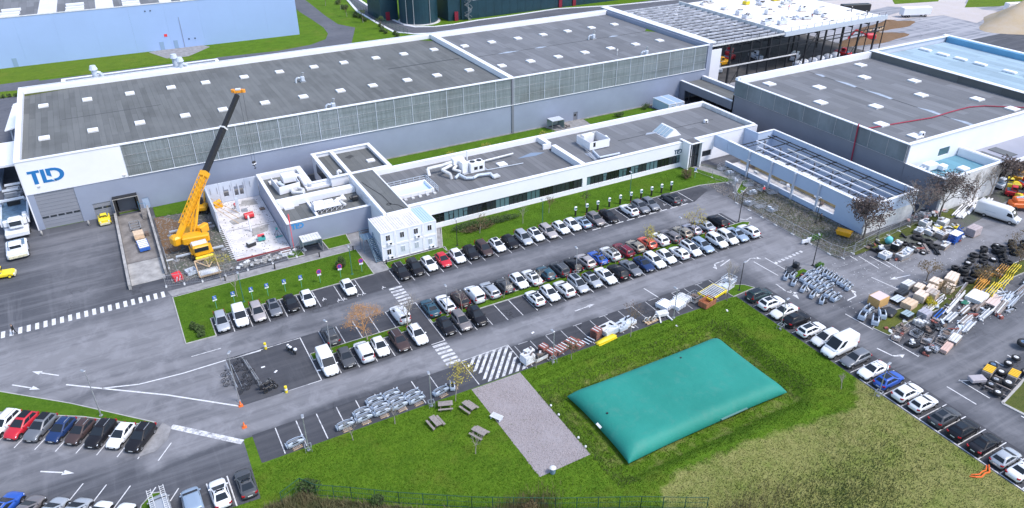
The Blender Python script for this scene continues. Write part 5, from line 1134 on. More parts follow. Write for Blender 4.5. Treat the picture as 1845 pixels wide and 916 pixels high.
# boom: yellow base box, black telescope, head
u = bd.orthogonal(); 
def along(t): return piv + bd*t
LB = (tip-piv).length
cpart('boom_base', MB().bar(along(-.6), along(LB*.42), .66, .8), YEL)
cpart('boom_collar', MB().bar(along(LB*.40), along(LB*.43), 1.15, 1.25), YEL)
side = bd.cross(Vector((0, 0, 1))).normalized(); upb = side.cross(bd)
q = MB(); JC = [side*i*.52+upb*(j*.56+.05) for i, j in ((-1, -1), (1, -1), (1, 1), (-1, 1))]
for c_ in JC: q.bar(along(2.0)+c_, along(LB*.43)+c_, .1)
for k in range(11):
    t0 = 2+(LB*.43-2)*k/11; t1 = 2+(LB*.43-2)*(k+1)/11
    for a_, b_ in ((0, 1), (1, 2), (2, 3), (3, 0)): q.bar(along(t0)+JC[a_], along(t1)+JC[b_], .06); q.bar(along(t1)+JC[a_], along(t1)+JC[b_], .06)
cpart('folded_jib', q, YEL)
cpart('telescopic_boom', MB().bar(along(LB*.43), along(LB*.74), .78, .86).bar(along(LB*.74), along(LB*.98), .62, .70), BLACKP)
cpart('boom_ring', MB().bar(along(LB*.735), along(LB*.745), 1.0, 1.05), CREAM)
cpart('boom_head', MB().cbox(tip.x, tip.y, tip.z+.2, 1.6, .7, .6, ang-.9, bev=.1).cyl(tip.x-.8, tip.y+.5, tip.z, tip.z+.5, .35).cyl(tip.x+.8, tip.y-.4, tip.z, tip.z+.5, .35), mat('head_orange', (.85, .32, .03), .5)); cpart('head_plate', MB().cbox(tip.x, tip.y, tip.z+.55, .9, .75, .2, ang-.9), CREAM)
cpart('boom_ram', MB().tube(Vector((6.3, 123.2, 2.2)), along(LB*.30)-upb*.45, .26, n=8), YEL); cpart('boom_ram', MB().tube(Vector((5.7, 123.7, 2.2)), along(LB*.30)-upb*.45-side*.5, .2, n=8), YEL)
hk = Vector((tip.x+.3, tip.y-.2, 7.2)); q = MB()
for dx in (-.25, .25): q.bar((hk.x+dx*1.6, hk.y, tip.z), (hk.x+dx, hk.y, hk.z+.9), .04)
q.bar(along(LB*.5)+upb*.7, tip+Vector((0, 0, .5)), .03); cpart('hoist_rope', q, DARK)
hb_ = cpart('hook_block', MB().cbox(hk.x, hk.y, hk.z+.45, .75, .45, .9, ang, bev=.15), BLACKP); cpart('white_band', MB().cbox(hk.x, hk.y, hk.z+.4, .77, .47, .2, ang), WHITE, hb_); cpart('hook', MB().path([(hk.x, hk.y, hk.z), (hk.x, hk.y, hk.z-.3), (hk.x+.2, hk.y, hk.z-.5), (hk.x+.05, hk.y, hk.z-.65), (hk.x-.15, hk.y, hk.z-.5)], .06, 5), DARK, hb_)
# second yellow machine behind it
ex = thing('yellow_excavator', 'small yellow excavator behind the crane against the hall wall', 'excavator', (9.3, 135.3, 0), R(70))
for a, n_, m_, w2 in ((MB().cbox(0, -.75, .35, 2.8, .45, .7, bev=.2).cbox(0, .75, .35, 2.8, .45, .7, bev=.2), 'tracks', BLACKP, 0), (MB().cbox(-.3, 0, 1.2, 2.2, 1.7, .9, bev=.2), 'body', YEL, 0), (MB().cbox(.4, .4, 2.0, 1.1, .9, 1.3, bev=.1), 'cab', DARK, 0), (MB().bar((.9, -.2, 1.3), (2.4, -.2, 3.0), .3).bar((2.4, -.2, 3.0), (3.6, -.2, 1.4), .25), 'boom', YEL, 0), (MB().cbox(3.6, -.2, 1.0, .7, .8, .7, bev=.15), 'bucket', DARK, 0)): obj(n_, a, m_, ex, world=False)

# ---------------------------------------------------------------- airport tractors at the left
def tractor(name, label, x, y, ang, L, W, Hb, m_, cabx, cabL, cabH, grp='aircraft tractors at the left'):
    t = thing(name, label, 'tractor', (x, y, .02), ang, grp)
    obj('chassis', MB().cbox(0, 0, Hb/2+.3, L, W, Hb, bev=.18), m_, t, world=False); obj('deck', MB().cbox(-L*.22, 0, Hb+.33, L*.42, W*.8, .08), mat('deck_blue_grey', (.12, .19, .27), .6, var=.3, vscale=2), t, world=False)
    c = obj('cab', MB().cbox(cabx, 0, Hb+.3+cabH/2, cabL, W*.62, cabH, bev=.12), m_, t, world=False)
    obj('windscreen', MB().cbox(cabx+cabL/2-.02, 0, Hb+.35+cabH*.55, .1, W*.52, cabH*.5), GLASS, c, world=False); obj('side_window', MB().cbox(cabx, W*.31, Hb+.35+cabH*.55, cabL*.6, .06, cabH*.45).cbox(cabx, -W*.31, Hb+.35+cabH*.55, cabL*.6, .06, cabH*.45), GLASS, c, world=False)
    for xx in (L*.31, -L*.31):
        for sy in (-1, 1): o = obj('wheel', MB().ring(0, 0, 0, .55 if L > 4.5 else .34, 0, .4 if L > 4.5 else .25, 14, 'y'), RUB, t, True, world=False); o.location = (xx, sy*(W/2-.1), .55 if L > 4.5 else .34); obj('rim', MB().tube((0, -.16, 0), (0, .16, 0), .28 if L > 4.5 else .18, n=10), m_, o, world=False)
    obj('bumper', MB().cbox(L/2+.05, 0, .7 if L > 4.5 else .45, .2, W*.85, .35), mat('hazard_cream', (.62, .58, .40), .6, var=.4, vscale=6), t, world=False)
    obj('headlight', MB().cbox(L/2-.02, W*.36, Hb*.8+.1, .12, .25, .2).cbox(L/2-.02, -W*.36, Hb*.8+.1, .12, .25, .2), HEAD, t, world=False); return t
TW = mat('tractor_white', (.72, .73, .76), .4)
a1 = tractor('aircraft_tractor', 'white aircraft tractor with glazed cab, foremost of the white machines at left', -20.5, 134.6, DN+.05, 5.4, 3.1, 1.1, TW, .8, 1.8, 1.0)
lo = thing('cargo_loader', 'big white cargo loader with dark blue deck behind the white tractor', 'loader', (-20.7, 146.5, .02), DN+.03, 'aircraft tractors at the left')
obj('chassis', MB().cbox(0, 0, 1.0, 13.5, 3.6, .9, bev=.12), TW, lo, world=False); obj('main_deck', MB().cbox(-1.2, 0, 2.0, 9.0, 3.9, .45), mat('loader_deck', (.10, .17, .24), .6, var=.35, vscale=1.2), lo, world=False)
obj('side_frame', MB().cbox(-1, 2.05, 2.1, 10, .25, .7).cbox(-1, -2.05, 2.1, 10, .25, .7).cbox(3.9, 0, 2.2, .9, 3.6, 1.0, bev=.1), TW, lo, world=False)
c = obj('cab', MB().cbox(5.0, .2, 2.6, 1.9, 2.2, 1.5, bev=.15), TW, lo, world=False); obj('windscreen', MB().cbox(5.96, .2, 2.8, .08, 1.8, .8), GLASS, c, world=False); obj('roof_plate', MB().cbox(5, .2, 3.4, 1.5, 1.6, .08), CREAM, c, world=False)
obj('lift_frame', MB().bar((-5.5, 1.8, 2), (-3.2, 1.8, 3.6), .3).bar((-5.5, -1.8, 2), (-3.2, -1.8, 3.6), .3).bar((-3.2, -1.9, 3.6), (-3.2, 1.9, 3.6), .35), TW, lo, world=False); obj('engine', MB().cbox(-4.6, 0, 2.5, 2, 2, 1.0, bev=.1), BLACKP, lo, world=False); obj('wing_platform', MB().cbox(-5.8, -2.2, 2.3, 2.4, 1.0, .3, bev=.1).cbox(2.5, 1.6, 2.6, 1.6, .7, .8, bev=.1), TW, lo, world=False)
obj('ladder', MB().bar((3.2, -1.9, .6), (3.2, -1.9, 3), .08).bar((3.8, -1.9, .6), (3.8, -1.9, 3), .08), GREYP, lo, world=False)
for xx in (4.5, 1.0, -3.5, -5.2):
    for sy in (-1, 1): o = obj('wheel', MB().ring(0, 0, 0, .55, 0, .4, 12, 'y'), RUB, lo, True, world=False); o.location = (xx, sy*1.7, .55)
for i, y in enumerate((152.5, 155.2)):
    t = thing('pale_machine', f"pale grey machine frame standing by the hall corner, the {['nearer', 'farther'][i]} one", 'machine', (-21.6+i*.3, y+4.5, .02), 0, 'machines by the hall corner'); obj('frame', MB().cbox(0, 0, 1.0, 2.6, 2.2, .3).cbox(0, 0, 1.7, 2.2, .5, .9, bev=.1), STEEL, t, world=False); obj('roof', MB().cbox(0, .6, 2.4, 2.6, 1.0, .12), CREAM, t, world=False); obj('leg', MB().cbox(-1.1, -.9, .5, .2, .2, 1).cbox(1.1, -.9, .5, .2, .2, 1).cbox(-1.1, .9, .5, .2, .2, 1).cbox(1.1, .9, .5, .2, .2, 1), STEEL, t, world=False)
tractor('baggage_tractor', 'yellow baggage tractor cut by the left edge', -22.4, 127.0, R(-8), 3.2, 1.7, .7, YELL, -.5, 1.0, .9, 'yellow tractors'); o = tractor('yellow_tug', 'yellow tug parked at the small roller door beside the ramp', -7.0, 139.6, DN, 2.9, 1.9, .95, YELL, -.2, 1.2, .35, 'yellow tractors')
obj('engine_hole', MB().cbox(.2, .5, 1.3, .5, .35, .04).cbox(.2, 0, 1.3, .5, .3, .04).cbox(.2, -.5, 1.3, .5, .35, .04), BLACKP, o, world=False)
# cart train on the ramp
t = thing('scissor_cart', 'dark framed empty cart nearest the dock door on the ramp', 'cart', (-2.4, 134.8, .1), R(2)); obj('frame', MB().bar((-.8, -1.6, .5), (-.8, 1.6, .5), .1).bar((.8, -1.6, .5), (.8, 1.6, .5), .1), STEEL, t, world=False); [obj('crossbar', MB().bar((-.8, y, .5), (.8, y, .5), .1), STEEL, t, world=False) for y in (-1.6, -.6, .4, 1.6)]
for x in (-.7, .7):
    for y in (-1.3, 1.3): obj('wheel', MB().ring(x, y, .2, .2, 0, .14, 8, 'x'), RUB, t, world=False)
t = thing('crate_cart', 'flat cart with a plywood crate top halfway down the ramp', 'cart', (-2.2, 130.0, .1), R(3)); obj('crate', MB().cbox(0, 0, .75, 1.6, 1.8, .9, bev=.03), CARD, t, world=False); obj('crate_lid', MB().cbox(0, -1.2, .5, 1.5, .6, .4, bev=.03), WOOD, t, world=False)
t = thing('blue_scissor_table', 'blue and white slatted lift table cart low on the ramp', 'cart', (-1.9, 126.2, .1), R(4)); obj('frame', MB().cbox(-.75, 0, .5, .14, 3.4, .5).cbox(.75, 0, .5, .14, 3.4, .5).cbox(0, -1.7, .5, 1.6, .2, .5), BLUEP, t, world=False); [obj('slat', MB().cbox(0, -1.3+k*.65, .8, 1.5, .35, .1), WHITE, t, world=False) for k in range(5)]
t = thing('brown_box', 'small brown box beside the plywood crate on the ramp', 'box', (-.9, 130.6, .1)); obj('carton', MB().cbox(0, 0, .3, .6, .9, .6, bev=.02), WOODD, t, world=False); obj('lid', MB().cbox(0, 0, .62, .62, .92, .04), WOODD, t, world=False)
# ================================================================== FURNITURE AND YARD THINGS
# ---- the water bladder
bt = thing('water_bladder', 'huge turquoise green pillow shaped water tank lying in the grass basin', 'water tank', (53.2, 52.8, -.9))
nx2, ny2 = 60, 36; vs = []; fs = []; X0, X1, Y0, Y1 = 40.95, 65.95, 47.0, 60.0
def pil(u, v, s_):
    a, b = abs(2*u-1), abs(2*v-1)
    da, db = (1-a)*12.5, (1-b)*6.5; r1, r2 = min(1, da/1.9), min(1, db/1.7)
    e = math.sqrt(max(0, 1-(1-r1)**2))*math.sqrt(max(0, 1-(1-r2)**2))*(.90+.10*(1-a*a)*(1-b*b))
    inx = .55*(1-b**3)*(a**4); iny = .42*(1-a**3)*(b**4)
    x = X0+(X1-X0)*u - (1 if u > .5 else -1)*inx*.6; y = Y0+(Y1-Y0)*v - (1 if v > .5 else -1)*iny*.6
    return (x, y, -.45 + (1.45*e if s_ > 0 else -.52*min(1, e*1.4)))
for s_ in (1, -1):
    o = len(vs)
    for j in range(ny2+1):
        for i in range(nx2+1):
            u, v = .5-.5*math.cos(math.pi*i/nx2), .5-.5*math.cos(math.pi*j/ny2); vs.append(pil(u, v, s_))
    for j in range(ny2):
        for i in range(nx2):
            q = (o+j*(nx2+1)+i, o+j*(nx2+1)+i+1, o+(j+1)*(nx2+1)+i+1, o+(j+1)*(nx2+1)+i); fs.append(q if s_ > 0 else tuple(reversed(q)))
q = MB(); q.add(vs, fs); obj('envelope', q, BLAD, bt, True)
a = at(1188, 694, .85); obj('vent_cap', MB().cyl(a[0]+5.9, a[1]+2.9, .85, 1.0, .13), DARK, bt); a = at(1094, 746, .8); obj('vent_cap', MB().cyl(a[0], a[1], .8, .98, .13), DARK, bt)
a = at(1079, 768, .35); obj('white_label', MB().cbox(a[0], a[1], .42, .3, .75, .25, tilt=.5), WHITE, bt); obj('seam_strip', MB().box(55.0, 47.05, -.33, 59.2, 47.3, -.22), mat('seam_text', (.10, .22, .20), .6), bt)
# ---- street lamps
def lamp(x, y, h, ang, label, m_=STEEL, col=False, dbl=False):
    t = thing('street_lamp', label, 'lamp post', (x, y, .02), ang, 'lamp posts of the car parks')
    obj('pole', MB().tube((0, 0, 0), (0, 0, h), .09 if h > 5.5 else .07, .05, 8), m_, t, world=False); obj('base', MB().cyl(0, 0, 0, .12, .22, n=10), m_, t, world=False)
    hd = obj('lamp_head', MB().cbox(.36, 0, h+.02, .7, .3, .1, bev=.04), STEEL, t, world=False); obj('lens', MB().cbox(.45, 0, h-.05, .5, .24, .03), CREAM, hd, world=False)
    obj('arm', MB().bar((0, 0, h-.1), (.2, 0, h), .06), m_, t, world=False)
    if dbl: hd2 = obj('lamp_head', MB().cbox(-.42, 0, h+.02, .85, .36, .12, bev=.04), GREYP, t, world=False)
    if col: obj('guard_cage', MB().bar((-.35, -.35, 0), (-.35, -.35, .8), .06).bar((.35, -.35, 0), (.35, -.35, .8), .06).bar((-.35, .35, 0), (-.35, .35, .8), .06).bar((.35, .35, 0), (.35, .35, .8), .06).bar((-.35, -.35, .75), (.35, -.35, .75), .06).bar((-.35, .35, .75), (.35, .35, .75), .06).bar((-.35, -.35, .75), (-.35, .35, .75), .06).bar((.35, -.35, .75), (.35, .35, .75), .06), STEEL, t, world=False)
    return t
GRN = mat('lamp_green', (.05, .17, .12), .6)
for x, y, h, a_, lb_, m_, c_ in (
    (-11.0, 84.2, 6.9, 2.2, 'tall grey lamp post behind the slanted row at lower left', STEEL, 0), (4.3, 78.7, 7.4, 1.0, 'tall lamp post beside the bicycle rack and the traffic cone', STEEL, 0),
    (25.0, 66.2, 5, 1.4, 'lamp post by the picnic tables at the edge of the parking strip', STEEL, 1), (9.6, 66.2, 4.9, 1.4, 'lamp post beside the single grey body shell at lower left', STEEL, 1),
    (42.7, 66.2, 5, 1.6, 'lamp post among the red pallets along the meadow edge', STEEL, 1), (63.4, 66.4, 5, 1.6, 'lamp post at the white pallet frames along the meadow edge', STEEL, 0),
    (74.9, 40.6, 5, .2, 'caged lamp post beside the blue off-road car by the meadow kerb', STEEL, 1), (74.9, 56.9, 5, .2, 'caged lamp post beside the fourth car of the meadow kerb row', STEEL, 1),
    (92.6, 66.9, 5.6, .9, 'dark lamp post on the bed of the grey shell cluster', DARK, 0), (92.8, 84.0, 6.0, 1.5, 'dark lamp post at the right end of the middle median', DARK, 0),
    (76.9, 67.2, 5.0, .2, 'lamp post on the grass corner behind the dark green people carrier', DARK, 0), (105.6, 95.4, 5.0, 1.5, 'dark lamp post on the narrow lawn near the office entrance', DARK, 0),
    (17.4, 82.9, 5, 1.9, 'lamp post beside the charcoal car on the left median', STEEL, 0), (34.9, 83.0, 5, 1.4, 'lamp post on the median between the dark teal saloon and its neighbours', STEEL, 0),
    (57.3, 83.0, 5, 1.4, 'lamp post on the median beside the charcoal people carrier', STEEL, 1), (78.1, 83.0, 5, 1.4, 'lamp post on the median beside the taupe estate car', STEEL, 0),
    (9.5, 101.1, 5, 1.5, 'green lamp post on the left lawn near the blue parking signs', GRN, 0), (26.3, 100.7, 5, 1.5, 'green lamp post on the left lawn near the purple parking signs', GRN, 0),
    (44.9, 100.9, 5, 1.5, 'dark lamp post beside the site cabins at the path', DARK, 0), (61.5, 100.4, 4.8, 1.5, 'green lamp post on the office lawn behind the beige estate car', GRN, 0), (83.2, 103.5, 4.2, 1.5, 'small green lamp post in the middle of the office lawn', GRN, 0),
    (104.6, 77.0, 5, 1.5, 'dark lamp post in the torn ground beside the roofless shell', DARK, 0), (109.5, 68.0, 4.6, .5, 'dark lamp post between the two brown trees by the shell corner', DARK, 0)):
    lamp(x, y, h, a_, lb_, m_, c_)
# bollard lights along the path
for i, (x, y) in enumerate(((8.2, 108.6), (15.9, 108.4), (23.3, 108.6), (28.9, 108.0), (32.2, 101.0))): tag(obj('bollard', MB().cyl(x, y, 0, .8, .11, n=8).cyl(x, y, .8, .9, .13, n=8), BLACKP, None, True), f"short black bollard light, {ORD[i]} from the left along the lawn path", 'bollard', 'bollards along the path')
# parking signs
def sign(x, y, label, kind, grp):
    t = thing('parking_sign', label, 'sign', (x, y, .1), random.uniform(-.15, .15), grp)
    obj('post', MB().cyl(0, 0, 0, 1.9, .035, n=6), mat('sign_green', (.12, .42, .30), .5), t, world=False)
    if kind == 'blue':
        p_ = obj('panel', MB().cbox(0, 0, 1.95, .56, .05, .56, bev=.02), BLUEP, t, world=False)
        q = MB(); q.cbox(.03, -.04, 1.85, .26, .02, .05); q.cbox(-.05, -.04, 1.95, .06, .02, .24); q.cbox(.02, -.04, 2.0, .18, .02, .05); q.cbox(.15, -.04, 1.78, .06, .02, .12); q.cbox(-.05, -.04, 2.12, .09, .02, .08); obj('wheelchair_symbol', q, WHITE, p_, world=False)
        obj('lower_plate', MB().cbox(0, 0, 1.5, .6, .04, .18), WHITE, t, world=False)
    else:
        d_ = MB().tube((0, .03, 2.1), (0, -.03, 2.1), .4, n=18); p_ = obj('panel', d_, mat('prohibition_red', (.55, .05, .12), .5), t, world=False)
        obj('disc', MB().tube((0, -.031, 2.1), (0, -.04, 2.1), .30, n=18), mat('sign_indigo', (.08, .06, .38), .5), p_, world=False); obj('cross_bar', MB().bar((-.2, -.045, 1.9), (.2, -.045, 2.3), .08, .01), mat('prohibition_red', (.55, .05, .12)), p_, world=False)
        obj('lower_plate', MB().cbox(0, 0, 1.55, .6, .04, .3), WHITE, t, world=False)
for i, x in enumerate((5.6, 8.2, 10.8, 13.1, 15.7, 18.2)): sign(x, 101.2-.1*i, f"small blue disabled parking sign, {ORD[i]} from the left on the left lawn", 'blue', 'blue parking signs')
for i, x in enumerate((21.1, 24.4, 27.9)): sign(x, 100.6, f"round red rimmed no parking sign, {ORD[i]} from the left on the left lawn", 'no', 'no parking signs')
sign(98.5, 102.4, 'round blue sign on the office lawn beside the brown bush', 'blue', 'signs on the office lawn')
# chargers
for i, x in enumerate((68.4, 70.9, 73.3, 75.9, 78.4, 80.9, 83.3, 85.8, 88.2, 90.6)):
    t = thing('charging_post', f"black and white car charging post, {ORD[i]} from the left of ten below the offices", 'charging post', (x, 100.2, .1), 0, 'car charging posts')
    obj('post', MB().cbox(0, 0, .6, .28, .26, 1.2, bev=.04), BLACKP, t, world=False); obj('head', MB().cbox(0, 0, 1.55, .5, .36, .75, bev=.08), WHITE, t, world=False); obj('screen', MB().cbox(0, -.19, 1.6, .34, .03, .36), mat('screen_teal', (.05, .16, .16), .3), t, world=False)
# grit posts, cones
for x, y, lb_ in ((9.7, 87.9, 'upper'), (9.9, 77.5, 'lower')): t = thing('yellow_bollard', f"yellow bollard with a white band at the {lb_} side of the motorcycle area", 'bollard', (x, y, .02), 0, 'yellow bollards'); obj('post', MB().cyl(0, 0, 0, 1.0, .18, n=12), YELL, t, world=False); obj('band', MB().cyl(0, 0, .45, .7, .186, n=12), WHITE, t, world=False)
def cone(x, y, lb_):
    t = thing('traffic_cone', lb_, 'cone', (x, y, .02)); obj('cone', MB().cyl(0, 0, .04, .8, .2, .04, 12), ORAN, t, world=False); obj('base', MB().box(-.27, -.27, 0, .27, .27, .05), ORAN, t, world=False); obj('band', MB().cyl(0, 0, .35, .5, .135, .10, 12), WHITE, t, world=False)
cone(4.3, 77.75, 'orange traffic cone at the foot of the lamp post by the road tip'); cone(3.9, 73.7, 'small red and white cone on the road near the lawn corner')
# picnic tables
pt_ = thing('picnic_table', 'x', 'picnic table', (0, 0, 0)); 
for k in range(5): obj('plank', MB().cbox(-.3+.15*k, 0, .75, .14, 1.9, .05), WOODW, pt_, world=False)
for s_ in (-.72, .72):
    for k in (0, 1): obj('seat_plank', MB().cbox(s_+.14*k-.07, 0, .44, .13, 1.9, .05), WOODW, pt_, world=False)
for y in (-.65, .65): obj('leg_frame', MB().bar((-.75, y, 0), (-.2, y, .73), .09, .06).bar((.75, y, 0), (.2, y, .73), .09, .06).bar((-.8, y, .38), (.8, y, .38), .09, .06).bar((-.35, y, .69), (.35, y, .69), .08, .05), WOODD, pt_, world=False)
for x, y, a_, lb_ in ((24.1, 62.9, .12, 'weathered picnic table left of the other tables on the meadow'), (28.8, 63.4, .3, 'weathered picnic table next to the gravel patch and the sapling'), (27.9, 58.8, .45, 'weathered picnic table farthest down the meadow')): dup(pt_, (x, y, 0), a_, lb_, 'picnic tables')
dup(pt_, (26.4, 65.1, .0), 1.2, 'grey tilted picnic table at the edge of the parking strip', 'picnic tables', (.95, .95, .9))
dup(pt_, (91.4, 139.6, 0), .2, 'dark picnic table beside the courtyard shelter', 'picnic tables'); rm(pt_)
t = thing('slatted_bench', 'small pale slatted bench standing on the gravel patch', 'bench', (31.0, 60.3, .02), .5); [obj('slat', MB().cbox(-.36+.18*k, 0, .42, .14, 1.5, .05), CREAM, t, world=False) for k in range(5)]; obj('leg', MB().cbox(0, -.6, .2, .8, .08, .4).cbox(0, .6, .2, .8, .08, .4), GREYP, t, world=False)
t = thing('litter_bin', 'blue-grey litter bin at the lower corner of the gravel patch', 'bin', (32.4, 49.6, 0)); obj('body', MB().cyl(0, 0, .1, .85, .3, .34, 12), mat('bin_blue', (.18, .27, .36), .5), t, world=False); obj('lid', MB().cyl(0, 0, .85, .98, .38, .2, 12), CREAM, t, world=False); obj('post', MB().cyl(0, 0, 0, .1, .1), DARK, t, world=False)
for i, (x, y) in enumerate(((992.5, 732), (1006.5, 748.5), (1042, 790), (1055, 806))): a = at(x, y); tag(obj('marker_stone', MB().cyl(a[0], a[1], 0, .22, .16, .12, 8), CREAM, None, True), f"small pale marker stone, {ORD[i]} from the top along the right gravel edge", 'stone', 'marker stones')
# ---- shelters
def shelter(x, y, lab, m_, ang=0):
    t = thing('smoking_shelter', lab, 'shelter', (x, y, .05), ang); q = MB()
    for k in range(7): obj('roof_sheet', MB().cbox(-1.4+.46*k+.0, 0, 2.45+.0, .42, 2.4, .06), m_, t, world=False)
    obj('frame', MB().bar((-1.6, -1.2, 0), (-1.6, -1.2, 2.4), .08).bar((1.6, -1.2, 0), (1.6, -1.2, 2.4), .08).bar((-1.6, 1.2, 0), (-1.6, 1.2, 2.4), .08).bar((1.6, 1.2, 0), (1.6, 1.2, 2.4), .08).bar((-1.65, -1.2, 2.38), (1.65, -1.2, 2.38), .1).bar((-1.65, 1.2, 2.38), (1.65, 1.2, 2.38), .1), STEEL, t, world=False)
    obj('glass_side', MB().cbox(1.6, 0, 1.2, .03, 2.3, 1.8).cbox(0, 1.2, 1.2, 3.1, .03, 1.8), mat('shelter_glass', (.30, .36, .38), .2), t, world=False); obj('bench', MB().cbox(0, .8, .5, 2.6, .4, .08), DARK, t, world=False)
shelter(22.9, 111.6, 'small shelter with ribbed pale roof in front of the grey wing letters', CREAM); shelter(88.6, 139.7, 'small shelter with pale roof against the hall in the courtyard', PALEB)
# ---- bicycles and motorcycles
bk = thing('bicycle_rack', 'long steel ladder-like bicycle rack in the marked corner', 'bicycle rack', (6.3, 83, .02)); q = MB()
obj('rail', MB().bar((6.4, 86.8, .5), (7.3, 79.6, .5), .07).bar((6.75, 86.8, .1), (7.65, 79.6, .1), .07), STEEL, bk); obj('rail', MB().bar((4.3, 86.6, .6), (4.6, 80.8, .6), .1).bar((4.9, 86.6, .1), (5.2, 80.8, .1), .07), STEEL, bk)
for k in range(18): inst('hoop', 'hoop', lambda: MB().bar((0, 0, 0), (0, 0, .55), .04).bar((0, 0, .55), (.4, 0, .1), .04).bar((.12, 0, 0), (.12, 0, .55), .04), bk, (6.4+.9*k/17, 86.8-7.2*k/17, .05), STEEL)
bp = thing('bicycle', 'x', 'bicycle', (0, 0, 0)); 
def spoke_wheel(x): 
    q = MB(); n = 14; rg = [[(x+r*math.cos(2*math.pi*i/n), h, .34+r*math.sin(2*math.pi*i/n)) for r, h in ((.34, -.02), (.34, .02), (.29, .02), (.29, -.02))] for i in range(n)]; rg.append(rg[0]); q.loft(rg); [q.bar((x, 0, .34), (x+.3*math.cos(k), 0, .34+.3*math.sin(k)), .012) for k in range(0, 6)]; return q
for x in (-.52, .52): obj('wheel', spoke_wheel(x), RUB, bp, world=False)
obj('frame', MB().bar((-.52, 0, .34), (-.12, 0, .85), .035).bar((-.12, 0, .85), (-.05, 0, .3), .035).bar((-.05, 0, .3), (.36, 0, .82), .035).bar((-.12, 0, .8), (.36, 0, .88), .035).bar((.36, 0, .95), (.52, 0, .34), .035).bar((-.52, 0, .34), (-.05, 0, .3), .03), DARK, bp, world=False)
obj('saddle', MB().cbox(-.14, 0, .93, .26, .13, .06), BLACKP, bp, world=False); obj('handlebar', MB().bar((.34, -.28, 1.0), (.34, .28, 1.0), .03), STEEL, bp, world=False)
for i, (x, y, a_) in enumerate(((5.9, 86.3, .1), (5.7, 84.6, -.2), (6.5, 83.4, .25), (5.8, 82.0, .0), (6.6, 81.0, -.1), (3.8, 83.4, .2), (3.9, 82.2, -.3), (4.0, 84.6, .1), (5.3, 80.2, .4))): dup(bp, (x, y, .03), a_, 'dark bicycle parked at the steel rack in the marked corner', 'bicycles at the rack')
rm(bp)
def moto(x, y, a_, lb_, m_):
    t = thing('motorcycle', lb_, 'motorcycle', (x, y, .02), a_); [obj('wheel', MB().ring(xx, 0, .32, .32, 0, .14, 12, 'y', hole=.5), RUB, t, True, world=False) for xx in (-.7, .7)]
    obj('tank', MB().cbox(.15, 0, .85, .6, .34, .3, bev=.08), m_, t, world=False); obj('saddle', MB().cbox(-.4, 0, .82, .8, .28, .14, bev=.05), BLACKP, t, world=False); obj('engine', MB().cbox(.0, 0, .5, .55, .3, .4, bev=.05), DARK, t, world=False); obj('fork', MB().bar((.7, -.1, .32), (.42, -.1, 1.0), .06).bar((.7, .1, .32), (.42, .1, 1.0), .06), STEEL, t, world=False)
    obj('handlebar', MB().bar((.4, -.38, 1.05), (.4, .38, 1.05), .05), DARK, t, world=False); obj('fairing', MB().cbox(.58, 0, .95, .25, .36, .35, bev=.08), m_, t, world=False); obj('top_case', MB().cbox(-.95, 0, .95, .4, .42, .32, bev=.06), m_, t, world=False)
moto(12.6, 85.4, 2.0, 'white and black motorcycle alone near the marked corner line', paint('white')); moto(8.0, 79.8, .35, 'dark motorcycle with a cover, rearmost of the two by the rack end', paint('charcoal')); moto(8.3, 78.8, .25, 'black and silver motorcycle, nearer of the two by the rack end', paint('black'))
# ---- roof plant
def plant(name, label, x, y, z, ang=0, cat='roof unit', grp=None): return thing(name, label, cat, (x, y, z), ang, grp)
def extract(x, y, z, lab, a_=0):
    t = plant('extract_fan', lab, x, y, z, a_, 'roof fan', 'roof fans of the great hall'); obj('housing', MB().cbox(0, 0, .75, .8, .8, 1.1, bev=.1), GREYP, t, world=False); obj('duct', MB().path([(-.3, 0, .9), (-1.1, 0, 1.1), (-1.5, 0, .7), (-1.5, 0, 0)], .2, 8), GREYP, t, world=False)
    obj('stack', MB().tube((.1, 0, 1.2), (.25, 0, 2.1), .22, .3, 10), STEEL, t, world=False); obj('base', MB().cbox(0, 0, .1, 1.2, 1.2, .2), STEEL, t, world=False)
for x, y, lb_ in ((37.8, 165.5, 'grey roof fan with bent duct in the middle of the felt roof'), (38.4, 144.8, 'grey roof fan with bent duct at the front edge of the felt roof'), (115.5, 164.6, 'grey roof fan with curled duct between skylights of the newer roof'), (118.0, 145.1, 'grey roof fan at the front edge of the newer roof')): extract(x, y, 12.0, lb_)
t = plant('roof_antenna', 'small white mast at the front edge of the newer roof', 111.7, 148.6, 12, 0, 'mast'); obj('mast', MB().cyl(0, 0, 0, 1.2, .06), CREAM, t, world=False); obj('head', MB().cbox(0, 0, 1.35, .3, .2, .5), CREAM, t, world=False)
for i, (x, y, h, lb_) in enumerate(((-2.6, 189, 13.0, 'pale roof duct standing behind the hall parapet at left'), (14.6, 192, 12.5, 'big pale cyclone duct behind the hall parapet'), (15.3, 186.9, 12.9, 'pale roof duct on the hall parapet beside the cyclone'))): t = plant('dust_cyclone', lb_, x, y, 0, 0, 'roof duct'); obj('stack', MB().cyl(0, 0, 6, h+1.6, .55, n=12), GREYP, t, world=False); obj('cowl', MB().cyl(0, 0, h+1.6, h+2.5, .9, .6, 12), GREYP, t, world=False); obj('elbow', MB().path([(.3, 0, h+1), (1.2, 0, h+.6), (1.5, 0, h-.8)], .4, 8), GREYP, t, world=False)
t = plant('chiller', 'white twin fan chiller with white ducts on the left office roof', 56.5, 118.8, 4.5); 
obj('cabinet', MB().cbox(-1.6, 0, 1.2, 1.3, 1.7, 2.2, bev=.05), WHITE, t, world=False); c = obj('cabinet', MB().cbox(.7, -.6, 1.1, 3.0, 1.8, 1.9, bev=.05), WHITE, t, world=False)
for x in (.0, 1.4): obj('fan', MB().cyl(x, -.6, 2.05, 2.15, .5, n=14), DARK, c, world=False)
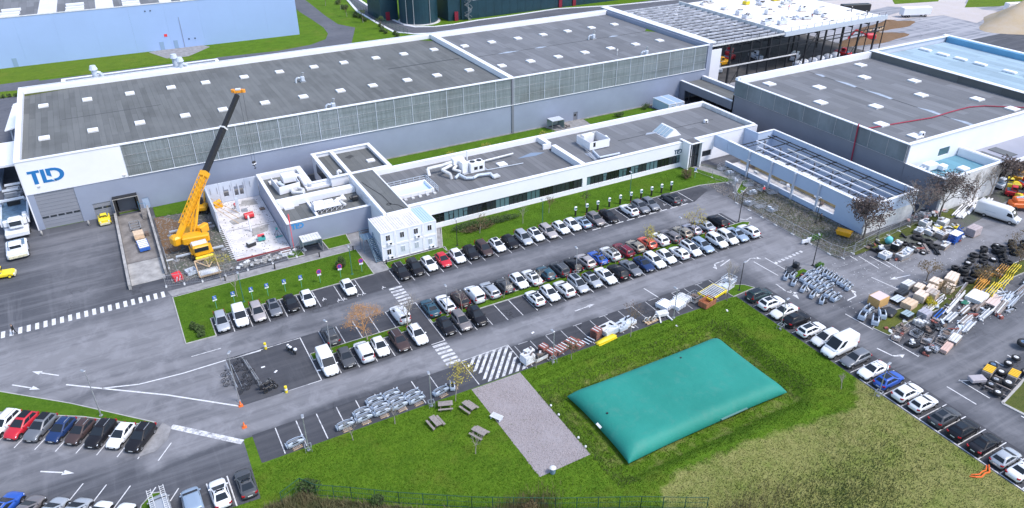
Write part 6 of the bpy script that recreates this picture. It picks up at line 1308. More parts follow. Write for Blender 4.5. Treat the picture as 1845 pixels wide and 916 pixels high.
obj('grille', MB().cbox(.3, -1.52, 1.0, .7, .05, .6).cbox(1.4, -1.52, 1.0, .7, .05, .6), DARK, c, world=False); obj('support_frame', MB().cbox(.3, -.4, .15, 5, 2.3, .15), STEEL, t, world=False); obj('flue', MB().cyl(-.4, .8, 2, 3.8, .12), CREAM, t, world=False)
obj('header_box', MB().cbox(-2.0, 1.6, 1.9, 2.4, 1.2, 1.2, bev=.08), WHITE, t, world=False)
obj('duct', MB().path([(-2.6, 1.5, 2), (-5.2, 1.8, 1.5), (-8.2, 1.9, 1.4), (-8.3, .9, .3)], .33, 8), CREAM, t, world=False); obj('duct', MB().path([(-3.5, 1.3, 1.4), (-5.8, .5, 1.2), (-5.0, -1.4, .9), (-4.9, -1.6, 0)], .3, 8), CREAM, t, world=False); obj('duct', MB().path([(-2.6, .9, 1.2), (-3.7, .2, 1), (-2.7, -1.1, .8)], .28, 8), CREAM, t, world=False)
obj('duct', MB().path([(-4.4, -2.3, .3), (-3.4, -1.8, .7), (-2.9, -3.6, .5), (-1.6, -4.2, .5), (-.4, -3.7, .6), (2.0, -4.2, .6), (2.0, -5.6, .3)], .27, 8), GREYP, t, world=False); obj('outlet_plate', MB().cbox(2.6, -5.2, .35, 1.3, 1.3, .25, tilt=.1), CREAM, t, world=False); obj('pipe', MB().path([(2.2, 1.6, .6), (10.4, 2.2, .6)], .18, 6), CREAM, t, world=False); obj('pipe', MB().path([(2.4, -1.8, .3), (10.2, -2.3, .3)], .07, 5), GREYP, t, world=False)
t = plant('screened_plant', 'white screened plant enclosure with two boxes on the right office roof', 84.0, 117.6, 4.55)
for a, b in (((-2.5, -2.2), (2.3, -2.2)), ((2.3, -2.2), (2.3, 2.6)), ((2.3, 2.6), (-2.5, 2.6)), ((-2.5, 2.6), (-2.5, -2.2))): obj('screen', MB().bar((a[0], a[1], 1.1), (b[0], b[1], 1.1), .08, 1.7), CREAM if a[0] > 0 and b[0] < 0 else WHITE, t, world=False)
obj('box', MB().cbox(-1.2, 1.5, 1.2, 1.3, 1.1, 1.9, bev=.06), WHITE, t, world=False); obj('box', MB().cbox(.2, 1.7, 1.2, 1.2, 1.0, 1.8, bev=.06), WHITE, t, world=False); obj('black_panel', MB().cbox(-1.4, -2.26, 1.3, .5, .05, .9), BLACKP, t, world=False)
obj('fan_drum', MB().cbox(3.2, .3, .7, 1.4, 1.6, .6, bev=.2).tube((2.8, .3, .8), (3.5, .3, 1.2), .5, n=12), WHITE, t, world=False); obj('duct', MB().path([(-2.2, -3.0, .4), (-3.0, -6.4, .4), (1.6, -6.8, .5)], .22, 8), GREYP, t, world=False); obj('duct', MB().path([(-2.7, .4, .4), (-3.3, -3, .4), (-4.5, -7.3, .3)], .1, 6), STEEL, t, world=False)
t = plant('small_condenser', 'small white condenser on the right end of the office roof', 113.0, 116.4, 4.55); obj('box', MB().cbox(0, 0, .45, .9, .6, .7, bev=.05), WHITE, t, world=False); obj('fan', MB().tube((-.1, -.31, .45), (-.1, -.34, .45), .25), DARK, t, world=False); obj('foot', MB().cbox(.6, 0, .2, .5, .4, .4), STEEL, t, world=False)
t = plant('small_condenser', 'small white condenser near the front edge of the east hall roof', 134.9, 80.6, 9.55); obj('box', MB().cbox(0, 0, .5, 1.0, .7, .8, bev=.05), WHITE, t, world=False); obj('fan', MB().tube((-.1, -.36, .5), (-.1, -.39, .5), .28), DARK, t, world=False); obj('foot', MB().cbox(-.8, 0, .2, .6, .4, .3), STEEL, t, world=False)
t = plant('wing_plant', 'white walled plant box with curved ducts on the rear roof of the wing', 23.7, 130.4, 3.5)
for a, b in (((-1.6, -2.6), (2.3, -2.0)), ((-1.6, -2.6), (-1.9, 2.6)), ((2.3, -2.0), (2.3, .6))): obj('screen', MB().bar((a[0], a[1], .9), (b[0], b[1], .9), .1, 1.5), WHITE, t, world=False)
obj('box', MB().cbox(1.3, 2.2, 1.1, 2.6, 2.2, 1.3, bev=.08), WHITE, t, world=False); obj('duct', MB().path([(2.0, 3.6, 1.2), (3.4, 2.2, .9), (3.4, -1.6, .7), (6.6, -2.2, .6)], .32, 8), WHITE, t, world=False); obj('duct', MB().path([(-.6, 1.2, .9), (-1.0, .2, 1.2), (-.3, -.8, .9)], .3, 8), GREYP, t, world=False); obj('duct', MB().path([(.6, -2.6, .7), (.4, -4.4, .9), (2.0, -5.6, 1.1), (2.3, -4.0, .9), (1.9, -2.6, .7)], .33, 8), CREAM, t, world=False)
t = plant('wing_plant', 'long white framed air handler with ducts on the front roof of the wing', 27.9, 118.2, 3.5)
obj('tray', MB().cbox(0, 0, .8, 4.8, 1.7, .12, .05), WHITE, t, world=False); obj('box', MB().cbox(-1.2, .5, 1.25, 1.8, .9, .8, bev=.06).cbox(.6, .6, 1.2, 1.6, .8, .5, bev=.06), WHITE, t, world=False); obj('side_panel', MB().cbox(-2.3, .2, 1.2, .1, 2.0, 1.0), WHITE, t, world=False); q = MB()
for k in range(6): q.bar((-2.2+.9*k, -1.0, 0), (-2.2+.9*k, -1.0, .8), .07); q.bar((-2.2+.9*k, -1.0, .1), (-1.4+.9*k, -1.0, .75), .05)
q.bar((-2.3, -1.0, .8), (2.5, -1.0, .8), .08); obj('support_frame', q, WHITE, t, world=False); obj('duct', MB().path([(1.6, .4, 1), (2.9, .9, 1.1), (3.6, 2.0, 1.0)], .28, 8), WHITE, t, world=False); obj('duct', MB().path([(2.6, .2, .9), (3.2, -.9, .5)], .25, 8), CREAM, t, world=False); obj('dark_fan', MB().cbox(5.4, .8, .7, 1.3, .9, .9, bev=.15).tube((4.5, .7, .8), (5.0, .8, .8), .3), DARK, t, world=False)
t = plant('roof_cowl', 'pale curved cowl on the dark roof of the north block', 33.4, 128.9, 4.5); obj('cowl', MB().path([(0, 0, 0), (0, 0, .8), (.15, 0, 1.0), (.45, 0, 1.0), (.6, 0, .6)], .25, 8), WHITE, t, world=False); obj('foot', MB().cbox(.1, 0, .05, .9, .7, .1), STEEL, t, world=False)
t = plant('annexe_plant', 'white duct cluster and frame on the turquoise roof', 131.2, 72.8, 5.1)
obj('box', MB().cbox(.4, 2.6, .9, 2.8, 1.6, 1.2, .0, bev=.08), WHITE, t, world=False); obj('box', MB().cbox(2.6, 1.4, .7, 1.6, 1.2, .9, bev=.08), WHITE, t, world=False); obj('duct', MB().path([(.8, -.6, .5), (2.4, -2.2, .5), (3.6, -3.2, .4)], .3, 8), WHITE, t, world=False); obj('duct', MB().path([(0, -.8, .5), (1.6, -2.6, .5), (2.4, -3.3, .4)], .25, 8), WHITE, t, world=False); obj('ladder_frame', MB().cbox(-2.4, 3.6, .8, 2.6, .2, .2).cbox(-2.5, 2.9, .9, 2.6, .2, .2).cbox(-2.6, 2.2, 1.0, 2.6, .2, .2), WHITE, t, world=False)
cbl = [at(x, y, 5.64) for x, y in ((652, 329), (670, 341), (688, 352), (698, 362), (703, 368), (716, 369), (728, 375))]
tag(obj('roof_cable', MB().path([(x, y, 5.66) for x, y in cbl], .04, 4).ring(*at(701, 368, 5.66), 5.67, .45, 0, .08, 12, hole=.8), BLACKP), 'black cable snaking with a coil over the grey link roof', 'cable')

# ---- grey fibre-glass body shells -----------------------------------
def shell_mesh(v=0):
    """hollow curved grey ground-equipment body, about 2.7 m long, with a cut-out"""
    t = thing('body_shell', 'x', 'body shell', (0, 0, 0)); b = MB(); n = 12; pts = []
    prof = [(-1.2, .55, .46), (-1.1, .78, .5), (-.7, .9, .52), (.2, .92, .52), (.8, .8, .5), (1.15, .6, .46), (1.25, .4, .4)]
    o_ = [[(x, -w_, .15), (x, -w_-.02, h*.86), (x, -w_*.9, h), (x, -w_*.62, h+.02)] for x, h, w_ in prof]; b.loft(o_, 0, False, False, close=False)
    o_ = [[(x, w_*.62, h+.02), (x, w_*.9, h), (x, w_+.02, h*.86), (x, w_, .15)] for x, h, w_ in prof]; b.loft(o_, 0, False, False, close=False)
    o_ = [[(x, -w_*.62, h+.02), (x, w_*.62, h+.02)] for x, h, w_ in (prof[:2] if v == 0 else prof[:2])]; b.loft(o_, 0, close=False); o_ = [[(x, -w_*.62, h+.02), (x, w_*.62, h+.02)] for x, h, w_ in prof[5:]]; b.loft(o_, 0, close=False)
    b.cbox(-1.33, 0, .45, .08, 1.0, .5, bev=.02); b.cbox(1.35, 0, .33, .08, .85, .3, bev=.02)
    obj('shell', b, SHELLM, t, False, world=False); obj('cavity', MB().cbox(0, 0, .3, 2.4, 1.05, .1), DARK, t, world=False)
    obj('side_slot', MB().cbox(-.1, -.63, .72, .9, .06, .16).cbox(-.1, -.55, .98, .7, .12, .05), BLACKP, t, world=False); obj('end_arm', MB().cbox(1.2, .42, .72, .3, .14, .4, bev=.03, tilt=-.35), SHELLM, t, world=False)
    return t
def pallet(t, sx=1.2, sy=.8, z=0.0, m_=WOOD):
    for k in range(5): obj('pallet_slat', MB().cbox(-sx/2+sx*(k+.5)/5, 0, z+.13, sx/5*.7, sy, .03), m_, t, world=False)
    obj('pallet_runner', MB().cbox(0, -sy*.4, z+.06, sx, .1, .1).cbox(0, 0, z+.06, sx, .1, .1).cbox(0, sy*.4, z+.06, sx, .1, .1), m_, t, world=False)
s0 = shell_mesh(); s0p = thing('body_shell', 'x', 'body shell', (0, 0, 0)); 
index_kids(s0)
for c in KIDS[s0.name]: q = c.copy(); COL.objects.link(q); q.parent = s0p; q.location = (0, 0, .14)
for k in range(5): obj('pallet_slat', MB().cbox(-.5+.22*k, -.7, .13, .15, .7, .03), WOODW, s0p, world=False)
obj('pallet_runner', MB().cbox(0, -1.1, .06, 1.4, .1, .1).cbox(0, -.7, .06, 1.4, .1, .1).cbox(0, .3, .06, 1.4, .1, .1), WOOD, s0p, world=False)
cols = {'second': [(16.9, 67.9), (17.0, 69.1)], 'third': [(19.2, 67.9), (19.3, 69.1), (19.1, 70.4)], 'fourth': [(21.5, 67.9), (21.5, 69.1), (21.3, 70.4)], 'fifth': [(23.7, 67.9), (23.6, 69.1)]}
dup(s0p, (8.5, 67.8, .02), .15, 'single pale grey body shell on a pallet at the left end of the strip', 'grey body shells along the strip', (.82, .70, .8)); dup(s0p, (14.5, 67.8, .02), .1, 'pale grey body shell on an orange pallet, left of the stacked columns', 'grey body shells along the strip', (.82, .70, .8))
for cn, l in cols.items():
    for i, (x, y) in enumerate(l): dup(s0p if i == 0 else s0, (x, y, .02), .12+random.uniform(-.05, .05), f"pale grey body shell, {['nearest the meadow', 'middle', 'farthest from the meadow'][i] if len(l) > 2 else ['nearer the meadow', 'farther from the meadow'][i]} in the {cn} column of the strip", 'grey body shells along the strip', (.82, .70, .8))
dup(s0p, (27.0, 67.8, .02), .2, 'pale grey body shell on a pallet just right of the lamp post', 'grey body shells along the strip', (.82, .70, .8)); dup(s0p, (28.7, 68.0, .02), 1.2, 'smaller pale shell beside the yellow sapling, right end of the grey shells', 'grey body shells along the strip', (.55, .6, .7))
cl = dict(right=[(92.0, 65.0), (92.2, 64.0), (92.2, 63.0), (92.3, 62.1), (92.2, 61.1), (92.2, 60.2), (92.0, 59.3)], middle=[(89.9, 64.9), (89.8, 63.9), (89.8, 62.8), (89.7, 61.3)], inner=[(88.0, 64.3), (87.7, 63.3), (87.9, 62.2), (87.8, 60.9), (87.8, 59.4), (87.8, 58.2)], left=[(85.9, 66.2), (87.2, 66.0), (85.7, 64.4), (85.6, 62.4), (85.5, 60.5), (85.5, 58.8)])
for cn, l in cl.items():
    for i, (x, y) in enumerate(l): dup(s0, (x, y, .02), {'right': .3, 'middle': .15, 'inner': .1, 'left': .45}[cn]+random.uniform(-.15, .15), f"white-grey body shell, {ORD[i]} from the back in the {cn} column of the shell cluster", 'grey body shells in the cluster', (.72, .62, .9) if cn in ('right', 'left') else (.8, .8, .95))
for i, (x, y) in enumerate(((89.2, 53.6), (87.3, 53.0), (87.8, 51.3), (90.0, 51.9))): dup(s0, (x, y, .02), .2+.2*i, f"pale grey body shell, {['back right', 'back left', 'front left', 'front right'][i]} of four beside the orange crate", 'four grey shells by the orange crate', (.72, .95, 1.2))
rm(s0); rm(s0p)
t = thing('black_frame_trailer', 'dark metal trailer frame at the back corner of the shell cluster', 'trailer frame', (88.4, 67.2, .02), .3); obj('frame', MB().cbox(0, 0, .4, 2.8, 1.4, .12), DARK, t, world=False); obj('hoop', MB().bar((-1.3, -.7, .4), (-1.3, -.7, 1.2), .07).bar((-1.3, .7, .4), (-1.3, .7, 1.2), .07).bar((1.3, .7, .4), (1.3, .7, 1.4), .07).bar((-1.3, -.7, 1.2), (-1.3, .7, 1.2), .07).cbox(.9, 0, .9, .8, .9, .8, bev=.1), DARK, t, world=False)

# ---- generic goods builders
def crate(name, label, x, y, sx, sy, h, a_, m_, grp, cat='crate', slat=None, pal=True):
    t = thing(name, label, cat, (x, y, .02), a_, grp); z0 = .15 if pal else .0
    if pal: obj('pallet', MB().cbox(0, -sy*.38, .06, sx, .12, .12).cbox(0, sy*.38, .06, sx, .12, .12).cbox(0, 0, .06, sx, .12, .12).cbox(0, 0, .135, sx, sy, .03), WOOD, t, world=False)
    n = max(2, int(h/.3)); hh = h-z0
    obj('core', MB().cbox(0, 0, z0+hh*.45, sx-.12, sy-.12, hh*.9), WOODD if m_ not in (BLACKP, DARK) else BLACKP, t, world=False)
    for k in range(n): obj('board', MB().cbox(0, 0, z0+hh*(k+.5)/n, sx, sy, hh/n*(.78 if m_ is not CARDO else .97)), m_, t, world=False)
    ns_ = 1 if m_ is CARDO or slat is WHITE else 3
    for k in range(ns_): obj('lid_board', MB().cbox(0, sy*((k+.5)/ns_-.5), h+.02+.03*(k % 2), sx+.05, sy/ns_*.86, .05), slat or m_, t, world=False)
    if name in ('goods_crate', 'goods_stack', 'insulation_stack'):
        r_ = random.Random(int(x*31+y*17))
        for k in range(4): obj('loose_part', MB().cbox(r_.uniform(-.35, .35)*sx, r_.uniform(-.35, .35)*sy, h+.05+r_.uniform(.05, .2), r_.uniform(.2, .6)*sx, r_.uniform(.12, .4), r_.uniform(.1, .35), r_.uniform(0, 3)), r_.choice([DARK, CREAM, STEEL, WOODD, GREYP, WHITE]), t, world=False)
    return t
def cage(label, x, y, sx, sy, h, a_, m_, fill, grp):
    t = thing('wire_cage', label, 'cage', (x, y, .02), a_, grp); q = MB()
    for z in (.15, h*.5, h):
        for (a, b), (c, d) in (((-1, -1), (1, -1)), ((1, -1), (1, 1)), ((1, 1), (-1, 1)), ((-1, 1), (-1, -1))): q.bar((a*sx/2, b*sy/2, z), (c*sx/2, d*sy/2, z), .05)
    for k in range(6):
        u = -sx/2+sx*k/5; q.bar((u, -sy/2, .1), (u, -sy/2, h), .035); q.bar((u, sy/2, .1), (u, sy/2, h), .035)
    for k in range(5): u = -sy/2+sy*k/4; q.bar((-sx/2, u, .1), (-sx/2, u, h), .035); q.bar((sx/2, u, .1), (sx/2, u, h), .035)
    obj('frame', q, m_, t, world=False); obj('floor', MB().cbox(0, 0, .13, sx, sy, .05), m_, t, world=False)
    r = random.Random(int(x*100)); 
    if fill:
        for k in range(5): obj('content', MB().cbox(r.uniform(-.3, .3)*sx, r.uniform(-.3, .3)*sy, .3+r.random()*h*.5, sx*.35, sy*.3, h*.35, r.uniform(0, 3), bev=.03), fill, t, world=False)
    return t
def bundle(label, x, y, L, n, a_, m_, grp, r_=.09, rnd_=False, name='beam_bundle', cat='beams', w_=.2):
    t = thing(name, label, cat, (x, y, .02), a_, grp); rr = random.Random(int(x*77+y))
    obj('bearer', MB().cbox(-L*.3, 0, .06, .12, n*w_*.6, .12).cbox(L*.3, 0, .06, .12, n*w_*.6, .12), WOODD, t, world=False)
    for k in range(n):
        lay = 0 if k < n*.6 else 1; kk = k if lay == 0 else k-int(n*.6)-.5; yy = (kk-n*.3)*w_; dl = rr.uniform(-.12, .12)*L; zz = .12+r_+lay*2.05*r_; e = rr.uniform(-.02, .02)
        q = MB().tube((-L/2+dl, yy, zz), (L/2+dl, yy+e*L, zz), r_, n=8) if rnd_ else MB().bar((-L/2+dl, yy, zz), (L/2+dl, yy+e*L, zz), 2*r_*.95, 2*r_*.95)
        obj('tube' if rnd_ else 'beam', q, m_ if not isinstance(m_, (list, tuple)) else m_[k % len(m_)], t, world=False)
    return t
G1_ = 'goods of the left storage group'; SG = 'goods of the storage yard'
crate('orange_crate', 'big orange wooden crate with a pink-white lid beside the grey shells', 92.3, 54.4, 2.3, 1.9, 1.5, .05, CARDO, SG, slat=mat('pink_lid', (.62, .50, .50), .7))
crate('black_crate', 'flat dark crate right of the big orange crate', 95.4, 53.4, 2.0, 1.3, .6, .1, BLACKP, SG, slat=GREYP); crate('black_crate', 'second dark crate with pale lid behind the flat dark crate', 97.4, 54.2, 1.9, 1.3, .8, .1, DARK, SG, slat=DARK); crate('grey_pallet_stack', 'pale grey stack with concrete-like top at the bay line', 100.2, 55.2, 1.9, 1.3, .9, .1, CONC, SG, slat=CREAM)
crate('carton_stack', 'tan carton stack beside the yellow bush', 95.6, 51.6, 2.0, 1.6, 1.0, .15, CARD, SG); crate('glass_table', 'low dark framed table with glass top in front of the yellow bush', 92.8, 49.9, 1.5, 1.3, .9, .1, DARK, SG, 'table', slat=mat('table_glass', (.30, .38, .40), .2))
for i, (x, y, sx, sy, h) in enumerate(((98.9, 52.0, 1.9, 1.6, 1.2), (100.6, 51.5, 1.7, 1.6, 1.3), (102.2, 52.6, 1.4, 1.4, 1.0), (103.9, 53.2, 1.8, 1.5, 1.3), (104.6, 51.4, 1.7, 1.3, 1.1), (106.4, 52.4, 1.9, 1.6, 1.5), (108.2, 53.2, 1.6, 1.4, 1.1), (100.8, 53.7, 1.6, 1.2, 1.0))): crate('cardboard_pallet', f"tan boxed pallet, {ORD[i]} in the row from the yellow bush to the tyres", x, y, sx, sy, h, .2+.05*(i % 3), CARD if i % 2 else mat('pale_carton', (.70, .58, .46), .8, var=.1), SG, 'boxed pallet', slat=mat('carton_top', (.72, .60, .50), .8))
bundle('long pale tubes lying in front of the tan boxed pallets', 99.5, 50.3, 5.5, 9, .2, [CREAM, WOODW], SG, rnd_=True, name='tube_bundle', cat='tubes', w_=.22)
t = thing('folded_tarpaulin', 'dark folded tarpaulin heap behind the grey shells', 'tarpaulin', (91.6, 51.7, .02)); obj('cloth', MB().cbox(0, 0, .35, 2.2, 1.4, .6, .3, bev=.2).cbox(.3, .9, .3, 1.8, .8, .5, -.2, bev=.2), DARK, t, world=False)
# second storage strip
cg = [(89.6, 48.2, 1.7, 1.3), (88.0, 45.4, 1.5, 1.1), (90.5, 46.6, 1.6, 1.2), (90.3, 44.8, 1.7, 1.2), (92.2, 46.2, 1.8, 1.4), (93.5, 48.0, 2.2, 1.4), (92.0, 43.7, 1.8, 1.1), (88.3, 43.4, 1.7, 1.1), (94.2, 44.6, 1.7, 1.2), (87.2, 47.3, 1.3, 1.0), (94.6, 46.3, 1.5, 1.2), (89.8, 43.2, 1.6, 1.2)]
for i, (x, y, sx, sy) in enumerate(cg): cage(['rusty grey wire cage of parts', 'dark metal tray of parts'][i % 2]+f", {ORD[i]} from the grass end in the scrap cage group", x, y, sx, sy, random.choice([.5, .6, .8]), .15+random.uniform(-.2, .2), [WOODW, DARK, STEEL][i % 3], [WOODD, CREAM, DARK, STEEL][i % 4], 'scrap cages')
crate('long_wood_box', 'long pinkish wooden box at the road corner of the storage strip', 91.0, 42.4, 2.4, .9, .6, .25, mat('pink_wood', (.60, .42, .36), .8, var=.1), SG); crate('long_wood_box', 'pale wooden tray box next to the pinkish one', 93.8, 43.1, 2.3, 1.2, .6, .25, WOODW, SG, slat=CREAM)
crate('metal_cabinet', 'lilac-grey metal cabinet lying behind the scrap cages', 95.4, 48.9, 1.6, 1.4, 1.0, .1, mat('lilac_grey', (.38, .37, .42), .5), SG, 'cabinet', pal=False)
for i, (x, y, L_, n_, m_) in enumerate(((97.6, 48.2, 3.2, 8, [DARK, BLUEP]), (98.6, 46.9, 3.0, 7, [CREAM, STEEL]), (95.4, 44.0, 3.6, 9, [WOODW, GREYP]), (98.2, 44.4, 3.4, 10, [CREAM, STEEL]), (99.8, 45.4, 3.4, 8, [CREAM, WOODW]), (101.8, 47.0, 2.6, 8, [WOODD, CREAM]), (103.4, 44.9, 3.6, 8, [STEEL, CREAM]), (102.6, 49.0, 7.6, 4, [CREAM, CREAM]), (106.6, 50.6, 6.0, 3, [WOODW, CREAM]), (107.4, 44.9, 4.6, 9, [WOODW, CREAM]), (111.4, 45.2, 6.0, 9, [STEEL, GREYP]), (104.6, 46.6, 3.4, 7, [WOODD, WOODW]), (114.6, 46.0, 5.4, 9, [WOODW, STEEL]), (119.4, 47.4, 6.0, 9, [GREYP, DARK]))): bundle(f"{['dark and pale', 'pale', 'whitish', 'long pale'][i % 4]} steel lengths, {ORD[i]} bundle counting from the scrap cages", x, y, L_, n_, .22+random.uniform(-.06, .1), m_, SG, .07+.02*(i % 2))
crate('white_tank_box', 'large white covered box in the middle of the storage strip', 106.4, 48.0, 3.2, 2.3, .8, .2, CREAM, SG, 'box', slat=WHITE); crate('pink_panel_stack', 'flat pinkish panel stack by the road side of the strip', 108.2, 46.3, 3.6, 1.4, .35, .22, mat('pink_panel', (.62, .50, .46), .8), SG, 'panel stack'); crate('green_pallet', 'small green topped pallet behind the pale steel lengths', 103.7, 48.0, 1.2, .9, .3, .2, DARK, SG, slat=mat('green_top', (.02, .16, .10), .6))
for i, (x, y, L_, m_) in enumerate(((109.6, 49.4, 4.2, mat('frame_orange', (.72, .34, .05), .5)), (112.2, 50.6, 4.4, MATS['frame_orange']), (110.2, 47.9, 4.2, YELL), (114.0, 48.4, 4.2, YELL), (116.6, 50.6, 4.0, MATS['frame_orange']), (118.6, 49.8, 4.0, YELL))):
    t = thing('tubular_frame', f"{'orange' if m_ is not YELL else 'yellow'} tubular steel frame, {ORD[i]} from the tan cartons in the yellow frame stack", 'frame', (x, y, .02), .25, 'yellow and orange frames'); 
    for k in range(4): obj('tube', MB().path([(-L_/2, -.5+.33*k, .2), (-L_/2+.2, -.5+.33*k, .9), (L_/2-.2, -.5+.33*k, .95), (L_/2, -.5+.33*k, .2)], .06, 6), m_, t, world=False)
    obj('crossbar', MB().bar((-L_*.4, -.6, .5), (-L_*.4, .6, .5), .08).bar((0, -.6, .5), (0, .6, .5), .08).bar((L_*.4, -.6, .5), (L_*.4, .6, .5), .08), m_, t, world=False)
t = thing('grey_machine_frame', 'tangle of pale grey welded frames beside the yellow stack', 'frames', (110.2, 46.4, .02), .2); rr = random.Random(9)
for k in range(12): obj('welded_bar', MB().bar((rr.uniform(-2, 2), rr.uniform(-1, 1), rr.uniform(.1, .5)), (rr.uniform(-2, 2), rr.uniform(-1, 1), rr.uniform(.4, 1.0)), .12), GREYP, t, world=False)
# tyres and wheels
ty = thing('old_tyre', 'x', 'tyre', (0, 0, 0)); obj('tread', MB().ring(0, 0, 0, .62, 0, .42, 18, 'z', hole=.55), RUB, ty, True, world=False); obj('bead', MB().ring(0, 0, 0, .36, 0, .40, 14, 'z', hole=.88), DARK, ty, world=False)
tr = thing('rimmed_wheel', 'x', 'wheel', (0, 0, 0)); obj('tyre', MB().ring(0, 0, 0, .55, 0, .4, 18, 'z', hole=.55), RUB, tr, True, world=False); c = obj('rim', MB().cyl(0, 0, -.14, .14, .31, n=14).cyl(0, 0, .14, .2, .12, n=8), CREAM, tr, world=False)
tyl = [(115.3, 64.4, 1.25), (115.4, 62.6, 1.3), (115.0, 60.9, 1.2), (112.5, 63.3, .8), (113.8, 62.9, .8), (111.7, 64.2, .9), (111.6, 60.6, .7)]
for i, (x, y, s_) in enumerate(tyl): dup(ty if i not in (4, 6) else tr, (x, y, .27*s_), random.random(), f"black {'wheel with rim' if i in (4, 6) else 'tyre'}, {ORD[i]} counted from the back in the pile before the brown trees", 'tyres before the brown trees', (s_*1.2, s_*1.2, s_))
heap = [(111.3, 54.8), (109.0, 53.8), (111.4, 53.4), (113.4, 54.2), (114.9, 54.9), (116.3, 55.3), (117.6, 54.0), (121.2, 56.2), (122.5, 55.0), (116.0, 52.6), (119.6, 53.6), (123.4, 54.6), (112.6, 52.2), (113.2, 51.0), (114.8, 51.8), (118.2, 51.2), (116.8, 51.2), (126.0, 54.2), (110.0, 51.6), (107.9, 52.4), (114.6, 53.2), (119.2, 55.0), (120.6, 52.4), (121.8, 53.4), (124.4, 56.0), (112.4, 50.2), (127.4, 55.4), (118.2, 56.0), (115.8, 50.2), (120.0, 51.4), (124.8, 53.2), (128.2, 53.6)]
rr = random.Random(4)
for i, (x, y) in enumerate(heap):
    rim = rr.random() < .3; s_ = rr.uniform(.9, 1.35); o = dup(tr if rim else ty, (x, y, .25*s_), rr.random()*3, ('black wheel with pale rim' if rim else 'black tyre without rim')+' lying flat in the long tyre heap beside the storage strip', 'wheels with rims in the long tyre heap' if rim else 'tyres in the long tyre heap', s_)
    if rr.random() < .55: o2 = dup(ty, (x+rr.uniform(-.15, .15), y+rr.uniform(-.15, .15), .25*s_+.45*s_), rr.random()*3, 'black tyre stacked on top of another tyre in the long heap', 'upper tyres of the long tyre heap', s_*.95)
    if rr.random() < .3: o3 = dup(ty, (x+rr.uniform(.5, .9), y+rr.uniform(.3, .8), .62), rr.random()*3, 'black tyre leaning upright in the long tyre heap', 'leaning tyres of the long tyre heap', .95); o3.rotation_euler = (1.25, 0, rr.random()*3)
# equipment group near the right edge
eq = [(92.8, 37.0, 1.0, 'blue'), (94.9, 36.2, 1.0, 0), (96.9, 36.4, 1.0, 0), (94.9, 33.9, 1.2, 0), (100.6, 37.6, 1.5, 'blue'), (88.8, 34.8, .9, 1), (90.2, 35.0, 1.0, 1), (90.8, 33.8, 1.2, 0), (88.0, 33.4, 1.0, 0), (92.3, 35.6, 1.0, 0)]
for i, (x, y, s_, f_) in enumerate(eq): dup(tr, (x, y, .55*s_), random.random(), f"wheel lying flat on a frame, {ORD[i]} in the wheel group by the right edge bed", 'wheels by the corner bed', s_*1.05, swap={CREAM: (mat('hub_blue', (.10, .17, .28), .5) if f_ == 'blue' else (CREAM if f_ == 0 else STEEL))})
rm(ty); rm(tr)
for i, (x, y) in enumerate(((91.0, 36.5), (93.0, 34.4))): t = thing('yellow_battery_box', f"grey box with yellow striped cover in the wheel group, the {['farther', 'nearer'][i]} one", 'equipment box', (x, y, .02), .25, 'striped boxes'); obj('box', MB().cbox(0, 0, .5, 2.0, 1.1, .8, bev=.04), WOODW, t, world=False); [obj('yellow_strip', MB().cbox(-.7+.35*k, 0, .95, .22, 1.1, .12), mat('amber_strip', (.85, .50, .02), .5), t, world=False) for k in range(5)]
t = thing('grey_axle_cart', 'pinkish grey axle cart nearest the bay line in the wheel group', 'cart', (88.0, 36.2, .02), -.4); obj('body', MB().cbox(0, 0, .7, 2.0, 1.1, .5, bev=.06), mat('cart_grey', (.38, .35, .37), .6, var=.1), t, world=False); obj('drawbar', MB().bar((-1.0, 0, .5), (-2.2, .3, .3), .1), STEEL, t, world=False); obj('axle', MB().cbox(.3, 0, .3, .2, 1.6, .2), DARK, t, world=False)
t = thing('steel_subframe', 'dark steel subframe under the wheels by the corner bed', 'frame', (90.6, 34.3, .02), .2); [obj('beam', MB().bar((-3, -1.2+.8*k, .25), (3, -1.2+.8*k, .25), .2), DARK, t, world=False) for k in range(4)]; [obj('crossbar', MB().bar((-2.4+1.6*k, -1.3, .35), (-2.4+1.6*k, 1.3, .35), .15), WOODW, t, world=False) for k in range(4)]
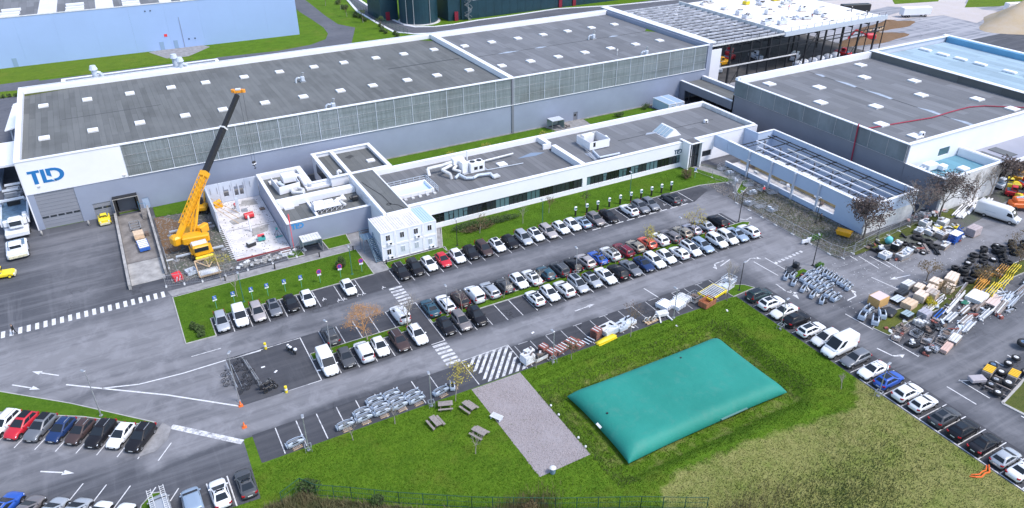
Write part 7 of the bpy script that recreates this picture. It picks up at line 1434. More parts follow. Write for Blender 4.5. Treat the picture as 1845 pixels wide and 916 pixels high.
# goods before the brown trees
for i, (x, y, sx, sy, h, m_, tp, lb_) in enumerate(((106.3, 64.4, 2.0, 1.5, .7, BLACKP, DARK, 'black crate with white ends at the left of the goods row'), (104.9, 62.9, 1.8, 1.4, .9, GREYP, CREAM, 'white and dark slatted crate nearest the lane corner'), (108.9, 63.8, 1.8, 1.3, 1.3, DARK, WHITE, 'dark crate with a clean white top beside the teal bag'), (107.2, 61.4, 2.0, 1.3, .9, STEEL, CREAM, 'grey metal trestle stack at the lane edge'),
    (109.2, 61.9, 1.8, 1.3, .8, STEEL, GREYP, 'grey slatted metal stack beside the trestle stack'), (120.6, 66.8, 1.8, 1.4, 1.1, CREAM, WHITE, 'white box on a pallet at the back by the fence'), (123.8, 65.6, 2.0, 1.5, 1.0, CREAM, WHITE, 'white box beside the blue machine parts'), (119.0, 64.4, 2.2, 1.5, .9, CREAM, WHITE, 'whitish covered heap in the middle of the goods row'),
    (121.2, 64.9, 1.6, 1.1, .6, YELL, YELL, 'flat yellow boxes between the white boxes'), (124.4, 63.6, 1.4, 1.0, .6, YELL, YELL, 'small yellow crate next to the blue machine parts'), (119.4, 62.7, 2.0, 1.4, 1.0, WOODW, CREAM, 'pale slatted crate behind the blue rack'), (117.4, 65.6, 1.8, 1.3, .7, WOODW, GREYP, 'grey slatted crate behind the big tyres'), (116.7, 60.2, 2.2, .9, .7, WOODW, CREAM, 'rolled pale mat on a pallet next to the blue rack'), (121.9, 63.4, 1.8, 1.2, .8, GREYP, CREAM, 'pale grey crate right behind the blue rack'))): crate('goods_crate', lb_, x, y, sx, sy, h, .1+random.uniform(-.1, .15), m_, 'goods before the brown trees', slat=tp)
t = thing('blue_rack', 'blue wheeled rack with a white top at the lane edge', 'rack', (119.8, 60.7, .02), .15); obj('post', MB().bar((-1, -.6, 0), (-1, -.6, 1.7), .09).bar((1, -.6, 0), (1, -.6, 1.7), .09).bar((-1, .6, 0), (-1, .6, 1.7), .09).bar((1, .6, 0), (1, .6, 1.7), .09), BLUEP, t, world=False); [obj('shelf', MB().cbox(0, 0, .3+.45*k, 2, 1.2, .06), BLUEP, t, world=False) for k in range(3)]; obj('brace', MB().bar((-1, -.62, .1), (0, -.62, 1.6), .06).bar((0, -.62, .1), (1, -.62, 1.6), .06), BLUEP, t, world=False); obj('top', MB().cbox(0, 0, 1.74, 2.2, 1.4, .07), WHITE, t, world=False)
crate('pink_stone_block', 'large pinkish grey block on a pallet at the right end of the goods row', 125.0, 60.7, 2.4, 1.6, 1.5, .1, mat('pinkish_block', (.42, .36, .37), .8, var=.15, vscale=2), 'goods before the brown trees', 'block')
t = thing('blue_machine_parts', 'tangle of blue machine frames right of the blue rack', 'machine parts', (123.3, 61.9, .02), .2); rr = random.Random(3)
for k in range(9): obj('frame_bar', MB().bar((rr.uniform(-1.2, 1.2), rr.uniform(-.9, .9), rr.uniform(.1, .4)), (rr.uniform(-1.2, 1.2), rr.uniform(-.9, .9), rr.uniform(.5, 1.2)), .14), BLUEP if k % 3 else GREYP, t, world=False)
t = thing('teal_bag', 'turquoise cloth bag on the crates by the fence', 'bag', (109.6, 65.8, .9)); obj('bag', MB().loft([[(math.cos(a)*r, math.sin(a)*r*.8, z) for a in np.linspace(0, 5.6, 9)] for r, z in ((.5, -.8), (.75, -.4), (.7, .1), (.4, .4), (.1, .45))], 0, True, True), mat('teal_cloth', (.12, .50, .52), .7), t, True, world=False)
for i, (x, y, m_) in enumerate(((113.0, 61.4, WOODW), (113.9, 60.2, DARK), (110.8, 62.6, DARK))): bundle(f"low dark plank bundle between tyres and trestles, number {['nearest the tyres', 'at the lane edge', 'beside the grey stacks'][i]}".replace('number ', ''), x, y, 2.6, 5, .9, m_, 'plank bundles')
rr = random.Random(77)
for nm_, lb_, n_, x0, x1, y0, y1 in (('scrap_part', 'small machine part lying between the crates and tyres before the brown trees', 46, 104.5, 124.5, 60.2, 66.6), ('scrap_part', 'small steel or wood offcut lying in the storage strip', 70, 87, 112, 42.8, 49.8), ('scrap_part', 'small grey part lying between the body shells of the cluster', 16, 85.6, 92.6, 58.4, 66.4)):
    for k in range(n_):
        x, y = rr.uniform(x0, x1), rr.uniform(y0, y1); q = MB(); L_ = rr.uniform(.3, 1.5); q.cbox(0, 0, .2, L_, rr.uniform(.1, .5), rr.uniform(.1, .4), rr.uniform(0, 3), tilt=rr.uniform(-.3, .3)); q.cbox(rr.uniform(-.3, .3), rr.uniform(-.3, .3), .1, rr.uniform(.2, .9), rr.uniform(.1, .3), .18, rr.uniform(0, 3))
        o = obj(nm_, q, rr.choice([DARK, STEEL, CREAM, WOODD, WOODW, GREYP, BLACKP, REDBR]), None); o.location = (x, y, .02); tag(o, lb_, 'scrap part', lb_.split(' lying ')[1])
# strip along the meadow: pallets, boxes
st_ = 'goods along the meadow strip'
for x, y, sx, sy, h, m_, tp, lb_ in ((39.7, 67.9, 1.5, 1.4, 1.3, WHITE, CREAM, 'white wrapped stack next to the hatched bay'), (40.6, 69.1, 1.3, 1.0, .9, CREAM, WHITE, 'lower white stack behind the white wrapped stack'), (41.5, 67.8, 2.0, 1.3, .7, CREAM, DARK, 'white tray with dark parts right of the white stacks'), (53.1, 68.2, 2.6, 2.0, .9, GREYP, CREAM, 'large pale blue-white hollow box on the strip'), (55.0, 68.0, 1.5, 1.6, .7, GREYP, GREYP, 'pale blue box next to the large hollow box'), (56.7, 68.5, 1.9, 1.7, .6, CREAM, GREYP, 'pale slatted panel stack right of the blue boxes')): crate('goods_stack', lb_, x, y, sx, sy, h, .15, m_, st_, 'goods stack', slat=tp)
REDW = REDBR
for i, (x, y, s_, h) in enumerate(((42.6, 68.6, 1.1, 1.3), (43.2, 67.5, 1.2, 1.0), (44.6, 67.9, 1.5, .4), (45.6, 68.2, 1.5, .4), (46.9, 68.2, 1.6, .8), (47.7, 67.7, 1.5, .4), (51.0, 68.2, 1.3, 1.2))):
    t = thing('red_pallet_stack', f"stack of red and white pallets, {ORD[i]} from the left along the meadow strip", 'pallet stack', (x, y, .02), .3, 'red pallet stacks'); n = max(1, int(h/.17))
    for k in range(n): obj('pallet', MB().cbox(0, 0, .08+.17*k, s_, s_*.9, .05).cbox(0, -s_*.4, .02+.17*k, s_, .1, .08).cbox(0, s_*.4, .02+.17*k, s_, .1, .08), [REDW, WOODD][k % 2], t, world=False)
    for k in range(5): obj('top_slat', MB().cbox(-s_/2+s_*(k+.5)/5, 0, .08+.17*n, s_/5*.6, s_*.9, .04), CREAM if k % 2 else REDW, t, world=False)
t = thing('black_pallet', 'black plastic pallet left of the tall red pallet stack', 'pallet', (49.4, 67.8, .02), .3); [obj('slat', MB().cbox(-.6+.3*k, 0, .15, .16, 1.3, .06), BLACKP if k % 2 else GREYP, t, world=False) for k in range(5)]; obj('runner', MB().cbox(0, -.5, .06, 1.4, .1, .12).cbox(0, .5, .06, 1.4, .1, .12), BLACKP, t, world=False)
t = thing('yellow_cover', 'long yellow moulded cover lying on the grass edge', 'cover', (51.7, 66.7, .02), .12); obj('cover', MB().loft([[(x, -w_, .05), (x, -w_*.8, h), (x, w_*.8, h), (x, w_, .05)] for x, w_, h in ((-1.8, .1, .1), (-1.5, .35, .35), (0, .45, .45), (1.4, .4, .4), (1.8, .2, .2))], 0, True, True), YELL, t, True, world=False); obj('flange', MB().cbox(0, 0, .05, 3.3, 1.0, .04), YELL, t, world=False)
t = thing('white_frame_parts', 'white frames and black hoops on pallets beside the lamp post', 'machine parts', (60.0, 67.4, .02), .1); rr = random.Random(6); pallet(t, 2.2, 1.2)
for k in range(7): obj('hoop', MB().ring(-.8+.28*k, rr.uniform(-.3, .3), .5, .4, 0, .1, 10, 'y', hole=.8), BLACKP if k % 2 else CREAM, t, world=False)
t = thing('white_frame_parts', 'white angular machine frame with two legs near the lamp post', 'machine parts', (62.0, 67.1, .02), -.2); obj('body', MB().cbox(0, .4, .6, 1.8, 1.0, .6, bev=.1), CREAM, t, world=False); obj('leg', MB().bar((-.6, 0, .4), (-.9, -1.1, .1), .2).bar((.6, 0, .4), (1.0, -1.0, .1), .2), CREAM, t, world=False)
for i, (x, y, s_) in enumerate(((64.0, 69.2, 1.0), (65.6, 68.5, 1.0), (67.3, 69.2, 1.0))):
    t = thing('white_rack_frame', f"low white rack frame on pallets, {ORD[i]} from the left of three behind the lamp post", 'frame', (x, y, .02), .25, 'white rack frames'); pallet(t, 2.0, 2.0, 0, CREAM)
    for k in range(5): obj('frame_bar', MB().cbox(-.8+.4*k, 0, .45, .14, 2.2, .5).cbox(-.6+.4*k, 0, .62, .3, 1.8, .05), WHITE if i < 2 else CREAM, t, world=False)
t = thing('brown_container', 'rusty brown open skip behind the meadow edge', 'skip', (69.9, 66.6, .02), .2); obj('side', MB().cbox(0, -.7, .55, 2.4, .08, .9).cbox(0, .7, .55, 2.4, .08, .9).cbox(-1.2, 0, .55, .08, 1.4, .9).cbox(1.2, 0, .55, .08, 1.4, .9), mat('rust', (.32, .12, .06), .8, var=.3, vscale=3), t, world=False); obj('floor', MB().cbox(0, 0, .15, 2.4, 1.4, .1), MATS['rust'], t, world=False); obj('leg', MB().cbox(-1, -.6, .1, .15, .15, .2).cbox(1, -.6, .1, .15, .15, .2), DARK, t, world=False)
cage('grey wire cage of dark parts left of the yellow rack', 69.2, 68.6, 1.9, 1.6, 1.0, .2, STEEL, WOODD, st_); cage('large pale wire cage beside the thin tree at the strip end', 75.4, 68.9, 2.6, 2.0, .9, .25, CREAM, GREYP, st_); cage('second pale wire cage behind the thin tree', 77.2, 69.8, 2.0, 1.6, .9, .25, GREYP, CREAM, st_)
t = thing('yellow_rack', 'yellow steel rack with pale bars near the thin tree', 'rack', (72.3, 68.2, .02), .22); obj('frame', MB().cbox(0, -1.2, .6, 4.0, .16, .3).cbox(0, 1.2, .6, 4.0, .16, .3).cbox(-1.95, 0, .6, .16, 2.4, .3).cbox(1.95, 0, .6, .16, 2.4, .3), YELL, t, world=False); obj('leg', MB().cbox(-1.9, -1.15, .25, .15, .15, .5).cbox(1.9, -1.15, .25, .15, .15, .5).cbox(-1.9, 1.15, .25, .15, .15, .5).cbox(1.9, 1.15, .25, .15, .15, .5), YELL, t, world=False); [obj('bar', MB().cbox(-1.6+.4*k, 0, .78, .16, 2.3, .12), CREAM, t, world=False) for k in range(9)]
# building-site things
t = thing('timber_frame', 'pale timber formwork frame standing in front of the crane', 'formwork', (6.5, 112.9, .03), .02); obj('beam', MB().bar((-1.7, 1.8, 1.4), (1.5, 1.8, 1.5), .2).bar((-1.7, -1.7, .3), (1.5, -1.7, .3), .2).bar((-1.7, 1.8, 1.4), (-1.7, -1.7, .3), .16).bar((1.5, 1.8, 1.4), (1.5, -1.7, .3), .16), WOOD, t, world=False); obj('brace', MB().bar((-1.6, 1.8, 1.3), (.1, 0, .8), .14).bar((1.5, 1.8, 1.4), (.1, 0, .8), .14).bar((0, 1.8, 1.4), (.1, 0, .8), .12), WOOD, t, world=False); obj('panel', MB().cbox(0, -.7, .4, 3.2, 1.8, .15, tilt=.02), CREAM, t, world=False)
t = thing('grey_crate', 'open grey metal crate left of the timber frame', 'crate', (3.9, 113.6, .03), .25); obj('side', MB().cbox(0, -.7, .4, 1.5, .1, .6).cbox(0, .7, .4, 1.5, .1, .6).cbox(-.75, 0, .4, .1, 1.4, .6).cbox(.75, 0, .4, .1, 1.4, .6).cbox(0, 0, .6, .1, 1.4, .1), GREYP, t, world=False); obj('floor', MB().cbox(0, 0, .12, 1.5, 1.4, .06), STEEL, t, world=False)
t = thing('red_white_barrier_box', 'red and white striped barrier block beside the ramp wall', 'barrier', (1.7, 112.8, .5), .3); obj('block', MB().loft([[(-.7, -.6, -.45), (.7, -.6, -.45), (.7, .6, -.45), (-.7, .6, -.45)], [(-.7, -.5, .3), (.7, -.5, .3), (.7, .6, .6), (-.7, .6, .6)]], 0, True, True), REDP, t, world=False); [obj('white_stripe', MB().bar((-.5+.5*k, -.64, -.4), (-.2+.5*k, -.55, .32), .16, .05), WHITE, t, world=False) for k in range(2)]
t = thing('floodlight_stand', 'thin floodlight stand leaning beside the red and white barrier', 'floodlight', (2.2, 111.3, .03)); obj('pole', MB().bar((0, 0, 0), (-.5, .3, 4.2), .06), STEEL, t, world=False); obj('head', MB().cbox(-.9, .3, 4.3, 1.0, .3, .12), CREAM, t, world=False)
t = thing('rubble_pile', 'heap of broken pale concrete beside the slab edge', 'rubble', (15, 112.3, .05)); rr = random.Random(8)
for k in range(60): c = obj('concrete_chunk', MB().cbox(rr.gauss(0, 2.4), rr.gauss(-.3, .45), rr.uniform(.05, .35), rr.uniform(.3, 1.0), rr.uniform(.2, .6), rr.uniform(.1, .3), rr.uniform(0, 3), tilt=rr.uniform(-.5, .5)), CONC if k % 3 else CREAM, t, world=False)
t = thing('white_block', 'white block planter at the end of the rubble', 'block', (18.7, 112.0, .1)); obj('side', MB().cbox(0, -.4, .3, 1.6, .1, .6).cbox(0, .4, .3, 1.6, .1, .6).cbox(-.8, 0, .3, .1, .8, .6).cbox(.8, 0, .3, .1, .8, .6), WHITE, t, world=False); obj('soil', MB().cbox(0, 0, .4, 1.5, .7, .1), WOODD, t, world=False)
def sitebox(nm, lb_, x, y, parts): 
    t = thing(nm, lb_, nm.split('_')[-1], (x, y, .15), random.uniform(-.2, .3)); [obj(n_, q, m_, t, world=False) for n_, q, m_ in parts]; return t
sitebox('red_compressor', 'round red machine on the upper part of the slab', 16.1, 128.4, [('drum', MB().tube((-.8, 0, .6), (.8, 0, .6), .55, n=14), REDP), ('frame', MB().cbox(0, 0, .1, 1.6, .8, .2), DARK)])
sitebox('grey_bin', 'small grey tool bin on the front of the slab', 14.2, 117.8, [('box', MB().cbox(0, 0, .35, 1.4, .9, .6), DARK), ('lid', MB().cbox(0, 0, .7, 1.2, .7, .1), CREAM)])
sitebox('tool_cart', 'red and teal tool cart in the middle of the slab front', 16.2, 118.8, [('tray', MB().cbox(0, 0, .5, 1.2, .9, .5), TEALP), ('red_lid', MB().cbox(0, .3, .9, 1.1, .4, .3), PINK), ('box', MB().cbox(.3, -.2, .8, .4, .4, .4), BLACKP)])
sitebox('teal_tripod', 'dark and teal surveying tripod near the wing wall', 19.0, 119.2, [('leg', MB().bar((0, 0, 1.3), (.6, 0, 0), .06).bar((0, 0, 1.3), (-.5, .4, 0), .06).bar((0, 0, 1.3), (-.2, -.6, 0), .06), DARK), ('head', MB().cbox(0, 0, 1.4, .3, .3, .3), TEALP), ('base_sheet', MB().cbox(.1, -.5, .05, 1.2, .4, .04), TEALP)])
sitebox('plywood_sheet', 'brown plywood sheet lying by the wing wall', 19.0, 131.0, [('sheet', MB().cbox(0, 0, .05, .9, 1.2, .06), WOODD), ('batten', MB().cbox(0, 0, .1, .9, .1, .05), WOOD)])
sitebox('white_post', 'tall white propped post standing mid slab', 15.3, 123.2, [('post', MB().cyl(0, 0, 0, 3.0, .16, n=8), WHITE), ('foot', MB().cyl(0, 0, 0, .05, .35, n=10), STEEL)])
sitebox('grey_column', 'grey formwork column near the red machine', 14.9, 131.9, [('column', MB().box(-.25, -.25, 0, .25, .25, 2.8), GREYP), ('frame', MB().box(.6, -.6, 0, 1.6, .6, .2), STEEL)])
sitebox('yellow_mixer', 'yellow mixer behind the timber props against the precast wall', 12.0, 135.7, [('drum', MB().tube((-.6, 0, .7), (.6, .2, 1.2), .5, .35, 12), YEL), ('frame', MB().cbox(0, 0, .3, 1.6, .9, .5), YEL)])
t = thing('red_pole', 'thin red and white survey pole at the wing corner', 'pole', (20.3, 113.4, .1)); obj('pole', MB().cyl(0, 0, 0, 6.6, .06, n=6), PINK, t, world=False); obj('banner', MB().cyl(0, 0, 5, 6.4, .12, n=6), PINK, t, world=False)
# around the shell
for i, (x, y) in enumerate(((108.0-1.6, 103.2), (106.0, 100.4), (105.6, 98.4), (104.0, 96.8), (105.4, 94.6), (103.4, 91.6), (106.4, 91.8), (99.6, 88.4), (100.6, 86.6), (101.4, 84.4), (107.0, 89.8))): cage(f"grey galvanised stillage, {ORD[i]} from the office entrance in the line before the shell", x, y, 1.8, 1.3, 1.0, random.uniform(-.3, .5), STEEL, GREYP if i % 2 else None, 'stillages before the shell')
t = thing('yellow_skip', 'orange-yellow wheeled skip beside the brown tree', 'skip', (104.9, 71.2, .05), R(-65)); t.scale = (.72, .75, .85); obj('tub', MB().loft([[(-1.5, -.7, .4), (1.5, -.7, .4), (1.5, .7, .4), (-1.5, .7, .4)], [(-1.8, -.95, 1.35), (1.8, -.95, 1.35), (1.8, .95, 1.35), (-1.8, .95, 1.35)]], 0, True, False), mat('skip_amber', (.80, .42, .02), .5), t, world=False); [obj('rib', MB().bar((-1.2+.6*k, -.83, .4), (-1.3+.65*k, -1.0, 1.35), .08), MATS['skip_amber'], t, world=False) for k in range(5)]; obj('cover', MB().cbox(0, 0, 1.2, 3.3, 1.6, .08), YEL, t, world=False); obj('wheel', MB().cyl(-1, 0, 0, .4, .25).cyl(1, 0, 0, .4, .25), DARK, t, world=False)
tag(obj('blue_box', MB().cbox(121.9, 121.2, 1.2, 3.4, 2.8, 2.4, bev=.1), BLUEW), 'flat topped grey box by the dark wall behind the offices', 'box')
sitebox('white_barrier', 'white toppled barrier parts at the fence corner', 97.2, 72.6, [('board', MB().cbox(0, 0, .4, 1.6, .2, .6), WHITE), ('board', MB().cbox(.9, .4, .4, .9, .2, .6), WHITE), ('foot', MB().cbox(0, 0, .08, .4, .8, .15), DARK)])
rr = random.Random(12); t = thing('demolition_rubble', 'pink and white demolition rubble between shell and annexe', 'rubble', (124.5, 69.2, .04))
for k in range(70): obj('brick_chunk', MB().cbox(rr.uniform(-5, 5), rr.gauss(0, .8), rr.uniform(.05, .4), rr.uniform(.2, .8), rr.uniform(.2, .6), rr.uniform(.1, .3), rr.uniform(0, 3), tilt=rr.uniform(-.5, .5)), [mat('pink_brick', (.50, .30, .27), .9, var=.2), CREAM, CONC][k % 3], t, world=False)
for i, (x, y, L_) in enumerate(((131.4, 66.9, 6.0), (134.6, 67.6, 7.0), (138.2, 67.0, 5.0))): bundle(f"white steel lengths behind the delivery van, {ORD[i]} bundle from the left", x, y, L_, 9, .3, [WHITE, CREAM], 'white lengths behind the van', .11, w_=.35)
t = thing('orange_lift', 'orange boom lift cut by the right edge', 'boom lift', (141.8, 62.6, .02), R(-35)); obj('chassis', MB().cbox(0, 0, 1.1, 3.6, 2.1, 1.0, bev=.2), ORAN, t, world=False); obj('turret', MB().cbox(-.2, 0, 1.9, 2.2, 1.8, .8, bev=.15), ORAN, t, world=False); obj('boom', MB().bar((-1, 0, 2.2), (3.6, 0, 3.2), .4), GREYP, t, world=False); [obj('wheel', MB().ring(x, y, .5, .5, 0, .4, 12, 'y'), RUB, t, True, world=False) for x in (-1.3, 1.3) for y in (-1.1, 1.1)]
for i, (x, y, m_, nm_) in enumerate(((146.5, 66.2, REDP, 'red'), (149.6, 69.0, YELL, 'yellow'), (152.6, 67.6, REDP, 'red-orange'), (148.2, 69.8, GREYP, 'grey'), (154.8, 70.4, YEL, 'amber'), (151.0, 66.0, TW, 'white'))): o = tractor('yard_vehicle', f"{nm_} work vehicle below the east canopy at the right edge", x, y, R(-60+20*i), 3.4, 1.8, .9, m_, -.3, 1.2, .9, 'work vehicles under the canopy')
t = thing('yellow_forklift', 'yellow lifting machine near the right edge below the canopy', 'forklift', (145.0, 64.6, .02), .6); obj('body', MB().cbox(0, 0, .8, 2.2, 1.3, 1.0, bev=.15), YELL, t, world=False); obj('mast', MB().bar((1.2, -.4, 0), (1.2, -.4, 2.6), .15).bar((1.2, .4, 0), (1.2, .4, 2.6), .15), DARK, t, world=False); obj('roof_guard', MB().cbox(-.1, 0, 2.1, 1.3, 1.1, .08).bar((-.6, -.5, 1.3), (-.6, -.5, 2.1), .08).bar((.4, .5, 1.3), (.4, .5, 2.1), .08), DARK, t, world=False)
# under the steel hall
for i, (x, y, m_, nm_) in enumerate(((158.5, 160, YEL, 'yellow'), (164, 163, REDP, 'red'), (169, 168, REDP, 'dark red'), (153, 156, GREYP, 'grey'), (172, 160, TW, 'white'), (197.5, 149.5, REDP, 'bright red'))): tractor('site_machine', f"{nm_} machine standing inside the open steel hall", x, y, R(20*i), 4.8, 2.2, 1.1, m_, -.3, 1.5, 1.1, 'machines inside the steel hall')
car('hightopvan', 'white', 181.5, 153.5, .5, 'white van seen through the posts of the steel hall', 'machines inside the steel hall')
WRAP = mat('wrapped_white', (.66, .68, .74), .5, var=.1, vscale=2)
for i, (x, y) in enumerate(((176, 147.6), (179, 148), (182.5, 147.8), (186, 148.2), (189.5, 148.4), (193, 148.6))): t = thing('wrapped_bale', 'white wrapped bale inside the front posts of the steel hall', 'bale', (x, y, .05), .2, 'wrapped bales in the steel hall'); obj('bale', MB().cbox(0, 0, .9, 2.6, 2.0, 1.7, bev=.35), WRAP, t, True, world=False); obj('strap', MB().cbox(0, 0, .9, .15, 2.05, 1.75, bev=.3), GREYP, t, world=False)
rr = random.Random(21)
for i in range(22):
    x, y = rr.uniform(168, 196), rr.uniform(152, 187); kind = i % 4; m_ = [WRAP, WHITE, WRAP, YELL][kind] if i in (3, 11) or kind != 3 else CREAM; nm_ = {0: 'white wrapped', 1: 'white', 2: 'white wrapped', 3: 'yellow' if i in (3, 11) else 'pale'}[kind]
    crate('insulation_stack', f"{nm_} insulation stack lying on the white deck of the steel hall", x, y, rr.uniform(1.4, 2.8), rr.uniform(1.2, 2.0), rr.uniform(.5, 1.4), rr.uniform(-.3, .3), m_, f"{nm_} insulation stacks on the deck", 'insulation stack').location.z = 11.36
for i in range(12): x, y = rr.uniform(176, 206), rr.uniform(148, 175); t = thing('deck_offcut', 'small dark offcut lying on the white deck', 'offcut', (x, y, 11.37), rr.uniform(-.3, .3), 'dark offcuts on the deck'); obj('sheet', MB().cbox(0, 0, .05, rr.uniform(1, 3), .35, .1), DARK, t, world=False); obj('edge', MB().cbox(0, .3, .04, rr.uniform(.8, 2), .2, .08), CREAM, t, world=False)
# sand pile, earth bank
def heapm(name, label, cx, cy, rx, ry, h, m_, seed, cat='heap', stf=False):
    r = random.Random(seed); q = MB(); n = 36; k = 14; vs = []; ph = [r.uniform(0, 6) for _ in range(6)]
    for j in range(k+1):
        for i in range(n):
            a = 2*math.pi*i/n; rad = j/k; e = 1+.12*math.sin(2*a+ph[0])+.08*math.sin(5*a+ph[1]); z = h*(1-rad)**1.15*(1+.13*math.sin(3*a+ph[2]+rad*3)) + (.25*r.random() if 0 < j < k else 0) - (.1 if j == k else 0)
            vs.append((cx+rx*rad*e*math.cos(a), cy+ry*rad*e*math.sin(a), z))
    q.add(vs, [(j*n+i, (j+1)*n+i, (j+1)*n+(i+1) % n, j*n+(i+1) % n) for j in range(k) for i in range(n)]); return tag(obj(name, q, m_, None, True), label, cat)
heapm('sand_heap', 'huge tan sand heap at the upper right corner', 291, 146, 24, 15, 11, SAND, 1); heapm('sand_heap', 'lower tan sand heap in front of the huge one', 283, 133, 16, 7, 4.5, SAND, 2)
heapm('earth_bank', 'low brown earth bank behind the steel hall', 222, 158, 15, 5, 2.0, EARTH, 3); heapm('earth_bank', 'brown earth bank continuing toward the haul road', 240, 167, 14, 4, 2.2, EARTH, 4); heapm('dark_mound', 'small dark mound behind the blue roof edge', 226, 112, 4, 3, 3.0, SOIL, 5)
for i, (x, y) in enumerate(((231, 165), (234, 166.5), (237, 168))): bundle(f"timber stack on the earth bank, {ORD[i]} from the left", x, y, 6, 10, .5, [WOOD, WOODW], 'timber stacks on the earth bank', .25, w_=.6)
t = thing('red_excavator', 'red excavator arm beside the end of the steel hall', 'excavator', (219, 157, .02), 2.6); obj('body', MB().cbox(0, 0, 1.6, 3, 2.4, 1.6, bev=.2), REDP, t, world=False); obj('tracks', MB().cbox(0, -1, .5, 4, .6, 1, bev=.3).cbox(0, 1, .5, 4, .6, 1, bev=.3), BLACKP, t, world=False); obj('boom', MB().bar((1, 0, 2), (5, 0, 3.6), .5).bar((5, 0, 3.6), (7, 0, .8), .4), REDP, t, world=False)
for i, (x, y, m_, lb_) in enumerate(((262, 172, WHITE, 'long white trailer at the top beside the field'), (302, 158, WHITE, 'long white trailer parked before the sand heap'), (247, 186, BLACKP, 'dark truck cut by the top edge'))): t = thing('far_trailer', lb_, 'trailer', (x, y, .02), -.35); obj('box', MB().cbox(0, 0, 2.2, 11, 2.5, 2.6, bev=.1), m_, t, world=False); [obj('wheel', MB().ring(xx, yy, .5, .5, 0, .3, 10, 'y'), RUB, t, world=False) for xx in (-4, -3, 3.5) for yy in (-1.1, 1.1)]
# red and orange thing on the meadow
t = thing('orange_hose_loop', 'orange plastic netting lying curled by the meadow kerb', 'netting', (74.0, 26.3, 0)); pp = [(-1.6, .5, .08), (-1.3, .1, .2), (-.6, -.2, .12), (.2, -.1, .2), (.9, -.2, .1), (1.4, .2, .25), (1.9, .5, .1)]; obj('strand', MB().path(pp, .09, 5), ORAN, t, world=False); obj('strand', MB().path([(a*.8, b*.6+.25, c+.05) for a, b, c in pp], .07, 5), ORAN, t, world=False)

# ---- temporary fences: mesh panels one by one
def fence(pts, label, grp, h=2.0, step=3.5, name='site_fence', m_=STEEL, feet=True):
    t = thing(name, label, 'fence', (pts[0][0], pts[0][1], 0), 0, grp)
    for (a, b), (c, d) in zip(pts, pts[1:]):
        L_ = math.hypot(c-a, d-b); n = max(1, round(L_/step)); an = math.atan2(d-b, c-a); w_ = L_/n
        for k in range(n):
            x, y = a+(c-a)*k/n, b+(d-b)*k/n
            def mk():
                q = MB(); q.bar((0, 0, .12), (w_, 0, .12), .045); q.bar((0, 0, h), (w_, 0, h), .05); q.bar((0, 0, h*.55), (w_, 0, h*.55), .03)
                for j in range(1, int(w_/.25)): q.bar((j*.25, 0, .12), (j*.25, 0, h), .014)
                return q
            key = ('fp', name, round(w_, 2), h)
            if key not in _sh: _sh[key] = mk().mesh('mesh_panel', m_)
            o = bpy.data.objects.new('mesh_panel', _sh[key]); COL.objects.link(o); o.parent = t; o.location = (x-pts[0][0], y-pts[0][1], 0); o.rotation_euler = (0, 0, an)
            o = inst('post', ('fpo', name, h), lambda: MB().bar((0, 0, 0), (0, 0, h+.05), .07), t, (x, y, 0), m_)
            if feet: inst('foot', 'ffoot', lambda: MB().cbox(0, 0, .07, .25, .7, .14), t, (x, y, 0), CREAM)
        inst('post', ('fpo', name, h), None, t, (c, d, 0), m_)
    return t
fence([(100.9, 104.6), (102.6, 97.3), (102.4, 95.9)], 'mesh site fence beside the path to the office entrance', None)
fence([(97.9, 89.8), (97.8, 80), (97.9, 68.2), (98.7, 66.1), (101.2, 66.0)], 'long mesh site fence between the lane and the torn ground', None); fence([(103.0, 96.2), (98.2, 90.5)], 'slanting mesh site fence near the office path', None)
fence([(101.5, 66.4), (109, 67.4), (118, 68.0), (123, 68.3)], 'mesh fence behind the goods row under the brown trees', None)
fence([(-.2, 111.4), (5, 110.2), (12, 110.2), (20, 110.6), (21.8, 112.9)], 'mesh site fence along the path in front of the crane', None); fence([(.9, 113), (.9, 121)], 'short mesh fence beside the ramp wall', None)
fence([(138, 194), (150, 193), (170, 192), (215, 191)], 'pale hoarding fence behind the open purlins', None, 2.2)
fence(P((620, 0), (660, 22), (700, 48), (735, 63)), 'dark green wire fence along the far road', None, 1.8, 3.0, 'wire_fence', mat('fence_green', (.02, .08, .05), .6), False)
fence([(5.0, 59.9), (7.3, 60.9), (8.5, 59.2), (11.7, 57.0), (15.9, 53.9), (22.4, 49.6), (30, 45.2), (38, 41.0), (44, 37.5)], 'green wire fence along the lower edge of the meadow', None, 1.7, 2.5, 'wire_fence', MATS['fence_green'], False)

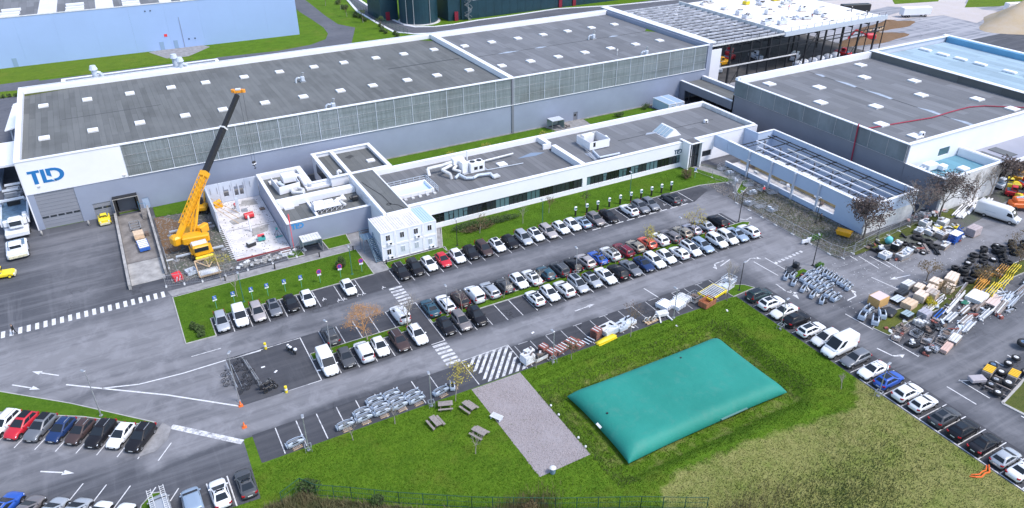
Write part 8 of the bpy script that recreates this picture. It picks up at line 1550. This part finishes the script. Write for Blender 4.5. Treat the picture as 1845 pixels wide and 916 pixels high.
# ================================================================== PEOPLE
def person_mesh(pose):
    """one continuous body grown along a jointed skeleton; materials change by height"""
    if pose == 'walk':
        J = dict(pel=(0, 0, .93), ch=(.03, 0, 1.28), nk=(.04, 0, 1.48), hd=(.06, 0, 1.60), tp=(.06, 0, 1.74), ls=(.02, .19, 1.40), le=(-.10, .25, 1.13), lh=(.06, .27, .90), rs=(.04, -.19, 1.40), re=(.14, -.24, 1.13), rh=(.30, -.22, .95), lp=(0, .10, .88), lk=(.20, .10, .50), la=(.16, .10, .09), lf=(.34, .11, .05), rp=(0, -.10, .88), rk=(-.08, -.10, .48), ra=(-.34, -.10, .12), rf=(-.20, -.11, .05))
    elif pose == 'bend':
        J = dict(pel=(-.10, 0, .90), ch=(.22, 0, 1.10), nk=(.38, 0, 1.18), hd=(.50, 0, 1.20), tp=(.60, 0, 1.26), ls=(.32, .19, 1.12), le=(.40, .22, .84), lh=(.48, .16, .62), rs=(.32, -.19, 1.12), re=(.42, -.22, .84), rh=(.52, -.14, .62), lp=(-.08, .10, .86), lk=(.06, .12, .47), la=(-.04, .12, .08), lf=(.14, .13, .05), rp=(-.08, -.10, .86), rk=(.10, -.12, .48), ra=(.0, -.12, .08), rf=(.18, -.13, .05))
    else:
        J = dict(pel=(0, 0, .93), ch=(.0, 0, 1.28), nk=(.01, 0, 1.48), hd=(.03, 0, 1.60), tp=(.03, 0, 1.74), ls=(0, .19, 1.40), le=(.02, .26, 1.12), lh=(.16, .22, .92), rs=(0, -.19, 1.40), re=(.05, -.25, 1.13), rh=(.24, -.18, 1.05), lp=(0, .10, .88), lk=(.02, .13, .48), la=(.0, .15, .08), lf=(.17, .17, .05), rp=(0, -.10, .88), rk=(.02, -.13, .48), ra=(0, -.15, .08), rf=(.17, -.17, .05))
    rad = dict(pel=.15, ch=.17, nk=.065, hd=.10, tp=.075, ls=.07, le=.048, lh=.035, rs=.07, re=.048, rh=.035, lp=.09, lk=.065, la=.045, lf=.045, rp=.09, rk=.065, ra=.045, rf=.045)
    Ed = [('pel', 'ch'), ('ch', 'nk'), ('nk', 'hd'), ('hd', 'tp'), ('ch', 'ls'), ('ls', 'le'), ('le', 'lh'), ('ch', 'rs'), ('rs', 're'), ('re', 'rh'), ('pel', 'lp'), ('lp', 'lk'), ('lk', 'la'), ('la', 'lf'), ('pel', 'rp'), ('rp', 'rk'), ('rk', 'ra'), ('ra', 'rf')]
    names = list(J); V = [J[k] for k in names]; r_ = [rad[k] for k in names]
    ed = [(names.index(a), names.index(b)) for a, b in Ed]
    for s_, hn, en in ((1, 'lh', 'le'), (-1, 'rh', 're')):   # five fingers each
        h_ = Vector(J[hn]); d = (h_-Vector(J[en])).normalized(); sd = d.cross(Vector((0, s_, .2))).normalized()
        for k in range(5):
            L_ = (.055, .085, .09, .082, .065)[k]; off = sd*((k-2)*.019); b = h_+d*.05+off if k else h_+sd*-.045
            i0 = len(V); V.append(tuple(b)); r_.append(.012); V.append(tuple(b+(d*(1 if k else .4)+sd*(0 if k else -.6))*L_)); r_.append(.009); ed += [(names.index(hn), i0), (i0, i0+1)]
    me = bpy.data.meshes.new('body'); me.from_pydata(V, ed, []); ob = bpy.data.objects.new('body', me); COL.objects.link(ob)
    mo = ob.modifiers.new('s', 'SKIN'); me.skin_vertices.new() if not me.skin_vertices else None
    for i, sv in enumerate(me.skin_vertices[0].data): sv.radius = (r_[i], r_[i]); sv.use_root = (i == 0)
    ss = ob.modifiers.new('u', 'SUBSURF'); ss.levels = 1; ss.render_levels = 1
    dg = bpy.context.evaluated_depsgraph_get(); nm_ = bpy.data.meshes.new_from_object(ob.evaluated_get(dg)); bpy.data.objects.remove(ob)
    nm_.name = 'body_'+pose; nm_.materials.clear()
    for m_ in (HIVIS, DARK, SKIN, BLACKP): nm_.materials.append(m_)
    hd, nk = Vector(J['hd']), Vector(J['nk']); hands = [Vector(J['lh']), Vector(J['rh'])]
    for p in nm_.polygons:
        c = p.center; p.use_smooth = True
        if (c-hd).length < .19 and (c-nk).length > .05: p.material_index = 2
        elif min((c-h_).length for h_ in hands) < .11: p.material_index = 2
        elif c.z < .13: p.material_index = 3
        elif pose != 'bend' and c.z < .96 or pose == 'bend' and (c.z < .90 and c.x < .32 and abs(c.y) < .2): p.material_index = 1
    return nm_, hd
PM = {}
def person(x, y, z, ang, pose, label, top, legs, hat, grp=None, cat='person'):
    if pose not in PM: PM[pose] = person_mesh(pose)
    me, hd = PM[pose]; t = thing('person', label, cat, (x, y, z), ang, grp)
    o = bpy.data.objects.new('body', me); COL.objects.link(o); o.parent = t
    for i, m_ in ((0, top), (1, legs)): o.material_slots[i].link = 'OBJECT'; o.material_slots[i].material = m_
    obj('helmet' if hat is not BARK else 'hair', MB().loft([[(hd.x-.0+r*math.cos(a), hd.y+r*math.sin(a), hd.z+dz) for a in np.linspace(0, 2*math.pi, 11)[:-1]] for r, dz in ((.125, .03), (.12, .10), (.085, .155), (.03, .175))], 0, False, True), hat, t, True, world=False)
    f_ = obj('face', MB().cbox(hd.x+.098, hd.y, hd.z-.02, .02, .03, .04, bev=.005), SKIN, t, world=False)
person(-20.6, 108.6, .03, R(150), 'walk', 'person in dark clothes walking at the left end of the pedestrian crossing', BLACKP, BLACKP, BARK)
person(14.6, 133.6, .15, R(-60), 'bend', 'worker in pink-red jacket bending near the precast wall on the slab', PINK, DARK, WHITE)
person(105.2, 90.4, .06, R(-100), 'stand', 'worker in bright red vest standing beside the shell column', PINK, DARK, WHITE)
person(105.6, 76.9, .06, R(30), 'stand', 'dark dressed worker standing at the shell wall near the yellow skip', DARK, BLACKP, DARK)
for x, y, a_, lb_, tp in ((197.5, 172.5, 1.0, 'worker in red on the white deck, farthest back', REDP), (189.3, 166.0, 2.0, 'worker in red on the white deck, in the middle', REDP), (186.0, 154.0, .5, 'worker in dark red on the white deck, nearest the front edge', mat('maroon', (.2, .04, .04), .7)), (203.5, 154.3, 2.6, 'worker in dark clothes at the right end of the white deck', DARK)): person(x, y, 11.36, a_, 'stand', lb_, tp, DARK, WHITE, 'workers on the deck')
person(204.0, 149.0, 11.36, 1.5, 'bend', 'worker bending over a dark roll on the white deck', DARK, DARK, WHITE, 'workers on the deck')
# ================================================================== TREES AND PLANTS
def tree(name, label, x, y, h, spread, seed, bark, twigm, leafm=None, nleaf=0, depth=5, trunk=.28, leafs=.13, grp=None, z=0, r0=None, dens=3):
    r = random.Random(seed); t = thing(name, label, 'tree', (x, y, z), 0, grp)
    tk_ = MB(); br = MB(); tips = []
    def grow(p, d, L_, rad, lev):
        n = 2; q = p
        for k in range(n):
            dd = (d + Vector((r.uniform(-1, 1), r.uniform(-1, 1), r.uniform(-.4, .6)))*.13).normalized(); e = q+dd*L_/n
            (tk_ if lev == 0 else br).tube(q, e, rad*(1-.25*k/n), rad*(1-.25*(k+1)/n)*.9, 6 if lev == 0 else (4 if lev < 3 else 3), caps=False); q = e; d = dd
        if lev >= 2: tips.append(q)
        if lev >= depth: return
        m_ = dens+(1 if r.random() < .5 else 0)
        for k in range(m_):
            a = 2*math.pi*(k+r.random()*.6)/m_; tilt = r.uniform(.35, .85)*spread; u = d.orthogonal().normalized(); v = d.cross(u)
            nd = (d*math.cos(tilt)+(u*math.cos(a)+v*math.sin(a))*math.sin(tilt)+Vector((0, 0, .12))).normalized()
            grow(q-d*L_*.35*r.random()*(1 if lev else .6), nd, L_*r.uniform(.58, .80), rad*.58, lev+1)
    tr_ = r0 or h*.016
    grow(Vector((0, 0, 0)), Vector((0, 0, 1)), h*trunk, tr_, 0)
    mz = max(p.z for p in tips); s_ = h/mz
    obj('trunk', tk_, bark, t, True, world=False); o = obj('branches', br, twigm, t, False, world=False)
    if leafm:
        q = MB()
        for _ in range(nleaf):
            p = r.choice(tips)+Vector((r.gauss(0, 1), r.gauss(0, 1), r.gauss(0, 1)))*h*.035; u = Vector((r.gauss(0, 1), r.gauss(0, 1), r.gauss(0, 1))).normalized(); v = u.orthogonal().normalized(); k = leafs*r.uniform(.5, 1.3)
            q.add([tuple(p-u*k), tuple(p+v*k*.6), tuple(p+u*k), tuple(p-v*k*.6)], [(0, 1, 2, 3)])
        obj('leaves', q, leafm, t, False, world=False)
    t.scale = (s_, s_, s_); return t
tree('brown_tree', 'large brown-leaved tree by the shell corner above the yellow skip', 106.7, 68.6, 8.6, 1.0, 11, BARK, BARKP, LEAFB, 2600, trunk=.26)
tree('brown_tree', 'thinner brown-leaved tree between shell end wall and goods row', 118.9, 68.2, 8.0, .8, 12, BARK, BARKP, LEAFB, 900, trunk=.3)
tree('brown_tree', 'wide brown-leaved tree in front of the grey wall of the east annexe', 125.6, 67.4, 9.2, 1.05, 13, BARK, BARKP, LEAFB, 2600, trunk=.28)
tree('bare_tree', 'bare pale tree before the white annexe wall, left one', 136.2, 68.0, 7.0, .7, 14, BARKP, BARKP, depth=4)
tree('bare_tree', 'bare pale tree before the white annexe wall, right one', 140.9, 68.0, 7.2, .7, 15, BARKP, BARKP, depth=4)
tree('brown_tree', 'tree with dark clustered leaves at the right corner of the annexe', 145.2, 67.6, 8.2, .75, 16, BARK, BARK, LEAFB, 900, leafs=.2, trunk=.3)
tree('leafless_tree', 'bushy bare brown tree beyond the annexe corner', 149.2, 65.5, 5.5, 1.1, 17, BARK, TWIG, LEAFR, 500)
tree('orange_tree', 'small round orange-twigged tree on the left median', 22.6, 83.0, 5.6, .95, 18, BARKP, TWIGO, mat('orange_leaf', (.42, .24, .10), .9), 700, leafs=.06, trunk=.26, depth=6, r0=.075)
tree('bare_tree', 'small bare tree over the white van left of the walkway', 28.6, 83.0, 5.2, 1.0, 19, BARKP, BARKP, depth=4, r0=.09)
for i, (x, y, h, sd, lm, lb_) in enumerate(((28.0, 65.6, 5.4, 20, LEAFY, 'yellow-leaved sapling at the walkway foot near the picnic tables'), (37.3, 83.0, 4.4, 21, None, 'thin bare sapling on the median beside the brown people carrier'), (44.2, 83.0, 3.6, 22, None, 'thin bare sapling on the median behind the silver estate'),
        (50.4, 83.0, 3.4, 23, None, 'thin sapling on the median near the off-white saloon'), (62.2, 83.0, 3.8, 24, None, 'thin sapling on the median by the black hatchback'), (65.0, 83.0, 3.5, 25, None, 'thin sapling on the median by the blue coupe'), (70.8, 83.0, 5.0, 26, LEAFY, 'yellow-leaved sapling between the dark red estate and the gold hatchback'),
        (81.2, 83.0, 6.0, 27, LEAFY, 'tall thin yellow sapling near the taupe estate'), (14.6, 65.3, 3.4, 28, None, 'bare sapling at the meadow edge before the second shell column'), (19.9, 65.5, 3.2, 29, None, 'thin pale sapling at the meadow edge before the fourth shell column'), (26.2, 56.4, 3.2, 30, None, 'thin sapling below the farthest picnic table'),
        (40.1, 66.3, 2.6, 31, None, 'pale sapling post beside the white wrapped stack'), (45.2, 65.6, 3.0, 32, LEAFR, 'small sapling with a few leaves below the red pallets'), (55.2, 65.8, 5.2, 33, LEAFB, 'sapling with dark clustered leaves beside the slatted panels'), (73.3, 66.0, 7.0, 34, None, 'tall bare grey tree beside the wire cages'),
        (7.6, 109.0, 4.6, 35, LEAFY, 'small yellow-leaved tree on the path before the crane'), (8.9, 103.0, 4.2, 36, None, 'thin sapling on the left lawn behind the blue signs'), (50.2, 102.9, 3.6, 37, LEAFR, 'brownish sapling on the office lawn behind the people carrier'), (58.6, 102.4, 3.4, 38, None, 'thin sapling on the office lawn by the hedge'), (72.4, 102.8, 3.0, 39, LEAFG, 'thin green sapling on the office lawn below the pillar'),
        (72.0, 43.8, 2.4, 40, None, 'pale branching sapling on the meadow beside the basin'), (64.8, 103.6, 3.2, 41, LEAFR, 'sapling on the office lawn beside the hedge end'))):
    tree('sapling', lb_, x, y, h, .75, sd, BARKP if h < 7 else BARK, BARKP if lm is None else TWIG, lm, 420 if lm in (LEAFY,) else 120, depth=4 if h > 4.5 else 3, trunk=.34, leafs=.09, r0=.05 if h < 6 else .07)
for i, (x, y, h) in enumerate(((104.6, 55.0, 3.8), (101.5, 50.0, 3.4), (109.2, 50.0, 4.0), (120.5, 50.4, 4.2), (124.2, 53.0, 4.6), (129.0, 52.5, 4.2), (113.5, 49.4, 3.6))): tree('scrub_tree', f"twiggy bare shrub tree, {ORD[i]} of seven along the storage grass strip", x, y, h, 1.0, 60+i, BARK, TWIG, LEAFR, 160, depth=5, trunk=.2, r0=.05, leafs=.07, grp='shrub trees in the storage yard')
def bush(label, x, y, rx, ry, h, m_, seed, n=900, leaf=.11, name='bush', cat='bush', stf=False):
    r = random.Random(seed); q = MB(); t = thing(name, label, cat, (x, y, 0)); st2 = MB()
    for k in range(12): a = r.uniform(0, 6.28); st2.tube((0, 0, 0), (rx*.6*math.cos(a), ry*.6*math.sin(a), h*r.uniform(.5, .9)), .03, .012, 4)
    lob = [(r.uniform(-.55, .55)*rx, r.uniform(-.55, .55)*ry, r.uniform(.35, .7)*h, r.uniform(.35, .6)) for _ in range(7)]
    for _ in range(n):
        lx, ly, lz, lr = r.choice(lob); u = Vector((r.gauss(0, 1), r.gauss(0, 1), r.gauss(0, 1))).normalized()*r.uniform(.5, 1)**.5
        p = Vector((lx+u.x*rx*lr, ly+u.y*ry*lr, max(.03, lz+u.z*h*lr*.8))); a = Vector((r.gauss(0, 1), r.gauss(0, 1), r.gauss(0, 1))).normalized(); b = a.orthogonal().normalized(); k = leaf*r.uniform(.5, 1.3)
        q.add([tuple(p-a*k), tuple(p+b*k*.7), tuple(p+a*k), tuple(p-b*k*.7)], [(0, 1, 2, 3)])
    obj('stems', st2, BARK, t, world=False); obj('foliage', q, m_, t, world=False); return t
bush('round dark green bush on the left lawn near the walkway', 25.2, 103.3, 1.15, 1.15, 2.2, LEAFG, 1, 1600); bush('brown bush on the office lawn by the entrance', 97.0, 103.2, 1.5, 1.3, 2.0, LEAFR, 2, 900)
for i, (x, y) in enumerate(((2.0, 97.6), (2.5, 96.4), (2.6, 95.2))): bush(f"small dark bush at the lower corner of the left lawn, {['top', 'middle', 'lowest'][i]} of three", x, y, .75, .6, 1.1, LEAFG, 5+i, 420)
bush('low green hedge under the ribbon windows beside the site cabins', 53, 105.6, 7.5, 1.5, 1.3, LEAFG, 9, 3600, .13, 'hedge', 'hedge'); bush('brownish shrub patch beside the hedge on the office lawn', 50.5, 104.2, 4.0, 1.0, 1.2, LEAFR, 10, 900)
bush('dark shrub beside the courtyard cabins', 115.4, 140.4, 1.6, 1.0, 1.4, LEAFG, 11, 600); bush('dark shrub in the middle of the courtyard lawn', 106.5, 139.2, 1.6, .8, 1.2, LEAFG, 12, 500)
for i, (x, y) in enumerate(((54, 134.6), (60.5, 136.9), (69, 137.2), (77, 136.0), (83.6, 137.2))): bush(f"wispy yellow shrub, {ORD[i]} from the left in the courtyard lawn", x, y, 1.4, .8, 1.2, LEAFY, 20+i, 260, .08)
bush('bright green weed bush inside the long site fence', 99.6, 72.9, 1.8, .9, .9, mat('weed_green', (.05, .13, .02), .9, col2=(.09, .2, .03)), 14, 800); bush('yellow flowering bush at the tan cartons', 98.8, 50.3, 1.0, .9, 1.3, mat('gorse_yellow', (.55, .42, .02), .9, col2=(.30, .30, .03)), 15, 800, .09); bush('small green bush at the lamp post of the shell cluster', 93.2, 66.3, .9, .8, .8, MATS['weed_green'], 16, 400)
bush('dark bush on the green fence at the bottom left', 7.9, 60.0, 1.3, 1.0, 1.9, LEAFG, 17, 900); bush('dark bush at the bottom fence right of the first one', 14.0, 54.8, .9, .8, 1.5, LEAFG, 18, 500); bush('dark bush outside the bottom fence below the gravel', 27.5, 46.2, 1.0, .8, 1.4, LEAFR, 19, 500); bush('dark brown undergrowth at the left edge by the white shed', -24.5, 182, 3.5, 5, 4.5, LEAFR, 20, 2500, .25)
for i in range(7): bush(f"small dark shrub, {ORD[i]} in the line on the far left verge", -28.5+i*1.5, 229.5-.2*i, .7, .6, 1.0, LEAFG, 40+i, 160, .15)
rr = random.Random(31)
for i in range(26): a = at(*[(618, 8), (650, 30), (690, 50), (728, 66)][i % 4]); bush('small dark shrub in the planted line beside the far road fence', a[0]-1.5+rr.uniform(-1, 1), a[1]-3+rr.uniform(-7, 7), .9, .9, 1.3, LEAFG, 70+i, 150, .18)['group'] = 'shrubs beside the far road'
for i, (x, y) in enumerate(((84, 262), (82, 274), (83.5, 286), (80.6, 296), (86.5, 250.5))): tree('young_tree', f"thin young tree, {ORD[i]} from the near end on the far verge", x, y, 4.5, .7, 90+i, BARKP, TWIG, LEAFG, 120, depth=3, trunk=.35, leafs=.15)

# grass blades, one object for what nobody could count -------------------
def tufts(name, n, gen, hfun, mats, seed, hmin, hmax, zf=lambda x, y: 0.0, wd=.05, lean=.5, dry=None):
    g = np.random.default_rng(seed); V = []; k = 0; XY = gen(g, n); m_ = len(XY)
    z = np.array([zf(x, y) for x, y in XY]); a = g.uniform(0, 2*np.pi, m_); h = g.uniform(hmin, hmax, m_)*np.array([hfun(x, y) for x, y in XY]); l = g.normal(0, lean, m_)*h; la = g.uniform(0, 2*np.pi, m_)
    w_ = wd*g.uniform(.6, 1.4, m_); P0 = np.stack([XY[:, 0]-w_*np.cos(a), XY[:, 1]-w_*np.sin(a), z-.02], 1); P1 = np.stack([XY[:, 0]+w_*np.cos(a), XY[:, 1]+w_*np.sin(a), z-.02], 1); P2 = np.stack([XY[:, 0]+l*np.cos(la), XY[:, 1]+l*np.sin(la), z+h], 1)
    v = np.empty((m_*3, 3), dtype=np.float32); v[0::3] = P0; v[1::3] = P1; v[2::3] = P2
    me = bpy.data.meshes.new(name); me.vertices.add(m_*3); me.vertices.foreach_set('co', v.ravel()); me.loops.add(m_*3); me.loops.foreach_set('vertex_index', np.arange(m_*3, dtype=np.int32)); me.polygons.add(m_); me.polygons.foreach_set('loop_start', np.arange(0, m_*3, 3, dtype=np.int32)); me.polygons.foreach_set('loop_total', np.full(m_, 3, dtype=np.int32))
    me.materials.append(mats); 
    if dry is not None: at_ = me.attributes.new('dry', 'FLOAT', 'POINT'); at_.data.foreach_set('value', np.repeat(np.array([dry(x, y) for x, y in XY], dtype=np.float32), 3))
    me.update(); me.validate(); o = bpy.data.objects.new(name, me); COL.objects.link(o); o['kind'] = 'stuff'; return o
def inpoly(pts):
    def f(x, y):
        c = False; n = len(pts)
        for i in range(n):
            (a, b), (d, e) = pts[i], pts[(i+1) % n]
            if (b > y) != (e > y) and x < (d-a)*(y-b)/(e-b)+a: c = not c
        return c
    return f
gravel_in = inpoly([(30.7, 66.6), (37.8, 66.6), (37.65, 49.9), (30.9, 49.8)])
mead = inpoly([(-.5, 52)] + P((412, 917), (470, 898), (438, 792), (458, 786)) + [(4.5, 66.7), (37.8, 66.6), (75.3, 66.2), (75.3, 14), (40, 14), (20, 36)])
def gen_mead(g, n):
    XY = np.stack([g.uniform(-1, 75.4, n*2), g.uniform(20, 66.6, n*2)], 1)
    k = [i for i, (x, y) in enumerate(XY) if mead(x, y) and not gravel_in(x, y) and not (TX0+.6 < x < TX1-.6 and TY0+.6 < y < TY1-.6)]
    return XY[k][:n]
def hm(x, y):
    d = dryness(x, y); b = basin_worn(x, y); return 1+.15*d+.5*b
tufts('meadow_grass', 170000, gen_mead, hm, GRASS, 1, .05, .17, gheight, .045, .45, lambda x, y: max(dryness(x, y), basin_worn(x, y)))
def gen_rect(rects):
    def f(g, n):
        A = [abs((r[2]-r[0])*(r[3]-r[1])) for r in rects]; S_ = sum(A); out = []
        for r, a in zip(rects, A): k = int(n*a/S_); out.append(np.stack([g.uniform(r[0], r[2], k), g.uniform(r[1], r[3], k)], 1))
        return np.concatenate(out)
    return f
tufts('lawn_grass', 42000, gen_rect([(.4, 99.2, 29.2, 107.7), (.4, 94.6, 4.1, 99), (14.8, 82.4, 29.2, 83.6), (32.4, 82.4, 93.4, 83.6), (45, 99.6, 97, 108.1), (32.2, 99.5, 44, 101.5)]), lambda x, y: 1, LAWN, 2, .03, .09, lambda x, y: .11, .04, .4)
# dry weeds and brambles below the fence and on the basin bank
WEED = mat('dry_weed', (.24, .19, .09), .95, col2=(.13, .12, .06), vscale=1.5); BRAM = mat('bramble', (.20, .165, .085), .95, col2=(.10, .12, .045), vscale=.8)
FL = [(3, 60), (7.3, 60.2), (8.5, 58.5), (11.7, 56.3), (15.9, 53.2), (22.4, 48.9), (30, 44.4), (38, 40.2), (47, 34.5)]
def gen_below(g, n):
    t_ = g.uniform(0, len(FL)-1.001, n); i = t_.astype(int); f = t_-i; A = np.array(FL); P_ = A[i]*(1-f[:, None])+A[i+1]*f[:, None]; s_ = g.exponential(2.2, n); return P_ + np.stack([-.45*s_, -1.0*s_], 1)
tufts('bramble_undergrowth', 22000, gen_below, lambda x, y: 1, BRAM, 3, .25, .95, lambda x, y: 0, .05, .5)
tufts('tall_dry_weeds', 5000, lambda g, n: np.concatenate([g.normal((26.5, 46.6), (2.2, .9), (n//2, 2)), g.normal((44.5, 34.8), (4, 1.2), (n//2, 2))]), lambda x, y: 1, WEED, 4, .6, 1.7, lambda x, y: 0, .022, .18)
tufts('dark_rough_grass', 6000, lambda g, n: g.normal((57, 31.5), (6.5, 2.8), (n, 2)), lambda x, y: 1, mat('rough_green', (.11, .125, .04), .95, col2=(.07, .11, .025), vscale=.6), 5, .12, .45, lambda x, y: gheight(x, y), .05, .5)
tufts('basin_rough_grass', 12000, lambda g, n: np.concatenate([np.stack([g.uniform(38.6, 68, n//2), g.uniform(59.9, 63.0, n//2)], 1), np.stack([g.uniform(66.4, 69.5, n//4), g.uniform(46, 62, n//4)], 1), np.stack([g.uniform(37.6, 40.4, n//4), g.uniform(44, 62, n//4)], 1)]), lambda x, y: 1, MATS['rough_green'], 6, .08, .3, gheight, .035, .5)
tufts('site_weeds', 9000, lambda g, n: np.stack([g.uniform(98.4, 107.6, n), g.uniform(67, 93, n)], 1), lambda x, y: 1, BRAM, 7, .06, .3, lambda x, y: .05, .05, .5)
# loose stones on the gravel, the torn ground and the site
def stones(name, n, gen, mats, seed, lo, hi, z):
    g = np.random.default_rng(seed); XY = gen(g, n); q = MB()
    for (x, y) in XY:
        s_ = g.uniform(lo, hi); a = g.uniform(0, 3); c, d = math.cos(a)*s_, math.sin(a)*s_; h = s_*g.uniform(.4, .9)
        q.add([(x-c, y-d, z), (x+d, y-c, z), (x+c, y+d, z), (x-d, y+c, z), (x+g.uniform(-.3, .3)*s_, y+g.uniform(-.3, .3)*s_, z+h)], [(0, 1, 4), (1, 2, 4), (2, 3, 4), (3, 0, 4)])
    o = stuff(name, q, mats)
stones('loose_gravel', 7000, lambda g, n: np.stack([g.uniform(30.8, 37.7, n), g.uniform(49.9, 66.5, n)], 1), GRAVEL, 1, .03, .10, .02)
stones('site_rubble', 5000, lambda g, n: np.concatenate([np.stack([g.uniform(98.2, 108, n*2//3), g.uniform(66.6, 100, n*2//3)], 1), np.stack([g.uniform(.9, 10, n//3), g.uniform(111.5, 137, n//3)], 1)]), CONC_D, 2, .05, .22, .05)
stones('slab_debris', 260, lambda g, n: np.stack([g.uniform(11.2, 19.6, n), g.uniform(114.4, 137, n)], 1), CONC_D, 4, .05, .16, .15)
stones('fallen_debris', 900, lambda g, n: np.stack([g.uniform(86, 125, n), g.uniform(43, 66, n)], 1), CREAM, 3, .03, .10, .02)
for i, (x, y) in enumerate(((474, 662), (497, 670), (845, 660), (1140, 590), (575, 668), (960, 600), (1310, 560), (1220, 588))): a = at(x, y); tag(obj('paper_scrap', MB().cbox(a[0], a[1], .035, .5, .25, .02, i*.7), WHITE), 'white scrap of paper or plastic lying on the asphalt', 'litter', 'white scraps on the asphalt')
